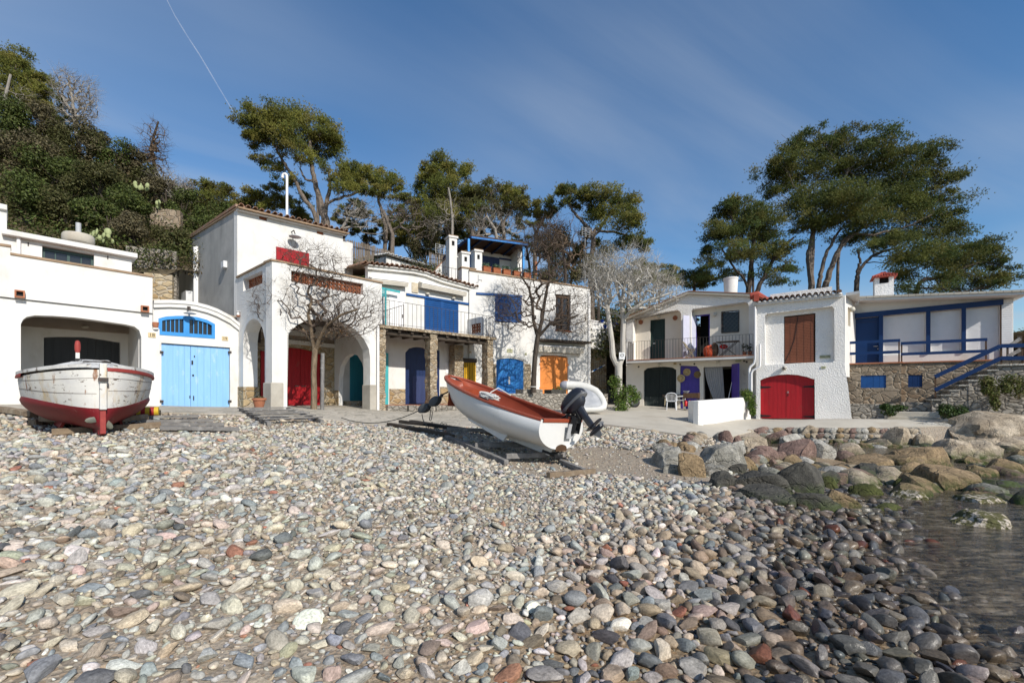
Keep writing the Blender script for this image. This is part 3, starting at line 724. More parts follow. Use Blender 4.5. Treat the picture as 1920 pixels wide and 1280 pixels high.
planks(mb, bw, da + .01, db - .01, pz0 + .06, lambda a: float(np.interp(a, xsd, zsd)) - .01, -.16, -.11, 9)
mb.obj('plank_door', 'charcoal_paint', L)
mb = MB(); a, z = bw.px(159, 613, .2); mb.ell(bw.w(a, z, .25), (.13, .05, .045)); mb.obj('bulkhead_lamp', 'lamp_glass', L, True)
mb = MB(); a, z = bw.px(208, 616, .2); mb.box(bw, a - .16, a + .16, z - .08, z + .07, .2, .215)
for i in range(6): mb.box(bw, a - .15, a + .15, z - .07 + i * .024, z - .058 + i * .024, .215, .222)
mb.obj('air_vent', 'porch_ceiling', L)
for u, v in ((37,551),(272,579)):
 mb = MB(); a, z = FL.px(u, v, .16)
 k = .10
 for x0, x1, y0, y1 in ((-k, k, k - .035, k), (-k, k, -k, -k + .035), (-k, -k + .035, -k + .035, k - .035), (k - .035, k, -k + .035, k - .035)):
  mb.box(FL, a + x0, a + x1, z + y0, z + y1, .071, .20)
 sp_ = mb.obj('drain_spout', 'terracotta', L)
 mb = MB(); mb.box(FL, a - k + .036, a + k - .036, z - k + .036, z + k - .036, .072, .09); mb.obj('spout_hole', 'black_ink', sp_)
MB().box(FL, aR - .3, aR - .002, 1.0, zt, -6, -.382).obj('side_wall', 'white_wash', L)
zf = FL.px(150, 560)[1]
MB().box(FL, FL.a(-120), aR - .301, zf, zf + .18, -6, -.383).obj('terrace_floor', 'terracotta', L)
FU = FL.off(-2.6)
wa = FU.pts([(79,459.5),(176.5,477),(176.5,503),(79,490)])
uo = FU.pts([(-120,500),(-120,416),(5,430),(247,474)]) + [(FU.a(247), FU.px(247, 520)[1]), (FU.a(20), zf)]
MB().poly(FU, FU.pts([(-120,560),(-120,410),(5,432),(247,474),(247,560)]), -.35, 0, [wa]).obj('upper_wall', 'white_wash', L)
a0, z0 = FU.px(3, 428, .2); a1, z1 = FU.px(258, 475.5, .2)
MB().box(FU, a0, a1, z0 - .16, z0, -3.2, .22, dz=z1 - z0).obj('roof_coping', 'white_wash', L, bevel=.015)
MB().box(FU, FU.a(247) - .3, FU.a(247) - .001, zf + .18, FU.px(247, 475)[1], -3.0, -.351).obj('upper_side_wall', 'white_wash', L)
MB().box(FU, FU.a(-120), FU.a(12.5, -.2), zf, FU.px(5, 388)[1], -1.5, -.36).obj('roof_turret', 'white_wash', L)
MB().box(FU, FU.a(-120), FU.a(13.5, -.2), FU.px(5, 388)[1], FU.px(5, 378)[1], -1.6, -.25).obj('turret_coping', 'white_wash', L, bevel=.015)
w0, w1 = FU.a(79), FU.a(176.5); zb0, zb1 = FU.px(79, 462)[1], FU.px(79, 500)[1]
zt0 = min(FU.px(79, 461)[1], FU.px(176.5, 478)[1]) - .01; zbm = zt0 - .75
mb = MB()
MBW = mb
fw = .07
mb.box(FU, w0, w1, zt0 - fw, zt0, -.25, -.17); mb.box(FU, w0, w1, zbm, zbm + fw, -.25, -.17)
for i, x in enumerate((w0, (w0 + w1) / 2 - fw / 2, w1 - fw)): mb.box(FU, x, x + fw, zbm + fw, zt0 - fw, -.25, -.168)
for q in (.25, .75): x = w0 + (w1 - w0) * q; mb.box(FU, x - .015, x + .015, zbm + fw, zt0 - fw, -.24, -.18)
wf = mb.obj('window', 'window_green', L)
mb = MB(); mb.box(FU, w0 + .02, w1 - .02, zbm + .02, zt0 - .02, -.225, -.215); mb.obj('pane', 'window_glass', wf)
a, z = FU.px(35, 445, .06)
mb = MB(); mb.tube([FU.w(a, zf + .2, .06), FU.w(a, FU.px(35, 438, .06)[1], .06)], .05, 10); mb.obj('downpipe', 'white_metal', L, True)
mb = MB()
for u, v in ((53,458),(202,483)):
 a, z = FU.px(u, v); mb.box(FU, a - .015, a + .015, z - .06, z + .06, 0.001, .01)
mb.obj('wall_tie', 'iron', L)
def plate(fr, u, v, w, h, s, parent, mat='plaque', sz=None, d=0.0):
 a, z = fr.px(u, v, d + .02)
 mb = MB(); mb.box(fr, a - w / 2, a + w / 2, z - h / 2, z + h / 2, d + .001, d + .022)
 p = mb.obj('number_plate', mat, parent, bevel=.003)
 t = text(s, sz or h * .8, fr, a, z, d + .0235, parent)
 t.parent = p
 return p
plate(FL, 285, 628, .20, .15, '18', L, sz=.15)
mb = MB(); a, z = FL.px(292, 609, .12); mb.lathe(FL.w(a, z - .08, .1), [(.07, 0), (.095, .16), (.085, .165), (.06, .02)], 14)
tag(mb.obj('wall_pot', 'terracotta', None, True), 'small empty terracotta pot fixed to the wall beside the pale blue fanlight', 'flower pot')
mb = MB(); p = FU.w(FU.a(147, -1.6), FU.px(147, 462, -1.6)[1], -1.6); top = FU.px(147, 440, -1.6)[1]
mb.lathe((p[0], p[1], top - .30), [(.42, 0), (.45, .05), (.45, .24), (.41, .30), (.2, .31)], 18)
tk = thing('water_tank', 'round concrete cistern with a stub pipe on the flat roof of the left boathouse', 'tank', p)
mb.obj('tank_body', 'concrete', tk, True)
mb = MB(); mb.tube([(p[0], p[1], top), (p[0], p[1], top + .42)], .08, 10); mb.obj('stub_pipe', 'galvanised', tk, True)
FB = Fr(303, 15.9, 1713)
B = thing('boat_garage', 'narrow white boathouse with arched top and pale blue double doors', 'house', FB.w(1, 1.3, -1), 'boathouses along the cove')
archB = [(287,576),(317,575),(350,577),(380,583),(406,592),(430,605),(449,620)]
fan = [(297,627.5),(297,597),(310,593.5),(330,592),(350,592),(370,594.5),(388,599.5),(403,607.5),(403,635)]
dra = [(302.5,775),(302.5,642.5),(431.5,651.5),(431.5,775)]
MB().poly(FB, FB.pts([(287,790)] + archB + [(449,790)]), -.3, 0, [FB.pts(fan), FB.pts(dra)]).obj('front_wall', 'white_wash', B)
def band(mb, fr, low, high, d0, d1):
 P = fr.pts(low) + fr.pts(high)[::-1]
 return mb.poly(fr, P, d0, d1)
t1 = [(287,563),(317,562.5),(345,564),(365,567),(388,573),(406,579.6),(430,592),(449,608)]
m1 = [(287,569.5),(317,569),(345,570.5),(365,573),(388,579),(406,585.6),(430,598),(449,613.5)]
m0 = [(287,577),(317,576),(345,577.5),(365,580.5),(388,586.5),(406,593.5),(430,606),(449,621)]
mb = MB(); band(mb, FB, m1, t1, -.3, .13); band(mb, FB, m0, m1, -.3, .09); mb.obj('arched_coping', 'white_wash', B)
rows = []
for d in (-.3, -5.5): rows.append([FB.w(a, z - .04, d) for a, z in FB.pts(t1)])
MB().loft(rows).obj('vault_roof', 'cement', B, True)
dl, dr = FB.a(303), FB.a(431); zt = lin(FB.px(303, 643), FB.px(431, 652)); zb = 1.27
dm = FB.a(358.6)
for i, (x0, x1, n) in enumerate(((dl, dm - .006, 5), (dm + .006, dr, 6))):
 mb = MB(); planks(mb, FB, x0, x1, zb + .03, lambda a: zt(a) - .012, -.13, -.085, n, .004)
 dd = mb.obj('garage_door', 'sky_blue_paint', B)
 mb = MB()
 if i == 1:
  for u, v, w, h in ((360.5,679.5,.05,.14),(364.5,668,.03,.06),(362,703.5,.05,.06),(363,746,.03,.16)):
   a, z = FB.px(u, v, -.08); mb.box(FB, a - w / 2, a + w / 2, z - h / 2, z + h / 2, -.086, -.06)
  mb.obj('lock', 'black_ink', dd)
 else:
  a, z = FB.px(356, 744, -.08); mb.box(FB, a - .015, a + .015, z - .05, z + .05, -.086, -.062); mb.obj('bolt', 'black_ink', dd)
 mb = MB()
 for v in (660, 752):
  u = 303 if i == 0 else 431; a, z = FB.px(u, v, 0); mb.box(FB, a - .05, a + .05, z - .04, z + .04, -.05, .03)
 mb.obj('hinge', 'iron', dd)
fp = FB.pts(fan); cx = sum(p[0] for p in fp) / len(fp)
def inset(P, k):
 cx = sum(p[0] for p in P) / len(P); cz = sum(p[1] for p in P) / len(P)
 out = []
 for i, (a, z) in enumerate(P):
  dx, dz = cx - a, cz - z
  out.append((a + math.copysign(min(k, abs(dx)), dx), z + math.copysign(min(k, abs(dz)), dz)))
 return out
mid0, mid1 = FB.a(344), FB.a(355)
ztop = lambda a: float(np.interp(a, [p[0] for p in fp[1:-1]], [p[1] for p in fp[1:-1]]))
zbot = lin(fp[0], fp[-1])
def pane_hole(a0, a1):
 xs_ = np.linspace(a0, a1, 6)
 return [(a0, zbot(a0) + .13), (a1, zbot(a1) + .13)] + [(x, ztop(x) - .11) for x in xs_[::-1]]
h1_, h2_ = pane_hole(fp[0][0] + .10, mid0), pane_hole(mid1, fp[-1][0] - .10)
fl = MB().poly(FB, fp, -.10, .015, [h1_, h2_]).obj('fanlight', 'blue_trim', B)
mb = MB()
for a0, a1, n in ((fp[0][0] + .10, mid0, 4), (mid1, fp[-1][0] - .10, 4)):
 for i in range(1, n + 1):
  a = a0 + (a1 - a0) * i / (n + 1); mb.box(FB, a - .012, a + .012, zbot(a) + .12, ztop(a) - .10, -.06, -.03)
mb.obj('fanlight_bar', 'blue_trim', fl)
MB().poly(FB, inset(fp, .05), -.085, -.075).obj('pane', 'window_glass', fl)
plate(FB, 422, 634.5, .20, .15, '19', B, sz=.15)
a, z = FB.px(355, 583, .2)
wl = thing('wall_lamp', 'grey metal wall lamp with a flat disc shade above the pale blue fanlight', 'lamp', FB.w(a, z, 0))
mb = MB(); mb.tube([FB.w(a, z + .10, .13), FB.w(a, z + .12, .22), FB.w(a, z, .26)], .03, 8); mb.box(FB, a - .05, a + .05, z + .04, z + .17, .131, .16); mb.obj('bracket', 'iron', wl, True)
mb = MB(); mb.lathe(FB.w(a, z - .10, .27), [(.02, .10), (.05, .07), (.19, .01), (.19, 0), (.03, .0)], 18); mb.obj('lamp_shade', 'galvanised', wl, True)
a, z = FB.px(445, 592, .1)
wl = thing('wall_lamp', 'white wall lamp on a terracotta bracket at the corner right of the blue garage', 'lamp', FB.w(a, z, .1))
mb = MB(); mb.lathe(FB.w(a, z - .06, .18), [(.02, 0), (.06, .03), (.07, .07), (.06, .075)], 12); mb.obj('bracket', 'terracotta', wl, True)
mb = MB(); mb.lathe(FB.w(a, z + .02, .18), [(.045, 0), (.045, .11), (.09, .13), (.02, .16)], 12); mb.obj('lamp_shade', 'white_metal', wl, True)
M0 = (-10.54, 17.8); C0 = (-8.07, 15.6)
FA = Fr(p=C0, t=(.604, .797))            # arcade front
FM = Fr(p=M0, t=(.604, .797))            # main front wall, set back
FS = Fr(p=M0, t=(C0[0] - M0[0], C0[1] - M0[1]))   # arcade side, from the main wall out to the corner
FG = Fr(p=(M0[0] - .746 * 9.9, M0[1] + .666 * 9.9), t=(.746, -.666))   # long grey side wall
LS = math.dist(C0, M0); LG = 9.9
A = thing('arcade_house', 'tall white house with an open arcade, red doors and a tiled roof', 'house', (-8.5, 18.5, 1.25), 'boathouses along the cove')
gt = [FG.px(322, 467), FG.px(445, 386)]
MB().poly(FG, [(0, 1.0), (LG - .06, 1.0), (LG - .06, gt[1][1]), (0, gt[0][1])], -.3, 0).obj('side_wall', 'cement', A)
mb = MB(); mb.box(FG, -.05, LG, gt[0][1] - .03, gt[0][1] + .07, -.3, .06, dz=gt[1][1] - gt[0][1]); mb.obj('verge_tile', 'roof_tile', A)
mz = lin(FM.px(445, 391), FM.px(642, 437)); aE = FM.a(643)
shut = FM.pts([(517.5,462),(579.5,475),(579.5,520),(517.5,520)])
vents = [FM.pts([(486,404),(501,408),(501,414.5),(486,410.5)]), FM.pts([(594,432.5),(607,435.5),(607,441.5),(594,438)])]
MB().poly(FM, [(0.001, 4.3), (aE, 4.3), (aE, mz(aE)), (0.001, mz(0))], -.3, 0, [shut] + vents).obj('front_wall', 'white_wash', A)
MB().box(FM, aE - .3, aE - .001, 1.0, mz(aE) - .05, -6, -.301).obj('far_side_wall', 'white_wash', A)
for vv in vents:
 (a0, z1), (a1, _), (_, z0), _ = vv
 mb = MB(); mb.poly(FM, inset(vv, -.004), -.12, -.06); mb.obj('air_brick', 'brick_grille', A)
mb = MB(); sz = shut[0][1]
zs_ = lin(shut[0], shut[1]); planks(mb, FM, shut[0][0] + .01, shut[1][0] - .01, 4.95, lambda a: zs_(a) - .01, -.05, .03, 8, .004); mb.obj('shutter', 'red_paint', A)
e0 = FM.w(-.08, mz(0) + .02, .28); e1 = FM.w(aE + .15, mz(aE) + .02, .28)
bk = Vector((-.746, .666, .05)) * 3.4
mb = MB(); tile_roof(mb, e0, e1, bk, 19); mb.obj('roof', 'roof_tile', A, 50)
mb = MB(); mb.box(FM, -.05, aE + .1, mz(0) - .10, mz(0) - .005, .0005, .17, dz=mz(aE) - mz(0));
mb.obj('eave_moulding', 'white_wash', A)
mb = MB()
P0, P1 = Vector(e0), Vector(e1)
q = [P0 - Vector((0, 0, .02)), P1 - Vector((0, 0, .02)), P1 + bk * 2.6 - Vector((0, 0, .02)), P0 + bk * 2.6 - Vector((0, 0, .02))]
mb.add(q + [x - Vector((0, 0, .06)) for x in q], [(0, 1, 2, 3), (7, 6, 5, 4), (0, 4, 5, 1), (1, 5, 6, 2), (2, 6, 7, 3), (3, 7, 4, 0)]); mb.obj('roof_deck', 'clay_edge', A)
ra, rb_ = FM.a(641.5), FM.a(661.5)
MB().box(FM, aE + .002, FM.a(661.5, -.1), 1.0, FM.px(651, 453, -.1)[1], -3, -.1).obj('side_block', 'white_wash', A)
mb = MB(); a = FG.a(367.5, .06); mb.tube([FG.w(a, FG.px(367, 570, .06)[1], .06), FG.w(a, FG.px(367, 463, .06)[1], .06)], .11, 10); mb.obj('flue_pipe', 'white_metal', A, True)
mb = MB(); a, z = FG.px(418.5, 496, .1); mb.box(FG, a - .16, a + .16, z - .13, z + .13, .001, .14); mb.obj('junction_box', 'white_plastic', A, bevel=.01)
mb = MB(); a, z = FG.px(356, 558, .1); mb.box(FG, a - .4, a + .4, z - .27, z + .24, .001, .35); mb.obj('meter_box', 'white_plastic', A, bevel=.015)
zp = lin(FA.px(510, 489), FA.px(690, 526)); aR = FA.a(716)
zsd_ = lin((0, FS.px(446, 521)[1]), (LS, zp(0)))
gs = FS.pts([(456,523),(492,507.5),(492,531),(456,546)])
sarch = FS.pts([(456,800),(456,640),(458,622),(462,610),(468,601),(475,597),(482,599),(488,606),(493,618),(496.5,636),(496.5,800)])
MB().poly(FS, [(0.002, 1.0), (LS, 1.0), (LS, zp(0)), (0.002, zsd_(0))], -.5, 0, [gs, sarch]).obj('arcade_side_wall', 'white_wash', A)
gf = FA.pts([(546,507),(681.5,532),(680,553),(546,528)])
farch = FA.pts([(527,800),(527,668),(530,646),(541,625),(557,609),(575,600.5),(593,598),(620,599.5),(643,603.5),(666,617.5),(682.5,635.5),(691.5,653.5),(694,671),(694,800)])
MB().poly(FA, [(.502, 1.0), (aR, 1.0), (aR, zp(aR)), (.502, zp(.5))], -.45, 0, [gf, farch]).obj('arcade_front_wall', 'white_wash', A)
MB().box(FA, .004, .501, 1.0, zp(0.2), -.45, -.001).obj('corner_pier', 'white_wash', A)
mb = MB(); mb.box(FA, -.05, aR + .02, zp(-.05), zp(-.05) + .06, -.5, .05, dz=zp(aR + .02) - zp(-.05));
mb.box(FS, 0, LS - .05, zsd_(0), zsd_(0) + .06, -.55, .05, dz=zsd_(LS - .05) - zsd_(0)); mb.obj('parapet_coping', 'clay_edge', A)
def lattice(fr, P, d0, d1, name):
 """pierced clay lattice filling a four-cornered opening"""
 (a0, t0), (a1, t1_), (_, b1), (_, b0) = P
 mb = MB(); n = max(2, int((a1 - a0) / .17)); rows_ = 3
 T = lin((a0, t0), (a1, t1_)); Bm = lin((a0, b0), (a1, b1))
 for i in range(n):
  for j in range(rows_):
   x0 = a0 + (a1 - a0) * i / n; x1 = a0 + (a1 - a0) * (i + 1) / n; xm = (x0 + x1) / 2
   f = lambda x, q: Bm(x) + (T(x) - Bm(x)) * q
   c = [(x0, f(x0, j / 3 + 1 / 6)), (xm, f(xm, j / 3)), (x1, f(x1, j / 3 + 1 / 6)), (xm, f(xm, j / 3 + 1 / 3))]
   for k in range(4):
    p, q = c[k], c[(k + 1) % 4]
    mb.bar(fr.w(p[0], p[1], (d0 + d1) / 2), fr.w(q[0], q[1], (d0 + d1) / 2), .035, d1 - d0, tuple(fr.n) + (0,)) if False else mb.bar(fr.w(p[0], p[1], (d0 + d1) / 2), fr.w(q[0], q[1], (d0 + d1) / 2), d1 - d0, .035)
 for q in (0, 1 / 3, 2 / 3, 1): mb.bar(fr.w(a0, Bm(a0) + (T(a0) - Bm(a0)) * q, (d0 + d1) / 2), fr.w(a1, Bm(a1) + (T(a1) - Bm(a1)) * q, (d0 + d1) / 2), d1 - d0, .025)
 return mb.obj(name, 'brick_grille', A)
lattice(FS, gs, -.30, -.20, 'lattice_panel'); lattice(FA, gf, -.25, -.15, 'lattice_panel')
mb = MB(); a0, a1 = -.05, FA.a(529.5); zpl = FA.px(515, 717)[1]
mb.box(FA, -.06, a1 + .02, 1.0, zpl, -.52, .06);
mb.obj('pier_plinth', 'plinth', A, bevel=.03)
mb = MB(); a0, a1 = FA.a(684, -.2), FA.a(702); mb.box(FA, FA.a(693.5) - .02, aR - .02, 1.0, FA.px(692, 721)[1], -.5, .05); mb.obj('pier_plinth', 'plinth', A, bevel=.03)
mb = MB(); mb.box(FS, 0.01, FS.a(458), 1.0, FS.px(450, 725)[1], -.52, .03); mb.obj('stone_plinth', 'gold_stone', A)
zc = FA.px(600, 585)[1]
MB().box(FA, .45, aR, zc, zc + .2, -3.29, -.46).obj('terrace_floor', 'shaded_soffit', A)  # underside reads dark because its shade is painted into the colour
FK = FA.off(-3.3)
ka0, ka1 = -.4, FK.a(716)
rdo = FK.pts([(525,790),(525,652),(545,651),(566,653),(587,658),(603,664),(603,790)])
MB().poly(FK, [(ka0, 1.0), (ka1, 1.0), (ka1, FK.px(560, 641)[1]), (ka0, FK.px(560, 641)[1])], -.3, 0, [rdo]).obj('back_wall', 'gold_stone', A)
zl = FK.px(560, 641)[1]
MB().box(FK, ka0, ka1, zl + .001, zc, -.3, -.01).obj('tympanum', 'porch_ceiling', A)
MB().box(FK, FK.a(520), FK.a(626), zl - .12, zl + .05, .0, .10).obj('lintel', 'white_wash', A)
rx = [p[0] for p in rdo[1:-1]]; rz = [p[1] for p in rdo[1:-1]]
m_ = (rx[0] + rx[-1]) / 2
for x0, x1 in ((rx[0] + .01, m_ - .004), (m_ + .004, rx[-1] - .01)):
 mb = MB(); planks(mb, FK, x0, x1, 1.27, lambda a: float(np.interp(a, rx, rz)) - .01, -.16, -.11, 5, .005); dd = mb.obj('red_door', 'red_paint', A)
 mb = MB(); mb.box(FK, x1 - .25 if x1 < m_ else x0 + .05, x1 - .05 if x1 < m_ else x0 + .25, 2.15, 2.19, -.109, -.09); mb.obj('latch', 'iron', dd)
mb = MB(); a0, a1 = FK.a(489, .04), FK.a(499, .04); mb.box(FK, a0, a1, 1.3, FK.px(494, 658, .04)[1], .002, .06); mb.obj('side_door', 'red_paint', A)
pa = FK.a(627)
FPt = Fr(p=FK.w(pa, 0, 0)[:2], t=(FA.n[0], FA.n[1]))
po = [(.35, 1.0), (.35, 2.6), (.5, 3.1), (.85, 3.45), (1.3, 3.6), (1.75, 3.5), (2.1, 3.15), (2.3, 2.6), (2.3, 1.0)]
MB().poly(FPt, [(0.003, .9), (2.84, .9), (2.84, zc - .002), (0.003, zc - .002)], -.22, 0, [po]).obj('inner_arch', 'white_wash', A)
mb = MB(); mb.box(FPt, .004, .349, 1.0, 2.0, .001, .03); mb.box(FPt, 2.301, 2.84, 1.0, 2.0, .001, .03); mb.obj('stone_plinth', 'gold_stone', A)
MB().box(FK, FK.a(629), ka1, 1.1, zl, .003, .05).obj('bay_back_wall', 'white_wash', A)
t0, t1_ = FK.a(656, .06), FK.a(685, .06); zt_ = FK.px(670, 657, .06)[1]; zb_ = FK.px(670, 751, .06)[1]
mb = MB(); planks(mb, FK, t0, t1_, zb_, lambda a: zt_, .051, .10, 5, .004); mb.obj('teal_door', 'teal_paint', A)
mb = MB(); mb.box(FK, FK.a(640), ka1, 1.0, zb_ - .005, .055, .75); mb.obj('door_step', 'gold_stone', A)
mb = MB(); a, d = FA.a(706), .10; mb.tube([FA.w(a, 1.15, d), FA.w(a, FA.px(706, 610, d)[1], d)], .055, 10); mb.obj('downpipe', 'white_metal', A, True)
a, z = FM.px(551, 440, .2)
wl = thing('wall_lamp', 'grey metal wall lamp with a flat shade above the red shutter', 'lamp', FM.w(a, z, 0))
mb = MB(); mb.tube([FM.w(a, z + .15, .001), FM.w(a, z + .18, .2), FM.w(a, z, .3)], .022, 8); mb.obj('bracket', 'iron', wl, True)
mb = MB(); mb.lathe(FM.w(a, z - .12, .3), [(.03, .12), (.06, .09), (.24, .02), (.24, 0), (.05, 0)], 18); mb.obj('lamp_shade', 'galvanised', wl, True)
a, z = FK.px(484, 617, .02); mb = MB(); mb.box(FK, a - .05, a + .05, z - .55, z + .3, .1, .14); mb.box(FK, a - .16, a + .16, z + .02, z + .1, .10, .138)
tag(mb.obj('wall_cross', 'iron', None), 'dark iron cross hanging inside the narrow side arch', 'wall ornament')
p = FM.w(FM.a(538, -1.6), FM.px(538, 404, -1.6)[1], -1.6); zt = FM.px(538, 328, -1.6)[1]
mb = MB(); mb.tube([(p[0], p[1], p[2] - .3), (p[0], p[1], zt - .08)] + [(p[0] - .10 + .10 * math.cos(t_), p[1], zt - .08 + .13 * math.sin(t_)) for t_ in np.linspace(.3, math.pi, 7)] + [(p[0] - .20, p[1], zt - .14)], .055, 10)
tag(mb.obj('flue_pipe', 'white_metal', None, True), 'slender white flue pipe with a hooked top above the tiled roof', 'chimney pipe')
FW = Fr(716, 19.0, 1940)
FX = FW.off(-2.0)
H3 = thing('balcony_house', 'white house with a railed balcony on rough stone pillars and blue louvred shutters', 'house', FW.w(3, 1.1, -2), 'boathouses along the cove')
sl = lin(FW.px(712, 608), FW.px(930, 632.6)); a0, a1 = FW.a(711), FW.a(930)
mb = MB(); mb.box(FW, a0, a1, sl(a0) - .10, sl(a0), -2.0, 0, dz=sl(a1) - sl(a0)); mb.obj('balcony_floor', 'shaded_soffit', H3)
mb = MB(); n = 30
for i in range(n):
 x0 = a0 + (a1 - a0) * i / n; x1 = a0 + (a1 - a0) * (i + 1) / n - .008; j = random.uniform(0, .012)
 mb.box(FW, x0, x1, sl(x0) - .13, sl(x0) - .002, .001, .05 + j, dz=sl(x1) - sl(x0))
mb.obj('balcony_edge', 'pillar_stone', H3)
def rough_col(name, fr, a0, a1, z0, z1, d0, d1, mat, parent):
 """stone pillar with a knobbly outline"""
 mb = MB(); nz_ = max(4, int((z1 - z0) / .16)); rows = []
 ring = [(a0, d1), ((a0 + a1) / 2, d1), (a1, d1), (a1, (d0 + d1) / 2), (a1, d0), ((a0 + a1) / 2, d0), (a0, d0), (a0, (d0 + d1) / 2)]
 for i in range(nz_ + 1):
  z = z0 + (z1 - z0) * i / nz_
  rows.append([fr.w(a + random.uniform(-.022, .022), z, d + random.uniform(-.022, .022)) for a, d in ring])
 mb.loft(rows, close=True); k = len(mb.v)
 mb.f.append(tuple(k - 8 + j for j in range(8))); mb.fm.append(0)
 return mb.obj(name, mat, parent)
for u0, u1, vb in ((711.5,723,775),(806.8,819.9,790),(914,924.8,775)):
 x0, x1 = FW.a(u0, -.03), FW.a(u1, -.03)
 rough_col('stone_pillar', FW, x0, x1, .95, sl((x0 + x1) / 2) - .105, -.48, -.03, 'pillar_stone', H3)
x0, x1 = FX.a(852, .6), FX.a(869, .6); rough_col('stone_pillar', FX, x0, x1, .95, sl(4) - .36, .15, .6, 'pillar_stone', H3)
mb = MB(); mb.tube([FW.w(a0 + .12, sl(a0) - .27, -.28), FW.w(3, sl(3) - .29, -.26), FW.w(a1 - .25, sl(a1) - .27, -.28)], [.11, .12, .11], 10); mb.obj('log_beam', 'dark_timber', H3, True)
mb = MB()
for i in range(10):
 a = a0 + .35 + i * .6; mb.box(FW, a - .06, a + .06, sl(a) - .24, sl(a) - .101, -1.99, -.05)
mb.obj('joist', 'dark_timber', H3)
nv = FX.pts([(760,790),(760,661),(767,653),(780,650),(793,651),(800,655),(800,790)])
wz = lambda a: FX.px(700, 498)[1]
eave = FX.pts([(672,497.5),(687,498),(734,502.5),(773,507),(796,512),(827.5,524),(860,533),(892,542)])
ex = [p[0] for p in eave]; ez = [p[1] for p in eave]
ae = FX.a(893); al = FX.a(690)
sh = FX.pts([(795.5,557),(859.5,567),(859.5,624),(795.5,617)])
shz = sl(2) - .001
sh = [sh[0], sh[1], (sh[1][0], shz + .16), (sh[0][0], shz + .06)]
low = [(al, .9), (ae, .9), (ae, sl(4) - .2), (al, sl(1) - .2)]
MB().poly(FX, [(al, .9), (ae, .9), (ae, float(np.interp(ae, ex, ez)))] + [p for p in eave[::-1] if al < p[0] < ae] + [(al, float(np.interp(al, ex, ez)))], -.3, 0, [nv, sh]).obj('front_wall', 'white_wash', H3)
MB().box(FX, ae - .3, ae - .002, .9, ez[-1] - .02, -5, -.301).obj('side_wall', 'white_wash', H3)
for k in range(len(eave) - 1):
 (x0, z0), (x1, z1) = eave[k], eave[k + 1]
 if k == 0: continue
 mb = MB(); mb.box(FX, x0, x1, z0 - .17, z0 - .03, .0005, .14, dz=z1 - z0); mb.box(FX, x0, x1, z0 - .029, z0 + .0, -.3, .24, dz=z1 - z0)
 mb.obj('eave_moulding', 'white_wash', H3)
mb = MB()
bk = Vector((-FX.n[0], -FX.n[1], .10)) * 4.0
for k in range(len(eave) - 1):
 (x0, z0), (x1, z1) = eave[k], eave[k + 1]
 tile_roof(mb, FX.w(x0, z0 + .02, .32), FX.w(x1, z1 + .02, .32), bk, max(1, int(round((x1 - x0) / .26))), .095, step=.4)
mb.obj('roof', 'roof_tile', H3, 50)
mb = MB(); P = [FX.w(x, z + .005, .2) for x, z in eave]; mb.loft([P, [tuple(Vector(p) + bk) for p in P]]); mb.obj('roof_deck', 'clay_edge', H3)
(x0, z1), (x1, z2), (_, b2), (_, b1) = sh; zt = min(z1, z2) - .01
m = (x0 + x1) / 2
for q0, q1 in ((x0 + .01, m - .004), (m + .004, x1 - .01)):
 mb = MB(); louvres(mb, FX, q0, q1, max(b1, b2), zt, .0, .095); mb.obj('shutter', 'cobalt_paint', H3)
(r0, q0), (r1, q1) = FX.px(762, 551, .04), FX.px(888, 571, .04)
MB().box(FX, r0, r1, q0 - .06, q0 + .04, .002, .06, dz=q1 - q0).obj('shutter_rail', 'cobalt_paint', H3)
def awning(fr, u0, v0, u1, v1, h, out, parent, name='awning'):
 (p0, q0), (p1, q1) = fr.px(u0, v0, .1), fr.px(u1, v1, .1); dz = q1 - q0
 a = thing(name, parent[1], 'awning', fr.w((p0 + p1) / 2, q0, 0), 'rolled awnings on the white fronts')
 mb = MB()
 prof = [(.02, q0 + .06), (.12, q0 + .08), (out, q0 - .02), (out + .02, q0 - .08), (out - .04, q0 - h), (.05, q0 - h + .03)]
 vs = [fr.w(p0, z, d) for d, z in prof] + [fr.w(p1, z + dz, d) for d, z in prof]; k = len(prof)
 mb.add(vs, [tuple(range(k)), tuple(reversed(range(k, 2 * k)))] + [(i + k, (i + 1) % k + k, (i + 1) % k, i) for i in range(k)])
 mb.obj('rolled_cloth', 'awning_cloth', a)
 mb = MB(); mb.bar(fr.w(p0, q0 - .01, out + .015), fr.w(p1, q1 - .01, out + .015), .05, .05); mb.obj('front_rail', 'white_metal', a)
 mb = MB()
 for p in (p0 + .05, p1 - .05): mb.bar(fr.w(p, q0 + .02 + dz * (p - p0) / (p1 - p0), .002), fr.w(p, q0 - .10 + dz * (p - p0) / (p1 - p0), out - .08), .03, .05)
 mb.obj('arm', 'white_metal', a)
 return a
awning(FX, 786, 531, 870, 548, .24, .34, (H3, 'rolled cream awning above the cobalt blue balcony shutters'))
awning(FX, 692, 522, 761, 530, .22, .34, (H3, 'rolled cream awning beside the carved plaque, behind the bare twigs'))
p, q = FX.px(778, 539.5, .02); MB().box(FX, p - .17, p + .17, q - .24, q + .24, .001, .05).obj('carved_plaque', 'carved_plaque', H3, bevel=.02)
for u, v in ((801.7,551),(850,559)):
 p, q = FX.px(u, v, .05); mb = MB(); mb.ell(FX.w(p, q, .045), (.12, .12, .07)); mb.obj('oval_lamp', 'lamp_glass', H3, True)
mb = MB(); p, q = FX.px(741.5, 590, .03); mb.box(FX, FX.a(729), FX.a(758), sl(1), FX.px(745, 543)[1], .001, .02); dd = mb.obj('white_shutter', 'white_metal', H3)
mb = MB(); mb.box(FX, FX.a(754) - .02, FX.a(754) + .02, q - .1, q + .06, .021, .05); mb.obj('handle', 'iron', dd)
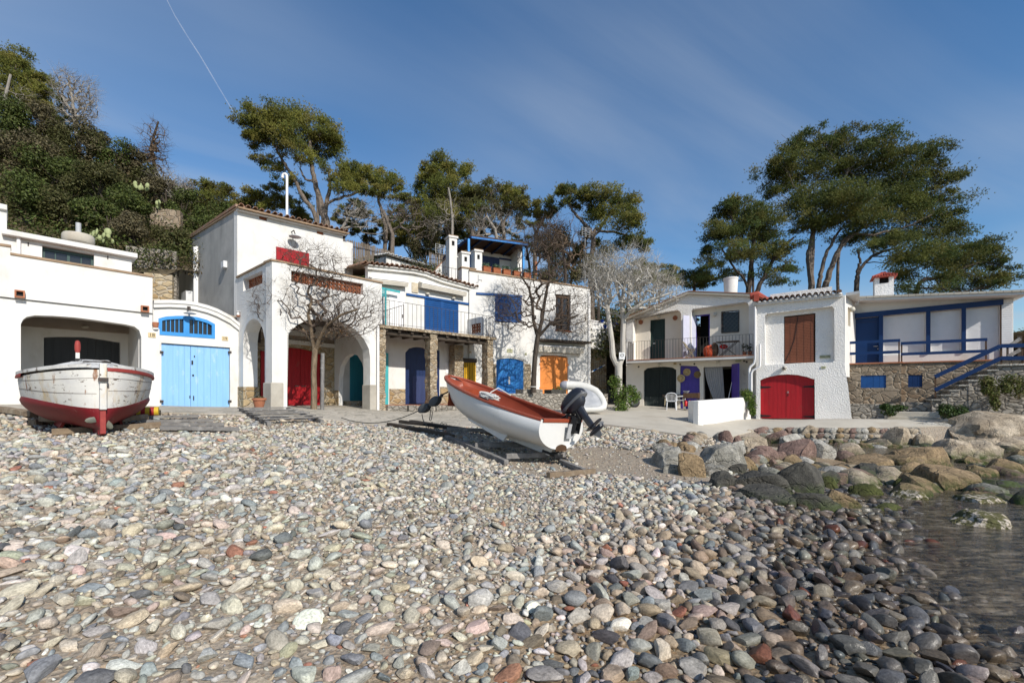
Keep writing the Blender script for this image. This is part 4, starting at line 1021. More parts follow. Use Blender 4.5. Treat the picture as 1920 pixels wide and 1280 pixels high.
mb = MB(); p0, q0 = FX.px(713, 540, .3); p1, q1 = FX.px(723, 557, .3)
for i in range(6): mb.box(FX, p0, p1, q1 + (q0 - q1) * i / 6, q1 + (q0 - q1) * (i + .6) / 6, .28, .32)
mb.box(FX, p1 - .03, p1 + .03, sl(.5), q0, .27, .33)
p2, q2 = FX.px(750, 547.5, .3); mb.bar(FX.w(p0, q0, .3), FX.w(p2, q2, .3), .06, .09); mb.obj('turquoise_frame', 'turquoise_paint', H3)
zt = lin(FW.px(722.8, 561), FW.px(925, 593.5)); r0, r1 = FW.a(722.8), FW.a(925.5)
mb = MB(); railing(mb, FW, r0, r1, lambda a: sl(a) + .0, zt, -.06, .21); mb.obj('railing', 'iron', H3)
FE = Fr(p=FW.w(r1, 0, -.06)[:2], t=(-FW.n[0], -FW.n[1]))
mb = MB(); railing(mb, FE, 0, .5, lambda a: sl(r1), lambda a: zt(r1), 0, .17); mb.obj('railing', 'iron', H3)
rm = FW.a(758.5); FE2 = Fr(p=FW.w(rm, 0, -.06)[:2], t=(-FW.n[0], -FW.n[1]))
mb = MB(); railing(mb, FE2, 0, 1.9, lambda a: sl(rm), lambda a: sl(rm) + .95, 0, .2); mb.obj('dividing_railing', 'iron', H3)
p0 = FW.a(921); FE3 = Fr(p=FW.w(p0, 0, -.55)[:2], t=(FW.n[0], FW.n[1]));
FE3 = Fr(p=FW.w(p0, 0, -1.98)[:2], t=(FW.n[0], FW.n[1]))
zz = sl(p0)
lp = [(.35, zz + .80), (1.15, zz + .80), (1.15, zz + .30), (.35, zz + .30)]
MB().poly(FE3, [(0, zz), (1.4, zz), (1.4, zz + .98), (1.2, zz + 1.10), (0, zz + 1.10)], -.14, 0, [lp]).obj('end_parapet', 'white_wash', H3)
lattice_parent = A
A_ = A; A = H3; lattice(FE3, lp, -.11, -.04, 'lattice_panel'); A = A_
xsn = [p[0] for p in nv[1:-1]]; zsn = [p[1] for p in nv[1:-1]]
mb = MB(); planks(mb, FX, xsn[0] + .01, xsn[-1] - .01, 1.36, lambda a: float(np.interp(a, xsn, zsn)) - .01, -.14, -.09, 7, .004); nd = mb.obj('navy_door', 'navy_paint', H3)
mb = MB(); mb.box(FX, FX.a(774.5), FX.a(799), 1.40, FX.px(785, 704.5)[1], -.085, -.065); mb.obj('door_panel', 'pale_navy_paint', nd)
x0, x1 = FX.a(722.5, .05), FX.a(728.5, .05); mb = MB(); planks(mb, FX, x0 - .5, x1, 1.36, lambda a: FX.px(726, 662)[1], .002, .05, 4, .004); mb.obj('turquoise_door', 'turquoise_paint', H3)
x0, x1 = FX.a(819, .05), FX.a(824, .05); mb = MB(); planks(mb, FX, x0 - .3, x1, 1.36, lambda a: FX.px(822, 657)[1], .002, .05, 3, .004); mb.obj('side_shutter', 'navy_paint', H3)
mb = MB(); mb.box(FX, FX.a(730), FX.a(759), 1.2, FX.px(745, 729)[1], .001, .05); mb.obj('stone_plinth', 'gold_stone', H3)
mb = MB(); mb.box(FX, FX.a(825), FX.a(852), 1.2, FX.px(835, 725)[1], .001, .05); mb.obj('stone_plinth', 'gold_stone', H3)
mb = MB(); mb.box(FX, FX.a(835), FX.a(847), FX.px(840, 700)[1], FX.px(840, 680)[1], .001, .03); mb.obj('meter_door', 'white_metal', H3, bevel=.006)
mb = MB(); zf = 1.345; mb.box(FW, a0 + .15, a1 + .2, .8, zf, -2.0, -.05); mb.obj('porch_floor', 'terracotta', H3)
mb = MB()
x = a0 + .3
while x < a1 - 2.2:
 w = random.uniform(.25, .5); mb.box(FW, x, x + w - .02, .8, zf + random.uniform(-.03, .012), -.049, .14 + random.uniform(-.04, .05)); x += w
mb.obj('porch_edge', 'grey_stone', H3, bevel=.03)
FO = Fr(930, 25.0, 2600)
H4 = thing('orange_door_house', 'broad white house with an azure arched door, orange doors and a roof terrace', 'house', FO.w(2.5, 1.7, -2), 'boathouses along the cove')
oz = lin(FO.px(890, 509), FO.px(1107, 541)); o0, o1 = FO.a(880), FO.a(1107.5)
bd = FO.pts([(930.5,780),(930.5,675),(940,672),(955,671),(970,673),(982,677),(982,780)])
od = FO.pts([(1012.5,780),(1012.5,668),(1016,665.5),(1061,667),(1065,671),(1065,780)])
bs = FO.pts([(928,553),(978,557),(978,605.5),(928,604)]); wn = FO.pts([(1042,551),(1070,553),(1070,620.5),(1042,619.5)])
zg = FO.px(956, 740)[1]
MB().poly(FO, [(o0, .9), (o1, .9), (o1, oz(o1)), (o0, oz(o0))], -.35, 0, [bd, od, bs, wn]).obj('front_wall', 'white_wash', H4)
MB().box(FO, o1 - .35, o1 - .002, .9, oz(o1) - .01, -6, -.351).obj('side_wall', 'white_wash', H4)
MB().box(FO, o0, o1 + .03, oz(o0), oz(o0) + .07, -.4, .06, dz=oz(o1 + .03) - oz(o0)).obj('parapet_coping', 'clay_edge', H4)
xsn = [p[0] for p in bd[1:-1]]; zsn = [p[1] for p in bd[1:-1]]
mb = MB(); planks(mb, FO, xsn[0] + .01, xsn[-1] - .01, zg, lambda a: float(np.interp(a, xsn, zsn)) - .012, -.12, -.07, 7, .006); dd = mb.obj('arched_door', 'azure_paint', H4)
mb = MB(); p, q = FO.px(955.8, 713, 0); mb.box(FO, p - .045, p + .045, q - .22, q + .22, -.07, -.055); mb.tube([FO.w(p - .02, q - .03, -.05), FO.w(p - .12, q - .03, -.02)], .015, 6); mb.obj('lock_plate', 'galvanised', dd)
mb = MB()
for d_, k in ((.06, 0), (.03, .09)):
 P = [(x, z + .06 + k) for x, z in FO.pts([(925,680.5),(935,673.5),(945,670.8),(955,670),(968,671.5),(978,675),(990,681.5)])]
 mb.poly(FO, P + [(x, z + .07) for x, z in P[::-1]], .001, d_)
mb.obj('arch_moulding', 'white_wash', H4)
mb = MB(); rough_col('stone_jamb', FO, FO.a(982.5), FO.a(995.5), .9, FO.px(990, 682)[1], -.1, .02, 'pillar_stone', H4); rough_col('stone_jamb', FO, FO.a(922.5), FO.a(929.8), .9, FO.px(926, 682)[1], -.1, .02, 'pillar_stone', H4)
m_ = (od[0][0] + od[-1][0]) / 2
xsn = [p[0] for p in od[1:-1]]; zsn = [p[1] for p in od[1:-1]]
for q0, q1, n in ((od[0][0] + .008, m_ - .004, 1), (m_ + .004, od[-1][0] - .008, 1)):
 mb = MB(); planks(mb, FO, q0, q1, zg, lambda a: float(np.interp(a, xsn, zsn)) - .01, -.10, -.05, n, .003); dd = mb.obj('orange_door', 'orange_paint', H4)
 s_ = q0 if q0 < m_ - .5 else q1
 for zz in (zg + 1.75, zg + .4): mb = MB(); mb.box(FO, s_ - .05, s_ + .05, zz - .04, zz + .04, -.049, .02); mb.box(FO, min(s_, s_ + (.5 if s_ < m_ else -.5)), max(s_, s_ + (.5 if s_ < m_ else -.5)), zz - .012, zz + .012, -.0495, -.042); mb.obj('hinge', 'orange_paint', dd)
 if q0 > m_ - .1: mb = MB(); mb.box(FO, m_ + .10, m_ + .13, zg + .75, zg + 1.05, -.049, -.035); mb.obj('handle', 'orange_paint', dd)
p0, q0 = FO.px(1004, 660.5, .05); p1, q1 = FO.px(1067, 665, .05)
mb = MB(); mb.box(FO, p0 - .1, p1 + .1, q0 - .09, q0 + .03, .001, .09, dz=q1 - q0); mb.obj('door_lintel', 'white_wash', H4)
mb = MB(); mb.box(FO, p0 - .15, p1 + .18, q0 + .10, q0 + .15, .001, .16, dz=q1 - q0); mb.obj('drip_moulding', 'white_wash', H4)
aw = awning(FO, 1007, 648, 1090, 652.5, .36, .36, (H4, 'cream awning rolled up above the orange doors'))
p0, q0 = FO.px(1007, 638.5, .2); p1, q1 = FO.px(1102, 644, .2)
mb = MB(); mb.box(FO, p0, p1, q0 - .02, q0 + .09, .002, .55, dz=q1 - q0); mb.obj('awning_board', 'dark_timber', H4)
p, q = FO.px(1036, 654, .1); wl = thing('wall_lamp', 'small black lamp between the awning and the orange doors', 'lamp', FO.w(p, q, .1))
mb = MB(); mb.box(FO, p - .06, p + .04, q - .02, q + .2, .17, .24); mb.obj('bracket', 'iron', wl); mb = MB(); mb.ell(FO.w(p + .03, q - .05, .26), (.11, .11, .09)); mb.obj('lamp_shade', 'iron', wl, True)
def sign(fr, u, v, w, h, parent, mat, d=0.0, s=None, sz=.1, name='name_plate'):
 a, z = fr.px(u, v, d + .03); mb = MB(); mb.box(fr, a - w / 2, a + w / 2, z - h / 2, z + h / 2, d + .001, d + .03); o = mb.obj(name, mat, parent, bevel=.004)
 if s: t = text(s, sz, fr, a, z, d + .0315, parent); t.parent = o
 return o
sg = sign(FO, 956, 657.5, .34, .20, H4, 'green_plaque')
sign(FO, 986, 663.5, .12, .12, H4, 'green_plaque', 0, '25', .09, 'number_plate'); sign(FO, 1072.5, 661, .12, .12, H4, 'green_plaque', 0, '26', .09, 'number_plate')
(x0, z1), (x1, z2), (_, b2), (_, b1) = bs; m = (x0 + x1) / 2
for q0, q1 in ((x0 + .01, m - .004), (m + .004, x1 - .01)):
 mb = MB(); louvres(mb, FO, q0, q1, max(b1, b2), min(z1, z2), -.01, .11, .05); mb.obj('shutter', 'cobalt_paint', H4)
p0, q0 = FO.px(893, 549.5, .03); p1, q1 = FO.px(979, 555, .03); MB().box(FO, p0, p1, q0 - .07, q0 + .04, .001, .06, dz=q1 - q0).obj('shutter_rail', 'cobalt_paint', H4)
(x0, z1), (x1, z2), (_, b2), (_, b1) = wn; zt, zb = min(z1, z2) - .005, max(b1, b2) + .01
mb = MB()
for q in (x0, x1 - .10): mb.box(FO, q, q + .10, zb, zt, -.24, -.12)
mb.box(FO, x0 + .1, x1 - .1, zt - .14, zt, -.24, -.121); mb.box(FO, x0 + .1, x1 - .1, zb, zb + .08, -.24, -.121); mb.box(FO, (x0 + x1) / 2 - .035, (x0 + x1) / 2 + .035, zb + .08, zt - .14, -.235, -.125); mb.box(FO, x0 + .1, x1 - .1, zb + .9, zb + .95, -.235, -.128)
wf = mb.obj('window', 'frame_brown', H4); MB().box(FO, x0 + .05, x1 - .05, zb + .04, zt - .05, -.215, -.205).obj('pane', 'window_glass', wf)
mb = MB(); mb.box(FO, x0 - .05, x1 + .05, zb - .07, zb - .012, -.2, .07); mb.obj('sill', 'brick_grille', H4)
mb = MB()
for i in range(9): x = x0 + .06 + (x1 - x0 - .12) * i / 8; mb.box(FO, x - .008, x + .008, zb, zb + .85, -.09, -.075)
mb.obj('window_grille', 'iron', H4)
mb = MB(); p = FO.a(1104, .06); mb.tube([FO.w(p, 1.8, .06), FO.w(p, oz(p) - .3, .06)], .05, 8); mb.obj('downpipe', 'white_metal', H4, True)
p0, p1 = FO.a(868), FO.a(890.5); z0, z1 = FO.px(880, 745)[1], FO.px(880, 680)[1]
FY = FO.off(.0)
yg = thing('slatted_gate', 'yellow slatted gate in a dark frame beside the stone pillar', 'gate', FO.w((p0 + p1) / 2, 1.5, .1))
mb = MB()
for i in range(7): x = p0 + (p1 - p0) * (i + .15) / 7; mb.box(FO, x, x + (p1 - p0) / 7 * .62, 1.5, z1, .14, .17)
mb.obj('slat_panel', 'yellow_paint', yg); mb = MB(); mb.box(FO, p0 - .05, p1 + .03, z1 + .002, z1 + .22, .02, .2); mb.box(FO, p0, p1, 1.4, z1, .012, .05); mb.obj('gate_frame', 'dark_timber', yg)
plate(FO, 882, 660, .12, .10, '24', H4, 'plaque', .08)
FT = FO.off(-1.2)
rz_ = oz(0) - .5
MB().box(FO, o0, o1 - .36, rz_, rz_ + .15, -6, -.36).obj('terrace_floor', 'terracotta', H4)
p0, p1 = FO.a(866, -.1), FO.a(891, -.1); zt = FO.px(880, 504, -.1)[1]
MB().box(FO, p0, p1, oz(p0) - 1.2, zt, -.55, -.1).obj('parapet_block', 'white_wash', H4); MB().box(FO, p0 - .05, p1 + .05, zt, zt + .06, -.6, -.05).obj('block_coping', 'clay_edge', H4)
def chimney(fr, u0, u1, vt, zb, d0, d1, label, cap='clay_edge'):
 p0, p1 = fr.a(u0, d1), fr.a(u1, d1); zt = fr.px((u0 + u1) / 2, vt, d1)[1]
 c = thing('chimney', label, 'chimney', fr.w((p0 + p1) / 2, zb, (d0 + d1) / 2), 'white chimneys on the roof terrace')
 w = (p1 - p0) * .32; hs = zt - .42
 mb = MB(); mb.poly(fr, [(p0, zb), (p1, zb), (p1, zt), (p0, zt)], d0, d1, [[(p0 + w, hs), (p1 - w, hs), (p1 - w, hs + .26), (p0 + w, hs + .26)]]); mb.obj('shaft', 'white_wash', c)
 mb = MB(); mb.box(fr, p0 + .03, p1 - .03, hs - .02, hs + .28, d1 - .14, d1 - .10); mb.obj('smoke_hole', 'dark_room', c)
 mb = MB(); mb.box(fr, p0 - .06, p1 + .06, zt + .001, zt + .10, d0 - .06, d1 + .06); mb.obj('chimney_cap', 'white_wash', c, bevel=.02)
 mb = MB(); mb.box(fr, p0 - .05, p1 + .05, zt + .101, zt + .14, d0 - .05, d1 + .05); mb.obj('cap_tile', cap, c)
chimney(FT, 842.5, 857, 446, 5.5, -.55, 0, 'tall slender white chimney left of the blue pergola')
chimney(FT, 866, 880.5, 476, rz_, -.55, 0, 'squat white chimney with a tiled cap, middle of the three')
chimney(FT, 890.5, 904, 472, rz_, -.55, .06, 'squat white chimney beside the terracotta planters')
FQ = FO.off(-2.0)
P = FQ.pts([(812,512),(842,478),(868,478),(868,540),(812,540)]); MB().poly(FQ, P, -.2, 0).obj('stair_parapet', 'white_wash', H4)
mb = MB(); mb.bar(FQ.w(P[0][0] - .02, P[0][1] + .03, -.1), FQ.w(P[1][0], P[1][1] + .03, -.1), .26, .05); mb.obj('stair_coping', 'roof_tile', H4)
PH = FO.off(-3.4)
ph = thing('penthouse', 'small white rooftop room with a dark blue door under a blue pergola', 'house', PH.w(PH.a(915), rz_, -1))
a0p, a1p = PH.a(872), PH.a(962); zt = PH.px(920, 475)[1]
dop = PH.pts([(905,510),(905,479.5),(936,482),(936,510)]); dop = [(dop[0][0], rz_ + .16), dop[1], dop[2], (dop[3][0], rz_ + .16)]
MB().poly(PH, [(a0p, rz_), (a1p, rz_), (a1p, zt), (a0p, zt + .08)], -3, 0, []).obj('wall', 'white_wash', ph)
mb = MB(); m = (dop[0][0] + dop[3][0]) / 2
planks(mb, PH, dop[0][0], dop[3][0], rz_ + .16, lambda a: dop[1][1], .002, .06, 5, .01); mb.obj('double_door', 'navy_paint', ph)
mb = MB(); mb.box(PH, PH.a(880), PH.a(888), rz_ + .2, PH.px(885, 478)[1], .002, .05); mb.obj('narrow_shutter', 'cobalt_paint', ph)
mb = MB(); mb.box(PH, PH.a(936), PH.a(958), PH.px(945, 486)[1] - .05, PH.px(945, 486)[1] + .05, .002, .06); mb.obj('shutter_rail', 'navy_paint', ph)
mb = MB(); mb.box(PH, PH.a(958), PH.a(970), rz_, PH.px(964, 475)[1], -.2, .9); mb.obj('side_wall', 'white_wash', ph)
pg = thing('pergola', 'blue painted timber pergola with a reed roof over the roof terrace', 'pergola', PH.w(PH.a(930), rz_, 1))
zf0, zf1 = FO.px(884, 445, -1.6)[1], FO.px(990, 459, -1.6)[1]; fa0, fa1 = FO.a(884, -1.6), FO.a(991, -1.6)
zb0 = zf0 - .55
mb = MB(); mb.bar(FO.w(fa0, zf0, -1.6), FO.w(fa1, zf1, -1.6), .07, .10); mb.bar(FO.w(fa0 - .6, zb0, -5.4), FO.w(fa1, zf1 - .55, -5.4), .08, .16); mb.obj('beam', 'azure_paint', pg)
for i in range(6):
 q = i / 5; mb = MB(); mb.bar(FO.w(fa0 + (fa1 - fa0) * q - (.6 * (1 - q)), zb0 + (zf1 - zf0) * q + .06, -5.3), FO.w(fa0 + (fa1 - fa0) * q, zf0 + (zf1 - zf0) * q + .04, -1.65), .06, .10); mb.obj('rafter', 'rail_blue', pg)
mb = MB(); Q = [FO.w(fa0 - .6, zb0 + .16, -5.4), FO.w(fa1, zf1 - .55 + .16, -5.4), FO.w(fa1, zf1 + .10, -1.62), FO.w(fa0, zf0 + .10, -1.62)]
mb.add(Q + [(x, y, z + .05) for x, y, z in Q], [(3, 2, 1, 0), (4, 5, 6, 7), (0, 1, 5, 4), (1, 2, 6, 5), (2, 3, 7, 6), (3, 0, 4, 7)]); mb.obj('reed_roof', 'frame_brown', pg)
for u in (878.5, 981):
 p = FO.a(u, -1.75); mb = MB(); mb.box(FO, p - .06, p + .06, rz_, zf0 + (zf1 - zf0) * (p - fa0) / (fa1 - fa0) - .06, -1.8, -1.69); mb.obj('post', 'blue_trim', pg)
mb = MB(); q0, q1 = FO.px(808, 495, -.6), FO.px(869, 507, -.6); mb2 = lin(q0, q1)
railing(mb, FO, q0[0], q1[0], lambda a: mb2(a) - .95, mb2, -.6, .22); tag(mb.obj('iron_railing', 'iron', None), 'thin black iron railing in front of the tall white chimney', 'railing')
def tuft_leaves(c, r, n, size, cols, up=.5, flat=1.0, seed=None):
 """loose leaves in an ellipsoid: arrays of vertices, faces and colours"""
 rg = np.random.default_rng(seed) if seed is not None else RNG
 p = rg.normal(size=(n, 3)); p /= np.linalg.norm(p, axis=1)[:, None]; p *= rg.random((n, 1)) ** .45
 nrm = p + rg.normal(size=(n, 3)) * .6 + np.array([0, 0, up]); nrm /= np.linalg.norm(nrm, axis=1)[:, None]
 pos = p * np.array(r) + np.array(c)
 t1 = np.cross(nrm, rg.normal(size=(n, 3))); t1 /= np.linalg.norm(t1, axis=1)[:, None] + 1e-9; t2 = np.cross(nrm, t1)
 s = size * rg.uniform(.6, 1.35, (n, 1))
 V = np.stack([pos - t1 * s, pos + t2 * s * .45, pos + t1 * s, pos - t2 * s * .45], 1).reshape(-1, 3)
 col = np.array(cols)[rg.integers(0, len(cols), n)] * rg.uniform(.7, 1.25, (n, 1))
 return V, np.repeat(col, 4, 0)
def leaf_obj(name, chunks, parent=None, mat='leaf', loc=None, tri=False):
 V = np.concatenate([c[0] for c in chunks]); Cc = np.concatenate([c[1] for c in chunks]); k = 3 if tri else 4
 nf = len(V) // k
 org = ORG[parent.name] if parent is not None else Vector(loc if loc is not None else (V[:, 0].mean(), V[:, 1].mean(), V[:, 2].min()))
 me = bpy.data.meshes.new(name); me.vertices.add(len(V)); me.vertices.foreach_set('co', (V - np.array(org)).astype(np.float32).ravel())
 me.loops.add(len(V)); me.loops.foreach_set('vertex_index', np.arange(len(V), dtype=np.int32))
 me.polygons.add(nf); me.polygons.foreach_set('loop_start', np.arange(0, len(V), k, dtype=np.int32))
 me.update(calc_edges=True)
 at_ = me.attributes.new('tint', 'FLOAT_COLOR', 'POINT'); at_.data.foreach_set('color', np.concatenate([Cc, np.ones((len(Cc), 1))], 1).astype(np.float32).ravel())
 me.materials.append(MATS[mat]); o = bpy.data.objects.new(name, me); COL.objects.link(o)
 if parent is not None: o.parent = parent
 else: o.location = org
 ORG[o.name] = org
 return o
GREY_GREEN = [(.10, .16, .10), (.14, .20, .13), (.07, .12, .07)]
pl = None
for i, u in enumerate((912.5, 931, 949.5, 969, 988)):
 p, q = FO.px(u, 510, -.12); q = oz(p) + .07; loc = FO.w(p, q, -.15)
 lab = ['leftmost terracotta planter of succulents on the terrace parapet, next to the chimney', 'second terracotta planter from the chimney on the terrace parapet', 'third terracotta planter from the chimney on the terrace parapet', 'fourth terracotta planter on the terrace parapet, behind twigs', 'rightmost terracotta planter on the terrace parapet, behind twigs'][i]
 pt = thing('planter', lab, 'planter', loc, 'terracotta planters on the terrace parapet')
 mb = MB(); mb.box(FO, p - .22, p + .22, q + .002, q + .27, -.26, -.02); mb.box(FO, p - .24, p + .24, q + .271, q + .31, -.28, 0); mb.obj('trough', 'brick_grille', pt, bevel=.01)
 leaf_obj('plant', [tuft_leaves(FO.w(p, q + .42, -.14), (.24, .16, .16), 90, .07, GREY_GREEN, .9)], pt)
p, q = FO.px(1004.5, 512, -.2); mb = MB(); mb.tube([FO.w(p, q - .1, -.2), FO.w(p, FO.px(1004, 491, -.2)[1], -.2)], .09, 10); tag(mb.obj('vent_pipe', 'terracotta', None, True), 'upright terracotta vent pipe on the parapet right of the planters', 'pipe')
mb = MB(); p, q = FO.px(897, 524, .03); mb.tube([FO.w(p, q + .25, .03), FO.w(p, q - .15, .03), FO.w(p - .12, q - .15, .03)], .012, 5); mb.tube([FO.w(p, q, .03), FO.w(p + .2, q, .03), FO.w(p + .2, q - .06, .03)], .012, 5); mb.obj('pipe_bracket', 'galvanised', H4)
FF = Fr(932, 21.6, 2600); zw = FO.px(956, 741)[1] - .03
zw = E + (HV - 737.5) * FF.depth(1000) / F
mb = MB(); mb.box(FF, FF.a(925), FF.a(1140), .7, zw, -.35, 0); tag(mb.obj('platform_wall', 'grey_stone', None, bevel=.02), 'low pale rubble wall below the azure and orange doors', 'wall')
mb = MB(); q0 = Vector(FF.w(FF.a(925), zw - .02, -.351)); q1 = Vector(FF.w(FF.a(1140), zw - .02, -.351)); q2 = Vector(FO.w(o1 + .4, zw - .02, -.3)); q3 = Vector(FO.w(o0, zw - .02, -.3))
mb.add([q0, q1, q2, q3] + [x - Vector((0, 0, .5)) for x in (q0, q1, q2, q3)], [(0, 1, 2, 3), (0, 4, 5, 1)]); mb.obj('terrace', 'concrete', None, kind='structure')
FPn = Fr(1000, 22.6, 2600)
mb = MB(); mb.box(FPn, FPn.a(981), FPn.a(1018), zw - .1, FPn.px(1000, 729.5)[1], -.8, 0); tag(mb.obj('tree_planter', 'grey_stone', None, bevel=.03), 'square rubble planter holding the bare tree by the orange doors', 'planter')
mb = MB(); x0, x1 = FPn.a(1034), FPn.a(1062); mb.box(FPn, x0, x1, zw - .1, FPn.px(1045, 730)[1], -.7, 0); tag(mb.obj('stone_trough', 'rock_dark', None, bevel=.03), 'dark stone trough in front of the orange doors, behind the inflatable dinghy', 'planter')
tag(leaf_obj('shrub', [tuft_leaves(FPn.w(FPn.a(1056), FPn.px(1056, 731)[1], -.3), (.4, .3, .22), 200, .07, [(.06, .09, .02), (.10, .14, .03), (.14, .16, .04)])]), 'low green shrub growing in the dark stone trough', 'shrub')
FR_ = Fr(700, 26.0, 1940)
ru = thing('upper_cottage', 'small white cottage with a whitewashed tile roof behind the balcony house', 'house', FR_.w(2, 7, -1))
ce = [FR_.px(724, 478), FR_.px(806, 502)]
rzf = lin(*ce)
x0, x1 = ce[0][0], ce[1][0]
MB().poly(FR_, [(x0, 6), (x1, 6), (x1, rzf(x1) - .1), (x0, rzf(x0) - .1)], -.3, 0).obj('wall', 'white_wash', ru)
FRs = Fr(p=FR_.w(x0, 0, -.0)[:2], t=(FR_.n[0], FR_.n[1]));
P = FRs
gl = [(-2.6, rzf(x0) - 1.3), (0, rzf(x0) - .1)]
MB().poly(FRs, [(-3.2, 6), (-.001, 6), (-.001, rzf(x0) - .1), (-3.2, rzf(x0) + .3)], -.25, 0).obj('side_wall', 'white_wash', ru)
mb = MB(); tile_roof(mb, FR_.w(x0 - .1, rzf(x0), .25), FR_.w(x1, rzf(x1), .25), Vector((-FR_.n[0], -FR_.n[1], .16)) * 3.4, 12); mb.obj('roof', 'white_wash', ru, 50)
mb = MB(); mb.loft([[FR_.w(x0 - .1, rzf(x0) - .02, .25), FR_.w(x1, rzf(x1) - .02, .25)], [tuple(Vector(FR_.w(x0 - .1, rzf(x0) - .02, .25)) + Vector((-FR_.n[0], -FR_.n[1], .16)) * 3.4), tuple(Vector(FR_.w(x1, rzf(x1) - .02, .25)) + Vector((-FR_.n[0], -FR_.n[1], .16)) * 3.4)]]); mb.obj('roof_deck', 'white_wash', ru)
w0, w1 = FR_.a(740), FR_.a(775); zz = rzf((w0 + w1) / 2) - .65; mb = MB(); mb.box(FR_, w0, w1, zz - 1.0, zz + .25, .002, .05); mb.obj('blue_window', 'navy_paint', ru)
mb = MB(); zr = lin(FW.px(660, 461, -3.5), FW.px(806, 494, -3.5)); x0, x1 = FW.a(662, -3.5), FW.a(806, -3.5)
railing(mb, FW, x0, x1, lambda a: zr(a) - 1.0, zr, -3.5, .24); tag(mb.obj('iron_railing', 'iron', None), 'thin iron railing running above the tiled eaves of the balcony house', 'railing')
def fence(fr, tops, h, label, mat='bamboo'):
 f = thing('reed_fence', label, 'fence', fr.w(tops[0][0], tops[0][1] - h, 0)); mb = MB()
 xs_ = [p[0] for p in tops]; zs2 = [p[1] for p in tops]; a = xs_[0]
 while a < xs_[-1]:
  z = float(np.interp(a, xs_, zs2)) + random.uniform(-.05, .05); mb.tube([fr.w(a, z - h, random.uniform(-.015, .015)), fr.w(a + random.uniform(-.02, .02), z, random.uniform(-.02, .02))], .026, 4, True); a += .05
 mb.obj('reed_panel', mat, f); mb = MB()
 for k in range(3):
  a = xs_[0] + (xs_[-1] - xs_[0]) * (k + .1) / 2.4; z = float(np.interp(a, xs_, zs2)); mb.tube([fr.w(a, z - h - .3, -.06), fr.w(a, z + .08, -.06)], .04, 6)
 mb.obj('fence_post', 'dark_timber', f)
 mb = MB(); mb.tube([fr.w(x, z - .35, .04) for x, z in tops], .015, 4); mb.obj('wire', 'iron', f)
FN = Fr(700, 27.5, 1940)
fence(FN, FN.pts([(642,448),(690,458),(738,474),(744,478)]), 1.9, 'long grey reed fence climbing the slope above the balcony house')
FN2 = Fr(820, 28.5, 2300); fence(FN2, FN2.pts([(805,474),(842,478)]), 2.0, 'short grey reed fence left of the tall white chimney')
def antenna(fr, u, vb, vt, label, d=0):
 p, zt = fr.px(u, vt, d); zb = fr.px(u, vb, d)[1]; an = thing('antenna', label, 'antenna', fr.w(p, zb, d))
 mb = MB(); mb.tube([fr.w(p, zb, d), fr.w(p, zt, d)], .025, 6); mb.obj('mast', 'galvanised', an)
 mb = MB(); s = .30
 for k in range(5): z = zt - .05 - k * .13; mb.tube([fr.w(p - s, z, d + .1), fr.w(p + s, z, d + .1)], .014, 4)
 for q in (-s, s, 0): mb.tube([fr.w(p + q, zt - .6, d + .1), fr.w(p + q, zt - .03, d + .1)], .014, 4)
 mb.bar(fr.w(p - .05, zt - .3, d), fr.w(p - .05, zt - .3, d + .8), .04, .04)
 for k in range(4): mb.tube([fr.w(p - .25, zt - .3, d + .2 + k * .17), fr.w(p + .15, zt - .3, d + .2 + k * .17)], .010, 4)
 mb.obj('grid_reflector', 'galvanised', an)
antenna(FN2, 824, 500, 458, 'grid television antenna behind the short reed fence')
antenna(Fr(1096, 29.0, 2600), 1097, 560, 427, 'tall television antenna standing among the bare trees')
FC = Fr(1107, 28.6, 2600)
wl_ = thing('garden_wall', 'white garden wall with white lattice shelves above the dark stairway', 'wall', FC.w(1, 1.2, 0))
p0, p1 = FC.a(1107.5), FC.a(1215); z0, z1 = FC.px(1107, 614)[1], FC.px(1180, 628)[1]
MB().poly(FC, [(p0, FC.px(1107, 652)[1]), (p1, FC.px(1107, 668)[1]), (p1, z1), (p0, z0)], -.3, 0).obj('wall', 'white_wash', wl_)
mb = MB(); zA = lin((p0, z0), (p1, z1))
for k in range(22): a = p0 + (p1 - p0) * k / 22; mb.bar(FC.w(a, zA(a), -.1), FC.w(a + .12, zA(a) + .46, -.1), .03, .03); mb.bar(FC.w(a + .12, zA(a), -.13), FC.w(a, zA(a) + .46, -.13), .03, .03)
mb.bar(FC.w(p0, z0 + .48, -.1), FC.w(p1, z1 + .48, -.1), .06, .05); mb.bar(FC.w(p0, z0 + .02, -.1), FC.w(p1, z1 + .02, -.1), .06, .05); mb.obj('lattice_railing', 'white_metal', wl_)
MB().box(FC, p0, p1, z0 - .02, z0 + .55, -.9, -.7, dz=z1 - z0).obj('back_panel', 'white_wash', wl_)
MB().box(FC, FC.a(1118), FC.a(1137, -.2), .9, FC.px(1125, 640)[1], -.9, -.2).obj('stone_pier', 'gold_stone', wl_)
FCb = FC.off(-2.6)
MB().box(FCb, FCb.a(1100), FCb.a(1215), .9, FCb.px(1150, 652)[1], -.3, 0).obj('rear_stone_wall', 'rock_dark', wl_)
st = thing('stairway', 'dark stone steps rising between the two white houses behind the pale tree', 'stairs', FC.w(FC.a(1150), 1.1, -.5))
for k in range(9):
 mb = MB(); mb.box(FC, FC.a(1138), FC.a(1180), .9 + .0, 1.25 + .17 * k, -.35 - .27 * k, -.08 - .27 * k); mb.obj('step', 'grey_stone', st)
q0, q1 = FC.px(1109, 697, .2), FC.px(1136, 684, .2)
mb = MB(); mb.tube([FC.w(q0[0], q0[1], .2), FC.w(q1[0], q1[1], .1)], .035, 8);
MB_r = mb
hr = thing('handrail', 'blue and white striped pole handrail over thin iron bars', 'railing', FC.w(q0[0], 1.2, .1))
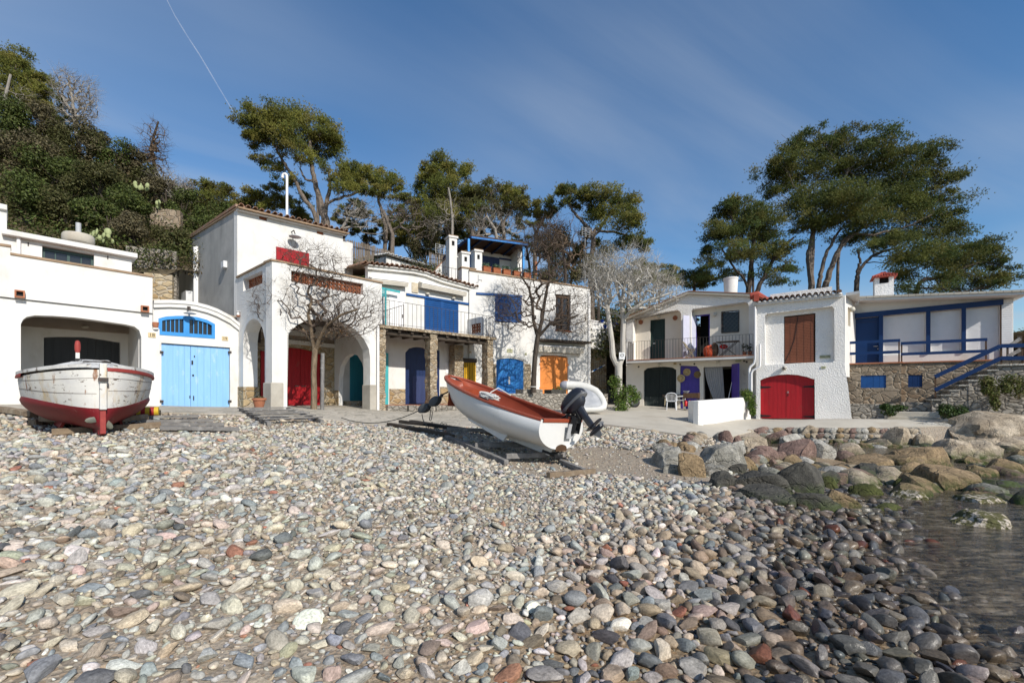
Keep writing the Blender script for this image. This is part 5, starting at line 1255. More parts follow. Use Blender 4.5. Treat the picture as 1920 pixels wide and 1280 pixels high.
mb.obj('pole', 'white_metal', hr)
mb = MB()
for s0, s1 in ((.12, .38), (.55, .8)): mb.tube([FC.w(q0[0] + (q1[0] - q0[0]) * s, q0[1] + (q1[1] - q0[1]) * s, .2 - .1 * s) for s in (s0, s1)], .037, 8)
mb.obj('blue_band', 'azure_paint', hr)
mb = MB()
for k in range(9): s = k / 8; a = q0[0] + (q1[0] - q0[0]) * s; mb.tube([FC.w(a, 1.2, .1), FC.w(a, q0[1] + (q1[1] - q0[1]) * s + .25, .1)], .010, 4)
mb.obj('bar', 'iron', hr)
pots = [(1155.5,604.5,.24,'largest blue flower pot, on the top rail of the white lattice'),(1134.5,612.5,.15,'blue flower pot on the white lattice, left of the pale tree limb'),(1149,615.5,.15,'blue flower pot below the large one, on the left'),(1156.5,616.5,.15,'blue flower pot below the large one, on the right'),(1170.5,609.5,.13,'blue flower pot half hidden behind the right pale tree limb'),(1129,602,.13,'blue flower pot high on the left end of the white lattice')]
for u, v, r, lb in pots:
 a, z = FC.px(u, v, .10); c = FC.w(a, z - r * .7, .10); f = thing('flower_pot', lb, 'flower pot', c, 'blue flower pots on the white lattice')
 mb = MB(); mb.lathe(c, [(r * .6, 0), (r * .85, r * 1.1), (r * .98, r * 1.12), (r * .98, r * 1.35), (r * .8, r * 1.3)], 14); mb.obj('pot', 'blue_pot', f, True)
 leaf_obj('plant', [tuft_leaves((c[0], c[1], c[2] + r * 1.7), (r, r, r * .7), 40, .045, [(.06, .10, .03), (.10, .13, .05)], .9)], f)
FR = Fr(1590, 20.3, -400)
HB = thing('hat_balcony_house', 'rough white house with a long iron balcony, purple doors and a terrace', 'house', FR.w(FR.a(1300), 1.0, -2), 'boathouses along the cove')
FH = FR.off(-.95)
b0, b1 = FR.a(1176), FR.a(1413)
sl5 = lin(FR.px(1177, 676), FR.px(1412, 665))
zs5 = sl5((b0 + b1) / 2)
mb = MB(); mb.box(FR, b0, b1, zs5 - .14, zs5 - .02, -1.0, .02); mb.obj('balcony_slab', 'white_wash', HB)
mb = MB(); mb.box(FR, b0, b1, zs5 - .019, zs5 + .02, -1.0, .05); mb.obj('balcony_tiles', 'terracotta', HB)
w0, w1 = FH.a(1174), FH.a(1417)
roofl = FH.pts([(1174,601),(1293,551),(1417,556)])
n1 = FH.pts([(1187,690),(1187,594),(1190,591),(1270,581),(1274,583),(1277,588),(1277,690)])
n2 = FH.pts([(1296,690),(1296,583),(1299,579),(1396,566),(1401,567),(1404,572),(1404,690)])
zlo = zs5 - .1
n1 = [(n1[0][0], zs5 + .02)] + n1[1:-1] + [(n1[-1][0], zs5 + .02)]; n2 = [(n2[0][0], zs5 + .02)] + n2[1:-1] + [(n2[-1][0], zs5 + .02)]
MB().poly(FH, [(w0, zlo), (w1, zlo), roofl[2], roofl[1], roofl[0]], -.45, 0, [n1, n2]).obj('upper_wall', 'stucco', HB)
FI = FH.off(-.45)
d1 = FI.pts([(1219,690),(1219,600),(1247,597),(1247,690)]); d2 = FI.pts([(1303,690),(1303,591),(1331,588),(1331,690)]); w3 = FI.pts([(1353,585),(1385.5,581.5),(1385.5,622),(1353,624)])
d1[0] = (d1[0][0], zs5 + .03); d1[3] = (d1[3][0], zs5 + .03); d2[0] = (d2[0][0], zs5 + .03); d2[3] = (d2[3][0], zs5 + .03)
MB().poly(FI, [(FI.a(1180), zs5), (FI.a(1412), zs5), (FI.a(1412), roofl[2][1] - .1), (FI.a(1293), roofl[1][1] - .1), (FI.a(1180), roofl[0][1] - .1)], -.25, -.003, [d1, d2, w3]).obj('recess_wall', 'cream_wash', HB)
mb = MB()
for k in (0, 1):
 (x0, z0), (x1, z1) = roofl[k], roofl[k + 1]; mb.box(FH, x0 - (.1 if k == 0 else 0), x1, z0 - .02, z0 + .10, -5, .22, dz=z1 - z0);
mb.obj('roof_slab', 'concrete', HB)
mb = MB()
for k in (0, 1):
 (x0, z0), (x1, z1) = roofl[k], roofl[k + 1]; mb.box(FH, x0 - (.1 if k == 0 else 0), x1, z0 + .102, z0 + .13, -.5, .25, dz=z1 - z0)
mb.obj('roof_edge_tile', 'terracotta', HB)
MB().box(FH, w0 + .001, w0 + .35, .9, roofl[0][1] - .03, -5, -.46).obj('side_wall', 'cream_wash', HB)
def framed_door(fr, P, fmat, pmat, parent, name, fw=.08, d=-.12):
 x0, x1 = P[0][0], P[3][0]; z0 = P[0][1]; T = lin(P[1], P[2])
 mb = MB(); mb.poly(fr, [(x0, z0), (x1, z0), (x1, T(x1)), (x0, T(x0))], d - .05, d + .05, [[(x0 + fw, z0 + .03), (x1 - fw, z0 + .03), (x1 - fw, T(x1 - fw) - fw), (x0 + fw, T(x0 + fw) - fw)]]); o = mb.obj(name, fmat, parent)
 if pmat:
  mb = MB(); planks(mb, fr, x0 + fw + .005, x1 - fw - .005, z0 + .035, lambda a: T(a) - fw - .005, d - .03, d + .01, 6, .005); mb.obj('door_leaf', pmat, o)
 return o
dd = framed_door(FI, d1, 'dark_green_paint', 'dark_green_paint', HB, 'green_door')
mb = MB(); mb.box(FI, d1[0][0] + .14, d1[0][0] + .26, zs5 + 1.0, zs5 + 1.03, -.108, -.07); mb.obj('handle', 'galvanised', dd)
framed_door(FI, d2, 'purple_paint', None, HB, 'purple_door_frame', .06)
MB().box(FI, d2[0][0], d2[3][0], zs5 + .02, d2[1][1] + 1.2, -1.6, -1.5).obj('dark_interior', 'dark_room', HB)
FD = Fr(p=FI.w(d2[0][0] + .02, 0, .0)[:2], t=tuple(FI.n * .95 - FI.t * .55))
mb = MB(); mb.box(FD, 0.0, .95, zs5 + .05, d2[1][1] - .07, -.045, 0); mb.box(FD, .12, .83, zs5 + .2, zs5 + .9, .001, .012); mb.box(FD, .12, .83, zs5 + 1.05, zs5 + 1.95, .001, .012)
mb.obj('open_door', 'pale_purple_paint', HB)
(x0, z0), (x1, z1), (_, zb1), (_, zb0) = w3
mb = MB(); mb.box(FI, x0, x1, min(zb0, zb1) + .03, min(z0, z1) - .01, -.24, -.2); gw = mb.obj('grille_window', 'window_glass', HB)
mb = MB(); W, Hh = x1 - x0, min(z0, z1) - max(zb0, zb1); zb = max(zb0, zb1); n = 7
for k in range(-n, n + 1):
 for sgn in (1, -1):
  pts = []
  c = k * W / 4
  for s in np.linspace(0, 1, 33):
   aa = x0 + (c + s * Hh * .9 if sgn > 0 else W - c - s * Hh * .9); zz = zb + s * Hh
   if x0 <= aa <= x1: pts.append(FI.w(aa, zz, .03))
  if len(pts) > 1: mb.tube([pts[0], pts[-1]], .012, 4)
for q in ((x0, zb, x1, zb), (x0, zb + Hh, x1, zb + Hh), (x0, zb, x0, zb + Hh), (x1, zb, x1, zb + Hh)): mb.bar(FI.w(q[0], q[1], .03), FI.w(q[2], q[3], .03), .03, .03)
mb.obj('window_grille', 'iron', gw)
for u, v in ((1201.5,604),(1266,596)):
 a, z = FI.px(u, v, .02); mb = MB(); mb.lathe((0, 0, 0), [(.10, 0), (.13, .02), (.13, .05), (.10, .05), (.09, .02)], 16); M = Matrix((tuple(FI.t) + (0,), (0, 0, 1), tuple(FI.n) + (0,))).transposed()
 mb.v = [tuple(Vector(FI.w(a, z, 0.0)) + M @ Vector(p)) for p in mb.v]; mb.obj('air_vent', 'terracotta', HB, True)
def bulb(fr, u, v, label, r=.11, d=.0):
 a, z = fr.px(u, v, d + .1); q = thing('wall_lamp', label, 'lamp', fr.w(a, z, d))
 mb = MB(); mb.ell(fr.w(a, z, d + .12), (r, r, r), nu=14, nv=10); mb.obj('globe', 'lamp_glass', q, True)
 mb = MB(); mb.box(fr, a - .06, a + .06, z - .06, z + .06, d + .001, d + .04); mb.obj('base', 'white_metal', q)
bulb(FI, 1234.5, 594.5, 'round globe lamp above the dark green balcony door'); bulb(FI, 1340, 589.5, 'round globe lamp right of the purple balcony door frame')
zr5 = lin(FR.px(1176, 637, 0), FR.px(1412, 620, 0))
mb = MB(); railing(mb, FR, b0 + .05, b1 - .03, lambda a: zs5 + .02, lambda a: zs5 + 1.02, -.03, .15, .009, False); mb.obj('railing', 'iron', HB)
FRe = Fr(p=FR.w(b0 + .05, 0, -.03)[:2], t=tuple(-FR.n)); mb = MB(); railing(mb, FRe, 0, .9, lambda a: zs5 + .02, lambda a: zs5 + 1.02, 0, .1, .009, False); mb.obj('railing', 'iron', HB)
g1 = FH.pts([(1207,790),(1207,695),(1213,690),(1228,688),(1245,687),(1260,688.5),(1268,693),(1268,790)])
g2 = FH.pts([(1275,790),(1275,685),(1306,686),(1312,693),(1312,790)])
g3 = FH.pts([(1319,790),(1319,688),(1374,686),(1374,790)])
MB().poly(FH, [(w0, .6), (w1, .6), (w1, zs5 - .141), (w0, zs5 - .141)], -.4, 0, [g1, g2, g3]).obj('lower_wall', 'cream_wash', HB)
xg = [p[0] for p in g1[1:-1]]; zg1 = [p[1] for p in g1[1:-1]]; m_ = FH.a(1235)
for x0, x1 in ((xg[0] + .01, m_ - .006), (m_ + .006, xg[-1] - .01)):
 mb = MB(); planks(mb, FH, x0, x1, 1.1, lambda a: float(np.interp(a, xg, zg1)) - .01, -.14, -.09, 5, .006); dd = mb.obj('garage_door', 'black_green_paint', HB)
 mb = MB(); planks(mb, FH, x0, x1, 1.1, lambda a: FH.px(1240, 744)[1], -.088, -.075, 7, .008); mb.obj('worn_board', 'worn_plank', dd)
mb = MB(); a0, a1 = g2[0][0] + .01, g2[-1][0] - .01; planks(mb, FH, a0, a1, 1.0, lambda a: g2[1][1] - .02, -.16, -.11, 5, .006)
for q in (1.55, 2.45): mb.box(FH, a0, a1, 1.0 + q - .05, 1.0 + q + .05, -.109, -.085)
mb.obj('purple_door', 'purple_paint', HB)
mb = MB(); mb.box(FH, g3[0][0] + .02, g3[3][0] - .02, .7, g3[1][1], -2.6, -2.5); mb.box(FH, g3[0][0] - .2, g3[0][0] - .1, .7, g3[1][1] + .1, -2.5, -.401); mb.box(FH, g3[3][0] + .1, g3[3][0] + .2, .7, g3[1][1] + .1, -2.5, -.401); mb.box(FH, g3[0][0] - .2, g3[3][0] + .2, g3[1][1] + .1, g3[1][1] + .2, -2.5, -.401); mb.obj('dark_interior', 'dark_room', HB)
FDp = Fr(p=FH.w(g3[3][0] - .01, 0, 0)[:2], t=tuple(FH.n * .9 + FH.t * .55))
mb = MB(); mb.box(FDp, .0, .75, 1.05, FDp.px(1380, 678)[1] - .1, 0, .05); mb.obj('open_purple_door', 'purple_paint', HB)
mb = MB(); c0, c1 = FH.a(1321), FH.a(1354); zt = FH.px(1330, 688)[1]; zb = FH.px(1340, 752)[1]; rows = []
for i in range(15):
 s = i / 14; z = zt + (zb - zt) * s; lo = c0 + (c1 - c0) * (.55 * s ** 1.6); hi = c1 + .12 * s
 rows.append([FH.w(lo + (hi - lo) * j / 40, z, -.10 + .045 * math.sin(j * 1.25 + s) * (.7 + .6 * s)) for j in range(41)])
mb.loft(rows); cu = tag(mb.obj('curtain', 'curtain', None, 'all'), 'striped grey curtain gathered in the dark open doorway', 'curtain'); sm = cu.modifiers.new('thickness', 'SOLIDIFY'); sm.thickness = .006
mb = MB(); mb.tube([FH.w(c0 - .05, zt + .02, -.10), FH.w(c1 + .1, zt + .02, -.10)], .02, 6); mb.obj('curtain_rail', 'white_metal', HB)
for u, v, r, mt_, lb, d in ((1277,709,.21,'straw','pale straw hat hanging lowest, left edge of the purple door',.02),(1288,697.5,.20,'straw','straw hat hanging highest on the purple door',-.085),(1308,702,.19,'dark_straw','dark brown straw hat hanging at the right of the purple door',-.02)):
 a, z = FH.px(u, v, d); M = Matrix((tuple(FH.t) + (0,), (0, 0, 1), tuple(FH.n) + (0,))).transposed()
 mb = MB(); mb.lathe((0, 0, 0), [(r, 0), (r * 1.0, .012), (r * .6, .025), (r * .52, .03), (r * .48, .10), (r * .40, .125), (r * .15, .13)], 22); mb.v = [tuple(Vector(FH.w(a, z, d + .005)) + M @ Vector(p)) for p in mb.v]
 ht = tag(mb.obj('straw_hat', mt_, None, True), lb, 'hat', 'straw hats hung by the purple door')
 mb = MB(); mb.lathe((0, 0, 0), [(r * .515, .035), (r * .505, .058)], 22); mb.v = [tuple(Vector(FH.w(a, z, d + .007)) + M @ Vector(p)) for p in mb.v]; mb.obj('hat_band', 'dark_straw', ht)
for u, v in ((1197.5,687.5),(1275.5,683),(1302,682),(1395,676.5),(1400,678.5)):
 a, z = FH.px(u, v, .01); mb = MB(); mb.lathe((0, 0, 0), [(.055, 0), (.055, .03), (.03, .035)], 4); M = Matrix((tuple(FH.t) + (0,), (0, 0, 1), tuple(FH.n) + (0,))).transposed(); mb.v = [tuple(Vector(FH.w(a, z, .001)) + M @ Vector(p)) for p in mb.v]; mb.obj('tie_plate', 'iron', HB)
sign(FH, 1265.5, 681.5, .17, .12, HB, 'plaque', 0, '25', .10, 'number_plate')
sign(FH, 1384, 674, .26, .20, HB, 'green_plaque', 0, None)
for u, v, lb in ((1235.5,683.5,'small caged lamp above the black garage doors with peeling lower boards'),(1346,677,'small caged lamp under the balcony above the striped curtain')): bulb(FH, u, v, lb, .09)
a, z = FH.px(1370, 551, -1.4); zt = FH.px(1370, 521.5, -1.4)[1]; c = FH.w(a, z - .2, -1.4)
ch = thing('chimney', 'round white tub shaped chimney on the flat roof of the balcony house', 'chimney', c); r = .36
mb = MB(); mb.lathe(c, [(r * .86, 0), (r, zt - z + .12), (r * 1.06, zt - z + .12), (r * 1.06, zt - z + .2), (r * .9, zt - z + .2), (r * .88, zt - z)], 24); mb.obj('shaft', 'white_wash', ch, True)
HN = thing('blind_house', 'rough white house with red arched doors below and a brown blind above', 'house', FR.w(-1.5, .7, -2), 'boathouses along the cove')
nl, nr = FR.a(1415), FR.a(1584)
lower = FR.pts([(1418,792),(1418,690),(1415,600),(1415,563),(1553,550),(1563,550),(1580,553),(1584,690),(1590,722),(1598,795)])
rd = FR.pts([(1425,800),(1425,713),(1430,710),(1442,706),(1460,702.5),(1476,701.5),(1495,702.5),(1512,706),(1527.5,711),(1528,800)])
nich = FR.pts([(1435,684),(1434,592),(1438,588),(1560,574),(1564,578),(1565,675),(1561,679),(1530,680)])
MB().poly(FR, lower, -.25, 0, [rd, nich]).obj('front_wall', 'stucco', HN)
FRn = FR.off(-.25)
wb = FRn.pts([(1470,593),(1529,586.5),(1529,679),(1470,682)])
MB().poly(FRn, [(FRn.a(1425), zs5 - .8), (FRn.a(1575), zs5 - .8), (FRn.a(1575), FRn.px(1570, 560)[1]), (FRn.a(1425), FRn.px(1425, 575)[1])], -.2, -.003, [wb]).obj('niche_wall', 'stucco', HN)
MB().box(FR, nl, nl + .3, .6, FR.px(1415, 565)[1], -5, -.251).obj('side_wall', 'stucco', HN)
xr = [p[0] for p in rd[1:-1]]; zr = [p[1] for p in rd[1:-1]]; m_ = FR.a(1473.5); zb = h1(*FR.w(-1.5, 0, 0)[:2]) + .05
for x0, x1 in ((xr[0] + .01, m_ - .005), (m_ + .005, xr[-1] - .01)):
 mb = MB(); planks(mb, FR, x0, x1, zb, lambda a: float(np.interp(a, xr, zr)) - .012, -.22, -.17, 6, .005); dd = mb.obj('red_door', 'red_paint', HN)
 for v in (725, 780):
  z = FR.px(1476, v, -.16)[1]; s = 1 if x0 < m_ - .1 else -1; e = x0 if s > 0 else x1
  mb = MB(); mb.poly(FR, [(e - s * .03, z - .045), (e + s * .38, z - .028), (e + s * .46, z), (e + s * .38, z + .028), (e - s * .03, z + .045)][::s], -.168, -.15); mb.box(FR, e - .05, e + .05, z - .07, z + .07, -.149, -.12); mb.obj('strap_hinge', 'black_ink', dd)
 if x1 > m_ + .3:
  mb = MB(); a = m_ + .08; z = FR.px(1476, 735, -.16)[1]; mb.tube([FR.w(a - .03, z - .04, -.16), FR.w(a, z + .05, -.14), FR.w(a + .03, z - .04, -.16)], .012, 5); mb.obj('handle', 'galvanised', dd)
  mb = MB(); mb.box(FR, a - .02, a + .02, z - .16, z - .10, -.168, -.15); mb.obj('keyhole', 'black_ink', dd)
(x0, z0), (x1, z1), (_, b1_), (_, b0_) = wb
MB().box(FRn, x0, x1, min(b0_, b1_), max(z0, z1), -.20, -.15).obj('dark_window', 'frame_brown', HN)
bl = thing('roller_blind', 'brown slatted roller blind with a hanging cord on the rough white wall', 'blind', FRn.w((x0 + x1) / 2, b0_, 0))
mb = MB(); T = lin((x0, z0), (x1, z1)); n = 30; zb_ = min(b0_, b1_) + .04
for i in range(n):
 q0, q1 = i / n, (i + .72) / n
 P = [(x0 + .03, zb_ + (T(x0) - .05 - zb_) * q0), (x1 - .05, zb_ + (T(x1) - .05 - zb_) * q0), (x1 - .05, zb_ + (T(x1) - .05 - zb_) * q1), (x0 + .03, zb_ + (T(x0) - .05 - zb_) * q1)]
 mb.poly(FRn, P, -.035, -.022)
mb.poly(FRn, [(x0 + .04, zb_), (x1 - .06, zb_), (x1 - .06, T(x1) - .06), (x0 + .04, T(x0) - .06)], -.05, -.040)
mb.obj('slat_sheet', 'brown_blind', bl)
mb = MB()
for q in (.2, .42, .64, .86): a = x0 + (x1 - x0) * q; mb.tube([FRn.w(a, zb_ + .02, -.016), FRn.w(a, T(a) - .06, -.016)], .003, 4)
mb.tube([FRn.w(*FRn.px(u, v, 0), 0) if False else FRn.w(FRn.px(u, v, 0)[0], FRn.px(u, v, 0)[1], -.008) for u, v in ((1496,592),(1494,610),(1490,635),(1482,658),(1472,678))], .010, 5)
mb.obj('cord', 'black_ink', bl)
sign(FRn, 1547, 668.5, .40, .13, HN, 'green_plaque', -.003, 'XALOC', .115)
sign(FR, 1544, 688.5, .17, .10, HN, 'green_plaque', 0, '27', .09, 'number_plate')
a, z = FR.px(1470, 690, .1); cl = thing('wall_lamp', 'round caged bulkhead lamp above the red arched doors', 'lamp', FR.w(a, z, 0))
mb = MB(); mb.ell(FR.w(a, z, .08), (.10, .10, .09)); mb.obj('globe', 'lamp_glass', cl, True); mb = MB()
for k in range(4): an = math.pi * k / 4; mb.tube([FR.w(a + .11 * math.cos(an) * math.cos(t_), z + .11 * math.sin(an) * math.cos(t_), .08 + .11 * math.sin(t_)) for t_ in np.linspace(0, math.pi, 9)], .010, 4)
mb.obj('cage', 'iron', cl)
e0, e1 = FR.px(1410, 568), FR.px(1580, 550.5)
Te = lin(e0, e1)
mb = MB(); tile_roof(mb, FR.w(e0[0], e0[1] + .03, .28), FR.w(e1[0], e1[1] + .03, .28), Vector((-FR.n[0], -FR.n[1], .14)) * 1.2, 16, .09); mb.obj('eave_tiles', 'roof_tile', HN, 50)
mb = MB(); mb.box(FR, e0[0], e1[0], e0[1] - .14, e0[1] - .01, .0005, .17, dz=e1[1] - e0[1]);
for i in range(16): a = e0[0] + (e1[0] - e0[0]) * (i + .5) / 16; mb.ell(FR.w(a, Te(a) - .02, .19), (.09, .07, .06), nu=8, nv=5)
mb.obj('eave_moulding', 'white_wash', HN)
p0, p1 = FR.px(1444, 552, -1.3), FR.px(1560, 537, -1.3)
mb = MB(); mb.box(FR, p0[0], p1[0], p0[1] - .7, p0[1], -1.6, -1.3, dz=p1[1] - p0[1]); mb.obj('roof_parapet', 'stucco', HN)
MB().box(FR, nl, nr, FR.px(1500, 560)[1] - .1, FR.px(1500, 560)[1], -6, -.251).obj('roof_slab', 'concrete', HN)
mb = MB(); q = [FR.px(u, v, -.3) for u, v in ((1408,560),(1420,556),(1436,566))]
mb.tube([FR.w(q[0][0], q[0][1] + .05, .1), FR.w(q[1][0], q[1][1], .05), FR.w(q[2][0] + .1, q[2][1], .0)], [.16, .2, .13], 8); mb.box(FR, q[2][0] + .02, q[2][0] + .22, q[2][1] - .05, q[2][1] + .36, -1.2, -1.0); mb.box(FR, q[1][0] - .1, q[1][0] + .12, q[1][1] - .32, q[1][1] + .02, .1, .3)
mb.obj('ridge_tile', 'red_tile', HN, 40)
mb = MB(); d = .10
pp = [FR.px(u, v, d) for u, v in ((1416,575),(1416,672),(1414,681),(1407,687),(1405,692),(1405,735))]
mb.tube([FR.w(a, z, d) for a, z in pp], .055, 8); pp = [FR.px(u, v, d) for u, v in ((1409,735),(1409,700),(1412,694),(1424,688),(1425,684),(1425,645))]; mb.tube([FR.w(a, z, d + .04) for a, z in pp], .05, 8)
mb.obj('downpipe', 'white_metal', HN, True)
pL = FR.w(nr, 0, 0);
LK = (16.18, 21.9)
FSW = Fr(p=pL[:2], t=(LK[0] - pL[0], LK[1] - pL[1])); lsw = math.dist(pL[:2], LK)
FT2 = Fr(p=LK, t=(.843, -.538))
HR = thing('terrace_house', 'white house with dark blue frames and white roller shutters on a stone terrace', 'house', FT2.w(2.5, 2.8, -2), 'boathouses along the cove')
ztR = lambda u: FT2.px(u, 560)[1]
top = lin(FT2.px(1603, 568), FT2.px(1905, 553)); zT = FT2.px(1700, 681)[1]
rr = FT2.a(1900)
dR = FT2.pts([(1603,700),(1603,588),(1647,582.5),(1647,700)])
zb = 3.05
zbT = FT2.px(1700, 672)[1]
MB().poly(FSW, [(.003, 2.6), (lsw, 2.6), (lsw, top(0) + .15), (.003, FR.px(1584, 553)[1])], -.3, 0, [[(lsw * .30, 4.9), (lsw * .55, 4.9), (lsw * .55, 5.75), (lsw * .30, 5.75)]]).obj('link_wall', 'white_wash', HR)
mb = MB(); mb.box(FSW, lsw * .30, lsw * .55, 4.9, 5.75, -.2, -.1); mb.obj('niche', 'plaque', HR)
bulb(FSW, 1597, 580, 'white globe lamp in the corner beside the dark blue door', .12)
hb = [FT2.px(1603, 591), FT2.px(1878, 561)]; hbl = lin((FT2.a(1603), FT2.px(1603, 588)[1]), (FT2.a(1876), FT2.px(1876, 561.5)[1]))
hbb = lin((FT2.a(1603), FT2.px(1603, 597)[1]), (FT2.a(1876), FT2.px(1876, 572)[1]))
zlo = FT2.px(1700, 664)[1]
ops = []
for u0, u1 in ((1656,1735.5),(1744.5,1802),(1811,1874.5)):
 x0, x1 = FT2.a(u0), FT2.a(u1); ops.append([(x0, zlo), (x1, zlo), (x1, hbb(x1)), (x0, hbb(x0))])
dx0, dx1 = FT2.a(1604), FT2.a(1654)
dh = [(dx0, zT - .12), (dx1, zT - .12), (dx1, hbb(dx1)), (dx0, hbb(dx0))]
zfl = zT - .15
MB().poly(FT2, [(0.002, zfl - .4), (rr, zfl - .4), (rr, top(rr)), (0.002, top(0))], -.35, 0, ops + [dh]).obj('front_wall', 'white_wash', HR)
MB().box(FT2, rr - .35, rr - .002, zfl - .4, top(rr) - .05, -4, -.351).obj('side_wall', 'white_wash', HR)
mb = MB(); x0, x1 = 0.01, FT2.a(1880); mb.poly(FT2, [(x0, hbb(x0)), (x1, hbb(x1)), (x1, hbl(x1)), (x0, hbl(x0))], .001, .09); mb.obj('header_beam', 'rail_blue', HR)
for u0, u1 in ((1647.5,1655.5),(1736,1744),(1802.5,1810.5)):
 x0, x1 = FT2.a(u0), FT2.a(u1); mb = MB(); mb.box(FT2, x0, x1, (zlo if u0 > 1700 else zfl), hbb((x0 + x1) / 2) - .001, .001, .075); mb.obj('mullion', 'rail_blue', HR)
x0, x1 = FT2.a(1874.5), FT2.a(1876); mb = MB(); mb.box(FT2, x0, x1, zlo - .3, hbb(x0) - .001, .001, .06); mb.obj('mullion', 'frame_brown', HR)
for P in ops:
 x0, x1 = P[0][0], P[1][0]; T = lin(P[3], P[2]); mb = MB(); z = zlo + .01
 while z < min(T(x0), T(x1)):
  zt = min(z + .052, T(x0), T(x1)); mb.box(FT2, x0 + .01, x1 - .01, z, zt - .008, -.16, -.13); z += .052
 mb.poly(FT2, [(x0 + .005, zlo + .005), (x1 - .005, zlo + .005), (x1 - .005, T(x1) - .005), (x0 + .005, T(x0) - .005)], -.19, -.165)
 mb.obj('roller_shutter', 'white_metal', HR)
mb = MB(); mb.poly(FT2, [(dx0 + .01, zfl), (dx1 - .01, zfl), (dx1 - .01, hbb(dx1) - .02), (dx0 + .01, hbb(dx0) - .02)], -.12, -.07); dd = mb.obj('blue_door', 'rail_blue', HR)
mb = MB(); mb.box(FT2, dx0 + .01, dx1 - .01, hbb(dx0) - .22, hbb(dx0) - .19, -.069, -.055); mb.obj('transom_bar', 'navy_paint', dd)
a, z = FT2.px(1646, 649, -.05); mb = MB(); mb.tube([FT2.w(a, z, -.068), FT2.w(a, z, -.02), FT2.w(a - .16, z, -.02)], .014, 6); mb.box(FT2, a - .02, a + .02, z - .14, z - .09, -.069, -.06); mb.obj('handle', 'galvanised', dd)
mb = MB(); x0, x1 = FT2.a(1877.5), FT2.a(1898); zz = zfl - .3
while zz < top(x0) - .25: mb.box(FT2, x0, x1, zz, zz + .082, .001, .045); zz += .09
mb.obj('brick_pier', 'white_metal', HR)
y0, y1 = FT2.px(1612, 559, .75), FT2.px(1922, 547, .75)
mb = MB(); x0, x1 = y0[0], FT2.a(1930, .75); dz = (y1[1] - y0[1]) / (y1[0] - y0[0]) * (x1 - x0)
mb.box(FT2, x0, x1, y0[1] - .10, y0[1] - .005, -4.5, .75, dz=dz); mb.obj('roof_slab', 'white_wash', HR)
mb = MB(); n = 22
for i in range(n): q0 = x0 + (x1 - x0) * i / n; mb.box(FT2, q0, q0 + (x1 - x0) / n - .012, y0[1] + dz * i / n, y0[1] + dz * i / n + .085, .35, .80, dz=dz / n)
mb.obj('roof_edge_tile', 'concrete', HR)
mb = MB(); v = [FSW.w(.2, FR.px(1584, 553)[1], .0), FSW.w(lsw, y0[1] - .1, .0), FT2.w(x0, y0[1] - .1, .75), FSW.w(.2, FR.px(1584, 553)[1] + .02, .5)]
mb.add(v + [(x, y, z + .12) for x, y, z in v], [(3, 2, 1, 0), (4, 5, 6, 7), (0, 1, 5, 4), (1, 2, 6, 5), (2, 3, 7, 6), (3, 0, 4, 7)]); mb.obj('eave_slab', 'white_wash', HR)
p0, p1 = FT2.a(1640, -1), FT2.a(1676, -1); zt = FT2.px(1658, 522, -1)[1]; zc0 = y0[1] - .1
c5 = thing('chimney', 'square rough white chimney with a red tiled hood on the blue and white house', 'chimney', FT2.w((p0 + p1) / 2, zc0, -1.3))
hz = zt - .22
mb = MB(); mb.box(FT2, p0, p1, zc0, hz, -1.7, -1)
for q0, q1 in ((p0, p0 + .18), (p1 - .18, p1)): mb.box(FT2, q0, q1, hz, zt + .06, -1.7, -1)
mb.obj('shaft', 'stucco', c5)
mb = MB(); mb.box(FT2, p0 + .19, p1 - .19, hz + .001, zt, -1.6, -1.2); mb.obj('smoke_hole', 'dark_room', c5)
mb = MB(); m = (p0 + p1) / 2; zz = zt + .062; pk = FT2.px(1658, 507, -1)[1]
q = [FT2.w(p0 - .12, zz, -.85), FT2.w(p1 + .12, zz, -.85), FT2.w(p1 + .12, zz, -1.85), FT2.w(p0 - .12, zz, -1.85)]; t_ = [FT2.w(m - .12, pk - .08, -1.27), FT2.w(m + .12, pk - .08, -1.27), FT2.w(m + .12, pk - .08, -1.43), FT2.w(m - .12, pk - .08, -1.43)]
mb.loft([q, [(x, y, z + .05) for x, y, z in q], t_], close=True); mb.f.append((3, 2, 1, 0)); mb.fm.append(0); k = len(mb.v); mb.f.append((k - 4, k - 3, k - 2, k - 1)); mb.fm.append(0); mb.box(FT2, m - .1, m + .1, pk - .079, pk, -1.42, -1.28)
for i in range(9): a = p0 - .1 + (p1 - p0 + .2) * i / 8; mb.tube([FT2.w(a, zz + .06, -.84), FT2.w(m + (a - m) * .2, pk - .06, -1.27)], .03, 5)
mb.obj('chimney_hood', 'red_tile', c5)
FST = FT2.off(1.15)
t0, t1, t2 = FST.a(1584), FST.a(1690), FST.a(1960); zt = FST.px(1640, 682)[1]
tw = thing('terrace_wall', 'brown stone terrace wall with two small dark blue hatches', 'wall', FST.w((t0 + t1) / 2, .7, -.3))
hz1 = FST.pts([(1614,704),(1661.5,703),(1661.5,727),(1614,727)]); hz2 = FST.pts([(1704.5,702.5),(1731.5,702),(1731.5,725.5),(1704.5,725.5)])
MB().poly(FST, [(t0 - .5, .3), (t1, .3), (t1, zt), (t0 - .5, zt)], -.4, 0, [hz1]).obj('left_bay', 'brown_stone', tw)
FST2 = FST.off(-.22)
MB().poly(FST2, [(FST2.a(1690) - .1, .3), (t2, .3), (t2, zt), (FST2.a(1690) - .1, zt)], -.3, 0, [hz2]).obj('right_bay', 'brown_stone', tw)
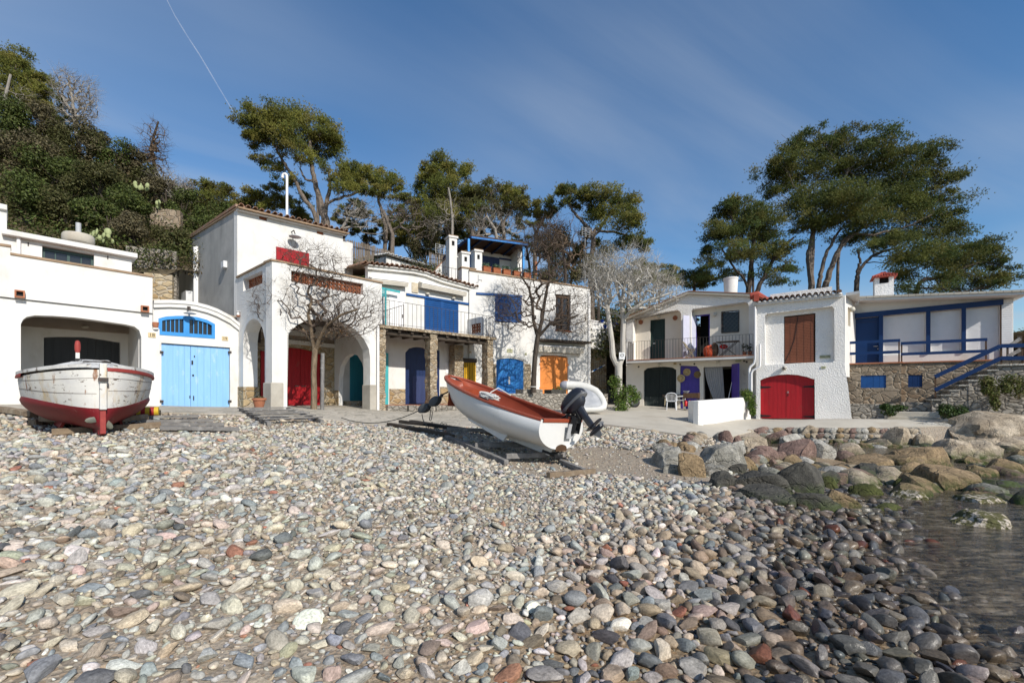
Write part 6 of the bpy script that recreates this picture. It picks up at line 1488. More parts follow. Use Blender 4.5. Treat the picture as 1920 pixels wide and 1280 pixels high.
for P, f, n in ((hz1, FST, 4), (hz2, FST2, 3)):
 mb = MB(); planks(mb, f, P[0][0], P[1][0], P[3][1], lambda a: P[0][1], -.08, -.03, n, .006); mb.obj('hatch', 'cobalt_paint' if n == 4 else 'rail_blue', tw)
mb = MB(); mb.box(FST, t0 - .5, t1 + .05, zt + .001, zt + .06, -1.2, .06); mb.box(FST, t1 + .051, t2, zt + .001, zt + .055, -1.2, -.16); mb.obj('coping_tile', 'terracotta', tw)
mb = MB(); mb.box(FST, t0 - .5, FST.a(1678), .3, FST.px(1630, 757)[1], .001, .35); tag(mb.obj('rubble_planter', 'grey_stone', None, bevel=.03), 'low grey rubble kerb at the foot of the brown stone terrace', 'wall')
def board_rail(fr, segs, posts, label, w=.12, nm='terrace_railing', grp=None):
 r = thing(nm, label, 'railing', fr.w(segs[0][0][0], zt, 0), grp); mb = MB()
 for (a0, z0, d0), (a1, z1, d1) in segs: mb.bar(fr.w(a0, z0, d0), fr.w(a1, z1, d1), .035, w)
 mb.obj('rail_board', 'rail_blue', r); mb = MB()
 for a, z0, z1, d in posts: mb.box(fr, a - .025, a + .025, z0, z1, d - .06, d - .02)
 mb.obj('post', 'frame_brown', r); return r
a0, a1, a2, a3 = FST.a(1585), FST.a(1688), FST.a(1691), FST.a(1855)
zu, zd = FST.px(1640, 640)[1], FST.px(1640, 661)[1]
board_rail(FST, [((a0, zu, -.05), (a1, zu, -.05)), ((a0, zd, -.05), (a1, zd, -.05))], [(a0 + .03, zt + .06, zu, -.05), (a1 - .03, zt + .06, zu, -.05)], 'shorter dark blue board railing in front of the dark blue door', grp='dark blue board railings')
zu2, zd2 = FST.px(1770, 639)[1], FST.px(1770, 660)[1]
board_rail(FST, [((a2, zu2, -.25), (a3, zu2, -.25)), ((a2, zd2, -.25), (a3, zd2, -.25))], [(a2 + .03, zt + .06, zu2, -.25), (a3 - .03, zt + .06, zu2, -.25)], 'longer dark blue board railing in front of the white roller shutters', grp='dark blue board railings')
FV = FST.off(.55)
sa = FV.a(1752); sb = FV.a(1884)
s0 = FV.px(1753, 740); s1 = FV.px(1884, 700)
stt = thing('terrace_stairs', 'rough stone steps climbing right beside the brown terrace wall', 'stairs', FV.w(sa, .8, .3))
n = 8
zb = h1(*FV.w(sa, 0, 0)[:2]); ztop = FV.px(1880, 684)[1]; zst = FV.px(1752, 748)[1]
for k in range(n):
 q0 = sa - .15 + (sb - sa + .1) * k / n; q1 = sa - .15 + (sb - sa + .1) * (k + 1) / n + (.0 if k < n - 1 else 1.8); z = zst + (ztop - zst) * k / (n - 1)
 mb = MB(); mb.box(FV, q0, q1 + .03, .3, z - .07, -.7, .5 + random.uniform(-.03, .03)); mb.obj('riser', 'grey_stone', stt)
 mb = MB(); mb.box(FV, q0 - .04, q1 + .02, z - .069, z, -.7, .54 + random.uniform(-.04, .04)); mb.obj('tread', 'rock_pale', stt, bevel=.02)
rl = [FV.px(1753, 706, .45), FV.px(1876, 648.5, .45), FV.px(1925, 647, .45)]; rl2 = [FV.px(1753, 731, .45), FV.px(1876, 671.5, .45), FV.px(1925, 671, .45)]
segs = [((rl[0][0], rl[0][1], .45), (rl[1][0], rl[1][1], .45)), ((rl[1][0], rl[1][1], .45), (rl[2][0], rl[2][1], .45)), ((rl2[0][0], rl2[0][1], .45), (rl2[1][0], rl2[1][1], .45)), ((rl2[1][0], rl2[1][1], .45), (rl2[2][0], rl2[2][1], .45))]
board_rail(FV, segs, [(rl[0][0] + .02, rl[0][1] - 1.0, rl[0][1], .45), (rl[1][0] + .03, rl[1][1] - 1.05, rl[1][1], .45), (rl[2][0] - .1, rl[2][1] - 1.0, rl[2][1] + .05, .45)], 'dark blue board handrail climbing the stone steps at the right', .15, 'stair_handrail', 'dark blue board railings')
g0, g1 = FT2.px(1890, 650, .5), FT2.px(1915, 634, .5); g2, g3 = FT2.px(1890, 668, .5), FT2.px(1915, 655, .5)
r = thing('grey_handrail', 'short weathered grey board handrail behind the blue stair rail', 'railing', FT2.w(g0[0], 3, .5)); mb = MB(); mb.bar(FT2.w(g0[0], g0[1], .5), FT2.w(g1[0], g1[1], .4), .03, .13); mb.bar(FT2.w(g2[0], g2[1], .5), FT2.w(g3[0], g3[1], .4), .03, .13); mb.obj('rail_board', 'grey_timber', r); mb = MB(); mb.box(FT2, g1[0] - .06, g1[0] + .06, g3[1] - .8, g1[1] + .1, .3, .38); mb.box(FT2, g0[0] - .03, g0[0] + .03, g2[1] - .8, g0[1] + .05, .42, .47); mb.obj('post', 'dark_timber', r)
cs = thing('concrete_steps', 'two broad concrete steps on the path below the stone terrace', 'stairs', FV.w(FV.a(1720), .7, .9))
FCs = FV.off(.75)
c0, c1 = FCs.a(1661), FCs.a(1765); zg_ = FCs.px(1700, 792)[1]
for (u0, u1, vt, d0, d1) in ((1661,1765,781,.05,.55),(1679,1763,772,-.3,.05)):
 mb = MB(); mb.box(FCs, FCs.a(u0, d1), FCs.a(u1, d1), zg_ - .4, FCs.px(1710, vt, d1)[1], d0, d1); mb.obj('step', 'concrete', cs, bevel=.02)
mb = MB(); mb.box(FV, FV.a(1690), FV.a(1752), .3, FV.px(1720, 754)[1], -.5, .2); tag(mb.obj('rubble_landing', 'grey_stone', None, bevel=.03), 'pale rubble landing between the concrete steps and the terrace stairs', 'wall')
FRW = FV.off(.35)
rough_w = MB();
rough_col('stair_flank_wall', FRW, FRW.a(1816), FRW.a(1846), .3, FRW.px(1830, 733)[1], -.5, .1, 'gold_stone', None)
tag(bpy.data.objects['stair_flank_wall'], 'stub of pale crazy stone wall flanking the terrace stairs', 'wall')
mb = MB(); mb.box(FRW, FRW.a(1846), FRW.a(1990), .2, FRW.px(1880, 706)[1], -.5, .0); tag(mb.obj('retaining_wall', 'brown_stone', None, bevel=.06), 'brown rubble retaining wall under the trailing plants at the right', 'wall')
q = [G(1290, 790), G(1309, 797.5), G(1408, 787)]
lw = thing('low_terrace_wall', 'low white wall round the little terrace, sloping down at its right end', 'wall', tuple(q[1]))
f1 = Fr(p=q[1][:2], t=(q[2][0] - q[1][0], q[2][1] - q[1][1])); L1 = math.dist(q[1][:2], q[2][:2])
z1_, z2_ = f1.px(1309, 751)[1], f1.px(1396, 745)[1]; xs1 = f1.a(1394)
MB().poly(f1, [(0.004, q[1][2] - .3), (L1, q[2][2] - .3), (L1, f1.px(1408, 775)[1]), (f1.a(1400), f1.px(1400, 763)[1]), (xs1, z2_), (0.004, z1_)], -.22, 0).obj('front_face', 'white_wash', lw, bevel=.02)
f0 = Fr(p=q[0][:2], t=(q[1][0] - q[0][0], q[1][1] - q[0][1])); L0 = math.dist(q[0][:2], q[1][:2])
MB().poly(f0, [(-.0, q[0][2] - .4), (L0, q[0][2] - .4), (L0, z1_ - .003), (0, z1_ - .006)], -.22, 0).obj('side_face', 'stucco', lw, bevel=.02)
def basis(f, roll, pitch):
 f = Vector(f).normalized(); l = Vector((-f.y, f.x, 0)); up = Vector((0, 0, 1))
 fp = f * math.cos(pitch) + up * math.sin(pitch); u0 = fp.cross(l)
 lp = l * math.cos(roll) + u0 * math.sin(roll)
 return fp, lp, fp.cross(lp)
BO = Vector((1.09, 9.94, 1.235)); BF, BL, BU = basis((-.742, .67, 0), math.radians(3.0), math.radians(11.5)); LB = 3.85
def bw_(x, y, z): return BO + BF * x + BL * y + BU * z
def b_half(s): return .80 * (1 - max(0, (s - .28) / .72) ** 3.4) ** .62 * (.91 + .09 * min(1, s / .3)) if s < 1 else 0
def b_sheer(s): return .30 * s ** 2.0
def b_keel(s): return -.62 - .05 * math.sin(min(1, s / .6) * math.pi) + (.50 * ((s - .55) / .45) ** 2.2 if s > .55 else 0)
def hull_pt(s, t, k=1.0, ins=0.0, side=1):
 b = b_half(s) - ins * (1 - .75 * s ** 8); b = max(b, 0.0); zs, zk = b_sheer(s), b_keel(s) + ins * (1 + 8 * s ** 7)
 c, q = math.cos(t * math.pi / 2), math.sin(t * math.pi / 2)
 y = b * c ** .58 * (1 + .20 * math.sin(math.pi * min(1, t * 1.15)) * max(0, 1 - s * 1.4)); z = zs + (zk - zs) * q ** 1.25
 x = LB * s - (.50 * t ** 1.3) * s ** 4 - .10 * t * (1 - s) ** 6
 return bw_(x, side * y, z)
bt = thing('motor_dinghy', 'white open dinghy with rust red inside, bow raised on timber skids', 'boat', BO - BU * .7)
def shell(ins, n=30, m=12, s0=0.0):
 mb = MB()
 S_ = [s0 + ((.988 if ins else 1) - s0) * (1 - (1 - i / n) ** 1.5) for i in range(n + 1)]
 for side in (1, -1):
  mb.loft([[hull_pt(s, j / m, ins=ins, side=side) for j in range(m + 1)] for s in S_])
  if side > 0: k = len(mb.f)
 F_ = mb.f[:]; mb.f = [tuple(reversed(f)) if i < len(F_) // 2 else f for i, f in enumerate(F_)]
 return mb
def weld(o):
 bm = bmesh.new(); bm.from_mesh(o.data); bmesh.ops.remove_doubles(bm, verts=bm.verts, dist=.002); bmesh.ops.recalc_face_normals(bm, faces=bm.faces); bm.to_mesh(o.data); bm.free()
 o.data.polygons.foreach_set('use_smooth', [True] * len(o.data.polygons)); o.data.set_sharp_from_angle(angle=math.radians(50)); o.data.update()
o = shell(0).obj('hull', 'gelcoat', bt, True); weld(o)
o = shell(.045, s0=.012).obj('inner_liner', 'rust_paint', bt, True); weld(o)
mb = MB(); ring = [hull_pt(0, j / 12, side=1) for j in range(13)] + [hull_pt(0, j / 12, side=-1) for j in range(11, -1, -1)]
ring = [p - BF * .002 for p in ring]; ins_ = [p + BF * .04 for p in ring]
mb.v = [tuple(p) for p in ring + ins_]; k = len(ring); mb.f = [tuple(range(k)), tuple(reversed(range(k, 2 * k)))] + [(i, i + k, (i + 1) % k + k, (i + 1) % k) for i in range(k)]; mb.fm = [0] * len(mb.f)
mb.obj('transom', 'gelcoat', bt)
mb = MB(); P = [bw_(-.115 - .0, y, -.625 + .11 * math.sqrt(max(0, 1 - (y / .20) ** 2))) for y in np.linspace(-.20, .20, 13)]; P += [bw_(-.115, y, -.66) for y in (.19, -.19)]
mb.v = [tuple(p) for p in P] + [tuple(p + BF * .03) for p in P]; k = len(P); mb.f = [tuple(range(k)), tuple(reversed(range(k, 2 * k)))] + [(i, i + k, (i + 1) % k + k, (i + 1) % k) for i in range(k)]; mb.fm = [0] * len(mb.f); mb.obj('propeller_tunnel', 'frame_brown', bt)
mb = MB()
for side in (1, -1):
 path = [hull_pt(s, 0, side=side) for s in np.linspace(0, .999, 34)]
 rows = []
 for i, p in enumerate(path):
  q = path[min(i + 1, 33)] - path[max(i - 1, 0)]; q.normalize(); out = q.cross(BU).normalized() * (1 if side < 0 else -1)
  rows.append([p + out * .035 - BU * .035, p + out * .042 + BU * .005, p + out * .028 + BU * .022, p - out * .045 + BU * .022, p - out * .055 + BU * .0, p - out * .05 - BU * .03])
 mb.loft(rows, close=True)
rows = [[bw_(x, y, z) for x, z in ((-.03, -.05), (-.035, .0), (-.025, .022), (.05, .022), (.05, -.05))] for y in (-.71, 0, .71)]; mb.loft(rows, close=True)
mb.obj('gunwale', 'rust_paint', bt, 50)
def slab(P, th, n):
 mb = MB(); P = [Vector(p) for p in P]; k = len(P); n = Vector(n).normalized() * th
 mb.v = [tuple(p + n / 2) for p in P] + [tuple(p - n / 2) for p in P]; mb.f = [tuple(range(k)), tuple(reversed(range(k, 2 * k)))] + [(i, i + k, (i + 1) % k + k, (i + 1) % k) for i in range(k)]; mb.fm = [0] * len(mb.f); return mb
slab([bw_(.05, 0, -.60), bw_(2.6, 0, -.60), bw_(2.0, 0, -.78), bw_(.15, 0, -.84)], .07, BL).obj('keel', 'gelcoat', bt, bevel=.015)
for sd in (1, -1): slab([bw_(1.05, .36 * sd, -.52), bw_(2.6, .34 * sd, -.50), bw_(2.45, .37 * sd, -.60), bw_(1.2, .40 * sd, -.78)], .05, BL).obj('bilge_keel', 'gelcoat', bt, bevel=.012)
for x0, x1, z in ((.25, .60, -.32), (1.60, 1.92, -.30)):
 s = x0 / LB; w = b_half((x0 + x1) / 2 / LB) - .10; slab([bw_(x0, -w, z), bw_(x1, -w, z), bw_(x1, w, z), bw_(x0, w, z)], .05, BU).obj('thwart', 'rust_paint', bt, bevel=.012)
mb = MB(); rows = []
for x in (3.15, 3.35, 3.5, 3.62): w = max(.02, b_half(x / LB) - .05); rows.append([bw_(x, y * w, -.03 + b_sheer(x / LB) - .10) for y in (-1, -.5, 0, .5, 1)])
rows.insert(0, [bw_(3.15, y * (b_half(3.15 / LB) - .07), -.40) for y in (-1, -.5, 0, .5, 1)]); mb.loft(rows); mb.obj('bow_locker', 'rust_paint', bt, 50)
slab([bw_(-.125, -.08, -.06), bw_(-.13, -.27 - .02, -.06), bw_(-.13, -.29, -.38), bw_(-.125, -.08, -.38)], .02, BF).obj('mounting_plate', 'galvanised', bt)
mb = MB(); mb.bar(bw_(1.55, b_half(.42) - .02, .06), bw_(1.85, b_half(.48) - .02, .07), .09, .05); mb.obj('cleat', 'rubber', bt, bevel=.01)
mb = MB(); mb.bar(bw_(-.125, -.40, -.16), bw_(-.125, -.40, -.20), .02, .02)
tx = Fr(p=(BO + BL * -.42 - BF * .115)[:2], t=tuple((-BL)[:2]));
def boat_text(s, size, y, z):
 cu = bpy.data.curves.new('lettering', 'FONT'); cu.body = s; cu.size = size; cu.align_x = 'CENTER'; cu.align_y = 'CENTER'; cu.extrude = .001
 tmp = bpy.data.objects.new('lettering', cu); COL.objects.link(tmp); me = bpy.data.meshes.new_from_object(tmp.evaluated_get(bpy.context.evaluated_depsgraph_get()))
 mb = MB(); mb.add([bw_(-.135 - v.co.z - .05 * 0, y - v.co.x, z + v.co.y) for v in me.vertices], [tuple(p.vertices) for p in me.polygons]); bpy.data.objects.remove(tmp); bpy.data.curves.remove(cu); return mb.obj('lettering', 'black_ink', bt)
boat_text('D', .16, -.46, -.20)
rc = MB(); pts = []; cpos = bw_(1.72, b_half(.45) - .22, .06)
for i in range(220):
 an = i * .30; r = .17 + .05 * math.sin(i * .37) + .02 * math.sin(i * 1.3); pts.append(cpos + BF * (r * 1.25 * math.cos(an)) + BL * (r * .75 * math.sin(an)) + BU * (.02 + .06 * math.sin(i * .21) ** 2 + i * .0003))
rc.tube(pts, .014, 5); tl = [cpos + BF * .05, cpos + BF * .12 - BL * .15 + BU * .16, cpos + BF * .2 - BL * .45 + BU * .26, cpos + BF * .12 - BL * .85 + BU * .12]
rc.tube(tl, .013, 5)
tag(rc.obj('rope_coil', 'rope_white', None, True), 'loose white rope coil heaped on the side of the rust red dinghy', 'rope')
OM = thing('outboard_motor', 'dark outboard motor tilted up on the stern of the white dinghy', 'outboard motor', bw_(-.16, -.30, .05))
TA = math.radians(53); piv = bw_(-.17, -.30, .08); KS = .82
mf = BF * math.cos(TA) - BU * math.sin(TA); mu = BU * math.cos(TA) + BF * math.sin(TA)
def mo(a, y, z): return piv - mf * (a * KS) + BL * (y * KS) + mu * (z * KS)     # a points aft when the motor is down
def mloft(prof, name, mat, parent=OM):
 """prof: list of (z, a0, a1, half width, exponent)"""
 mb = MB(); rows = []
 for z, a0, a1, w, e in prof:
  row = []
  for i in range(24):
   an = 2 * math.pi * i / 24; c, s = math.cos(an), math.sin(an)
   row.append(mo((a0 + a1) / 2 + (a1 - a0) / 2 * math.copysign(abs(c) ** e, c), w * math.copysign(abs(s) ** e, s), z))
  rows.append(row)
 mb.loft(rows, close=True); mb.f.append(tuple(reversed(range(24)))); mb.fm.append(0); k = len(mb.v); mb.f.append(tuple(range(k - 24, k))); mb.fm.append(0)
 return mb.obj(name, mat, parent, 60)
cw = mloft([(.40, -.24, .60, .155, .6), (.45, -.26, .62, .17, .6), (.54, -.22, .60, .17, .62), (.61, -.12, .54, .155, .66), (.66, .02, .46, .12, .75), (.675, .12, .36, .06, .9)], 'cowling', 'motor_dark')
mloft([(.34, -.23, .61, .16, .6), (.365, -.265, .625, .178, .6), (.40, -.265, .625, .178, .6), (.425, -.245, .61, .165, .6)], 'cowling_band', 'motor_silver')
mloft([(.16, -.04, .36, .10, .8), (.24, -.09, .46, .155, .75), (.339, -.10, .51, .175, .7)], 'engine_tray', 'motor_dark')
mloft([(-.12, .10, .30, .06, .8), (.0, .09, .31, .065, .8), (.16, .06, .33, .075, .8)], 'midsection', 'motor_dark')
mloft([(-.50, .13, .30, .035, .9), (-.36, .11, .30, .04, .9), (-.121, .105, .295, .055, .85)], 'leg', 'motor_dark')
mloft([(-.45, .02, .52, .10, .6), (-.435, .0, .54, .105, .6)], 'cavitation_plate', 'motor_dark')
mb = MB(); Mrot = Matrix((tuple(-mf), tuple(BL), tuple(mu))).transposed()
mb.lathe((0, 0, 0), [(.01, -.20), (.04, -.15), (.055, -.05), (.055, .12), (.045, .18), (.02, .20)], 14, rot=Matrix.Rotation(math.radians(90), 3, 'Y')); mb.v = [tuple(mo(.24, 0, -.58) + Mrot @ Vector(p)) for p in mb.v]; mb.obj('gearcase', 'motor_dark', OM, True)
slab([mo(.08, 0, -.62), mo(.34, 0, -.62), mo(.30, 0, -.78), mo(.20, 0, -.80)], .02, BL).obj('skeg', 'motor_silver', OM)
pr = MB()
for k in range(3):
 an = k * 2.094; rows = []
 for r_, w in ((.03, .05), (.08, .085), (.115, .06)):
  c, s = math.cos(an), math.sin(an); cen = mo(.47, r_ * c, -.58 + r_ * s); tang = (BL * -s + mu * c); rows.append([cen + tang * w * .5 * q + (-mf) * (.35 * w * q) for q in (-1, 0, 1)])
 pr.loft(rows)
pp = pr.obj('propeller', 'motor_silver', OM); pp.modifiers.new('thickness', 'SOLIDIFY').thickness = .008
mb = MB()
for sd in (.09, -.09):
 mb.bar(bw_(-.15, -.30 + sd, .10), bw_(-.15, -.30 + sd, -.26), .04, .12); mb.bar(bw_(-.15, -.30 + sd, .10), bw_(.06, -.30 + sd, .10), .04, .05); mb.bar(bw_(.055, -.30 + sd, .12), bw_(.055, -.30 + sd, -.12), .04, .04)
mb.bar(bw_(-.17, -.40, .02), bw_(-.17, -.20, .02), .07, .10); mb.bar(bw_(-.18, -.39, -.22), bw_(-.18, -.21, -.22), .05, .06)
for sd in (.06, -.06): mb.bar(mo(.10, sd, .20), mo(.06, sd, -.08), .05, .05)
mb.obj('clamp_bracket', 'rubber', OM)
mb = MB(); mb.tube([mo(-.08, 0, .27), mo(-.30, .02, .30), mo(-.36, .02, .31)], [.022, .022, .028], 8); mb.tube([mo(-.36, .02, .31), mo(-.56, .03, .33)], .030, 8); mb.obj('tiller', 'rubber', OM, True)
mb = MB(); mb.bar(mo(.50, -.05, .50), mo(.56, -.05, .42), .12, .05); mb.obj('rear_handle', 'rubber', OM)
def pulley(c, ax, r, label):
 ax = Vector(ax).normalized(); t = thing('pulley_block', label, 'pulley', tuple(c), 'pulley blocks at the dinghy bow'); sd = ax.cross(Vector((0, 0, 1))).normalized(); up = sd.cross(ax); M = Matrix((tuple(ax), tuple(sd), tuple(up))).transposed()
 for k in (-1, 0, 1): mb = MB(); mb.ell(Vector(c) + sd * k * .075, (r * 1.25, .026, r * .72), M, 16, 10); mb.obj('cheek', 'pulley', t, True)
 mb = MB()
 for k in (-.5, .5): mb.ell(Vector(c) + sd * k * .075, (r * .95, .02, r * .6), M, 14, 8)
 mb.obj('sheave', 'black_timber', t, True)
 mb = MB(); mb.tube([Vector(c) + ax * r * 1.1, Vector(c) + ax * r * 1.75], .03, 8); mb.obj('shackle', 'iron', t, True); return t
p1, p2, p3 = at(816, 752, 12.7), at(796, 765, 12.9), at(826, 743, 12.6)
pulley(p1, p3 - p1, .16, 'upper grey pulley block hanging from the bow ring of the dinghy'); pulley(p2, p1 - p2, .16, 'lower grey pulley block of the tackle at the dinghy bow')
mb = MB(); g = G(764, 800); a_ = at(791, 768, 12.9)
def sag(p, q, dz, n=10): return [Vector(p).lerp(Vector(q), i / n) - Vector((0, 0, dz * 4 * (i / n) * (1 - i / n))) for i in range(n + 1)]
hp = [at(u, v, 12.75) for u, v in ((807,766),(806.5,780),(805,787),(807,788.5),(809,786),(810.5,774),(809.5,764))]
mb.tube(hp, .012, 5); tag(mb.obj('rope_loop', 'rope_dark', None, True), 'dark rope loop hanging below the upper pulley block', 'rope')
mb = MB(); mb.tube([at(791, 776, 12.85), at(793, 786, 12.8), at(798, 796, 12.7)] + [Vector((G(798 + k * 3, 800 + 3 * math.sin(k))[0], G(798 + k * 3, 800 + 3 * math.sin(k))[1], G(798 + k * 3, 800 + 3 * math.sin(k))[2] + .08 + .05 * math.sin(k * 2.1))) for k in range(1, 16)], .012, 5)
tag(mb.obj('slack_rope', 'rope_dark', None, True), 'thin dark rope running from the lower pulley into a tangle on the skids', 'rope')
mb = MB(); mb.tube(sag(at(786, 769, 13.0), G(640, 789) + Vector((0, 0, .10)), .25), .014, 5); tag(mb.obj('mooring_line', 'rope_dark', None, True), 'dark mooring line stretched low over the paving from the pulley', 'rope')
mb = MB(); mb.tube(sag(at(829, 740, 12.4), bw_(LB - .1, 0, -.1), .0), .02, 6); mb.ell(at(828, 741.5, 12.45), (.05, .05, .05)); tag(mb.obj('bow_ring', 'iron', None, True), 'small iron bow ring holding the pulley tackle', 'ring')
def timber(p, q, w, h, mat, label, grp, lift=None, name='timber'):
 p, q = Vector(p), Vector(q); l = (q - p); mb = MB(); n = 8; rows = []
 ax = l.normalized(); sx = ax.cross(Vector((0, 0, 1))).normalized(); sz = sx.cross(ax)
 for i in range(n + 1):
  c = p + l * i / n + sx * random.uniform(-.008, .008) + sz * random.uniform(-.006, .006); a, b = w / 2 * random.uniform(.93, 1.05), h / 2 * random.uniform(.93, 1.05)
  rows.append([c + sx * x * a + sz * y * b for x, y in ((-1, -1), (1, -1), (1, 1), (-1, 1))])
 mb.loft(rows, close=True); mb.f += [(3, 2, 1, 0), (n * 4, n * 4 + 1, n * 4 + 2, n * 4 + 3)]; mb.fm += [0, 0]
 return tag(mb.obj(name, mat, None, bevel=.008), label, 'timber', grp)
def gp(u, v, dz): q = G(u, v); return Vector((q.x, q.y, q.z + dz))
GT = 'timbers under the white dinghy'
timber(gp(836, 823, .06), gp(950, 872, .06), .11, .10, 'grey_timber', 'long grey timber running down the beach on the near side of the dinghy', GT)
timber(gp(1050, 868, .05), gp(1106, 890, .04), .10, .08, 'grey_timber', 'thin grey timber reaching from the skids toward the water', GT)
timber(gp(838, 818, .20), gp(985, 822, .20), .11, .10, 'grey_timber', 'upper grey cross timber beneath the raised bow', GT)
timber(gp(890, 845, .15), gp(1015, 846, .15), .11, .11, 'grey_timber', 'middle grey cross timber beneath the dinghy', GT)
timber(gp(948, 866, .13), gp(1060, 862, .13), .11, .11, 'grey_timber', 'grey cross timber nearest the stern, under the keel', GT)
timber(gp(1028, 896, .05), gp(1114, 888, .05), .10, .10, 'brown_timber', 'loose short timber lying lowest on the beach below the dinghy', GT)
timber(gp(728, 799, .07), gp(850, 822, .07), .12, .10, 'dark_timber', 'dark timber rail leading up from the dinghy to the paving', GT)
timber(gp(750, 797, .12), gp(870, 812, .12), .12, .10, 'black_timber', 'black tarred timber beside the rope tangle', GT)
timber(gp(770, 793, .06), gp(925, 818, .08), .12, .10, 'black_timber', 'black tarred timber furthest from the water under the bow', GT)
mb = MB(); q = bw_(.1, 0, -.78); mb.tube([q + BF * .25, q - BF * .12], .05, 8); mb.ell(q - BF * .15, (.07, .05, .10)); mb.bar(q - BF * .17 + BL * .15, q - BF * .17 - BL * .15, .02, .08); mb.obj('propeller_shaft', 'rubber', bt, True)
WO = Vector((-7.5, 8.5, 0)); WF = Vector((-.731, .683, 0)); WL_ = Vector((-.683, -.731, 0)); LW = 5.0
def wb_half(s): return 1.06 * (max(0, 4 * s * (1 - s))) ** .52
def wsheer(s): return 2.13 + .10 * (1 - 2 * s) ** 2 + .22 * max(0, s - .5) * 2 * s
def wwater(s): return 1.52 + .22 * math.sin(math.pi * min(1, s * 1.1))
def wkeel(s): return 1.10 + .02 * s
def wpt(s, y, z):
 return WO + WF * (LW * s) + WL_ * y + Vector((0, 0, z))
def wsec(s, t, side):
 """t 0 sheer .. 1 waterline .. 2 keel"""
 b = wb_half(s); f = 4 * s * (1 - s)
 if t <= 1:
  z = wsheer(s) + (wwater(s) - wsheer(s)) * t; y = b * (1 - (.04 + .22 * (1 - f)) * t ** 1.6)
 else:
  q = t - 1; z = wwater(s) + (wkeel(s) - wwater(s)) * (1 - (1 - q) ** 1.0) ** (.9); yb = b * (1 - (.04 + .22 * (1 - f)));
  full = .50 + 1.25 * f
  y = yb * (1 - q ** full) ** (1.0 / (1.0 + .6 * f)) + .03
 return wpt(s, side * max(y, .03), z)
wbt = thing('wooden_boat', 'weathered double ended wooden boat, peeling white above and dark red below', 'boat', (-9.2, 10.1, 1.1))
SS = [.5 - .5 * math.cos(math.pi * i / 34) for i in range(35)]
for nm, mt_, t0, t1, m in (('topsides', 'boat_white', 0, 1, 8), ('bottom', 'boat_red', 1, 2, 12)):
 mb = MB()
 for side in (1, -1):
  k = len(mb.f); mb.loft([[wsec(s, t0 + (t1 - t0) * j / m, side) for j in range(m + 1)] for s in SS])
 o = mb.obj(nm, mt_, wbt, True); weld(o)
mb = MB(); rows = []
for s in SS:
 b = wb_half(s) + .0; rows.append([wpt(s, y * b, wsheer(s) + .03 + .29 * (1 - abs(y) ** 1.8) * min(1, 4 * s * (1 - s) * 1.3)) for y in np.linspace(-1, 1, 17)])
mb.loft(rows); mb.obj('deck', 'boat_deck', wbt, True)
mb = MB(); rows = []
for s in SS[3:-3]: rows.append([wpt(s, y, wsheer(s) + .29 * min(1, 4 * s * (1 - s) * 1.3) + dz) for y, dz in ((-.22, -.03), (-.20, .045), (.20, .045), (.22, -.03))])
mb.loft(rows[6:-4]); mb.obj('deck_ridge', 'boat_deck', wbt)
for side in (1, -1):
 mb = MB(); rows = []
 for s in (SS if side < 0 else SS[13:26]): p = wsec(s, 0, side); d = WL_ * side; rows.append([p + d * .035 - Vector((0, 0, .025)), p + d * .042, p + d * .03 + Vector((0, 0, .04)), p - d * .06 + Vector((0, 0, .04)), p - d * .02 - Vector((0, 0, .025))])
 mb.loft(rows, close=True); mb.obj('rubbing_strake', 'dull_red', wbt, 50)
 mb = MB(); rows = []
 for s in SS[2:-2]: p = wsec(s, 0, side); d = WL_ * side; rows.append([p + d * .03 + Vector((0, 0, .042)), p + d * .03 + Vector((0, 0, .10)), p - d * .03 + Vector((0, 0, .10)), p - d * .03 + Vector((0, 0, .042))])
 mb.loft(rows, close=True); mb.obj('toe_rail', 'boat_deck', wbt, 50)
for q, (t_, s_) in enumerate(((.22, 1), (.62, 1), (.22, -1), (.55, -1))):
 mb = MB(); P = [wsec(s, t_ + .03 * math.sin(9 * s), s_) + WL_ * s_ * .004 for s in SS[1:-1]]; mb.tube(P, .0035, 4); mb.obj('plank_seam', 'frame_brown', wbt)
mb = MB(); mb.bar(wpt(-.012, 0, 1.50), wpt(-.012, 0, 2.34), .10, .12, tuple(WF)); mb.obj('stern_post', 'boat_white', wbt, bevel=.012)
mb = MB(); z = [(-.015, 1.50), (-.015, 1.06), (.02, 1.02), (.10, 1.10), (.06, 1.35), (.03, 1.50)]
P = [wpt(s, 0, zz) for s, zz in z]; slab(P, .085, WL_).obj('rudder', 'dull_red', wbt, bevel=.012)
slab([wpt(.02, 0, 1.04), wpt(.95, 0, 1.06), wpt(.95, 0, 1.16), wpt(.05, 0, 1.20)], .10, WL_).obj('keel', 'boat_red', wbt)
mb = MB(); mb.bar(wpt(1.0, 0, 1.2), wpt(1.0, 0, 2.86), .08, .09, tuple(WF)); bp = mb.obj('bow_post', 'boat_white', wbt, bevel=.012)
mb = MB(); mb.lathe(wpt(1.0, 0, 2.862), [(.045, 0), (.06, .08), (.06, .20), (.048, .28), (.02, .31)], 12); mb.obj('red_tip', 'dull_red', bp, True)
mb = MB(); mb.bar(wpt(1.0, 0, 2.64), wpt(1.0, 0, 2.71), .095, .105, tuple(WF)); mb.obj('black_band', 'rubber', bp)
pr = MB(); hub = wpt(.018, 0, 1.33)
pr.lathe((0, 0, 0), [(.045, -.07), (.05, .0), (.03, .07)], 10); Mh = Matrix((tuple(WL_), (0, 0, 1), tuple(-WF))).transposed(); pr.v = [tuple(hub + Mh @ Vector(p)) for p in pr.v]
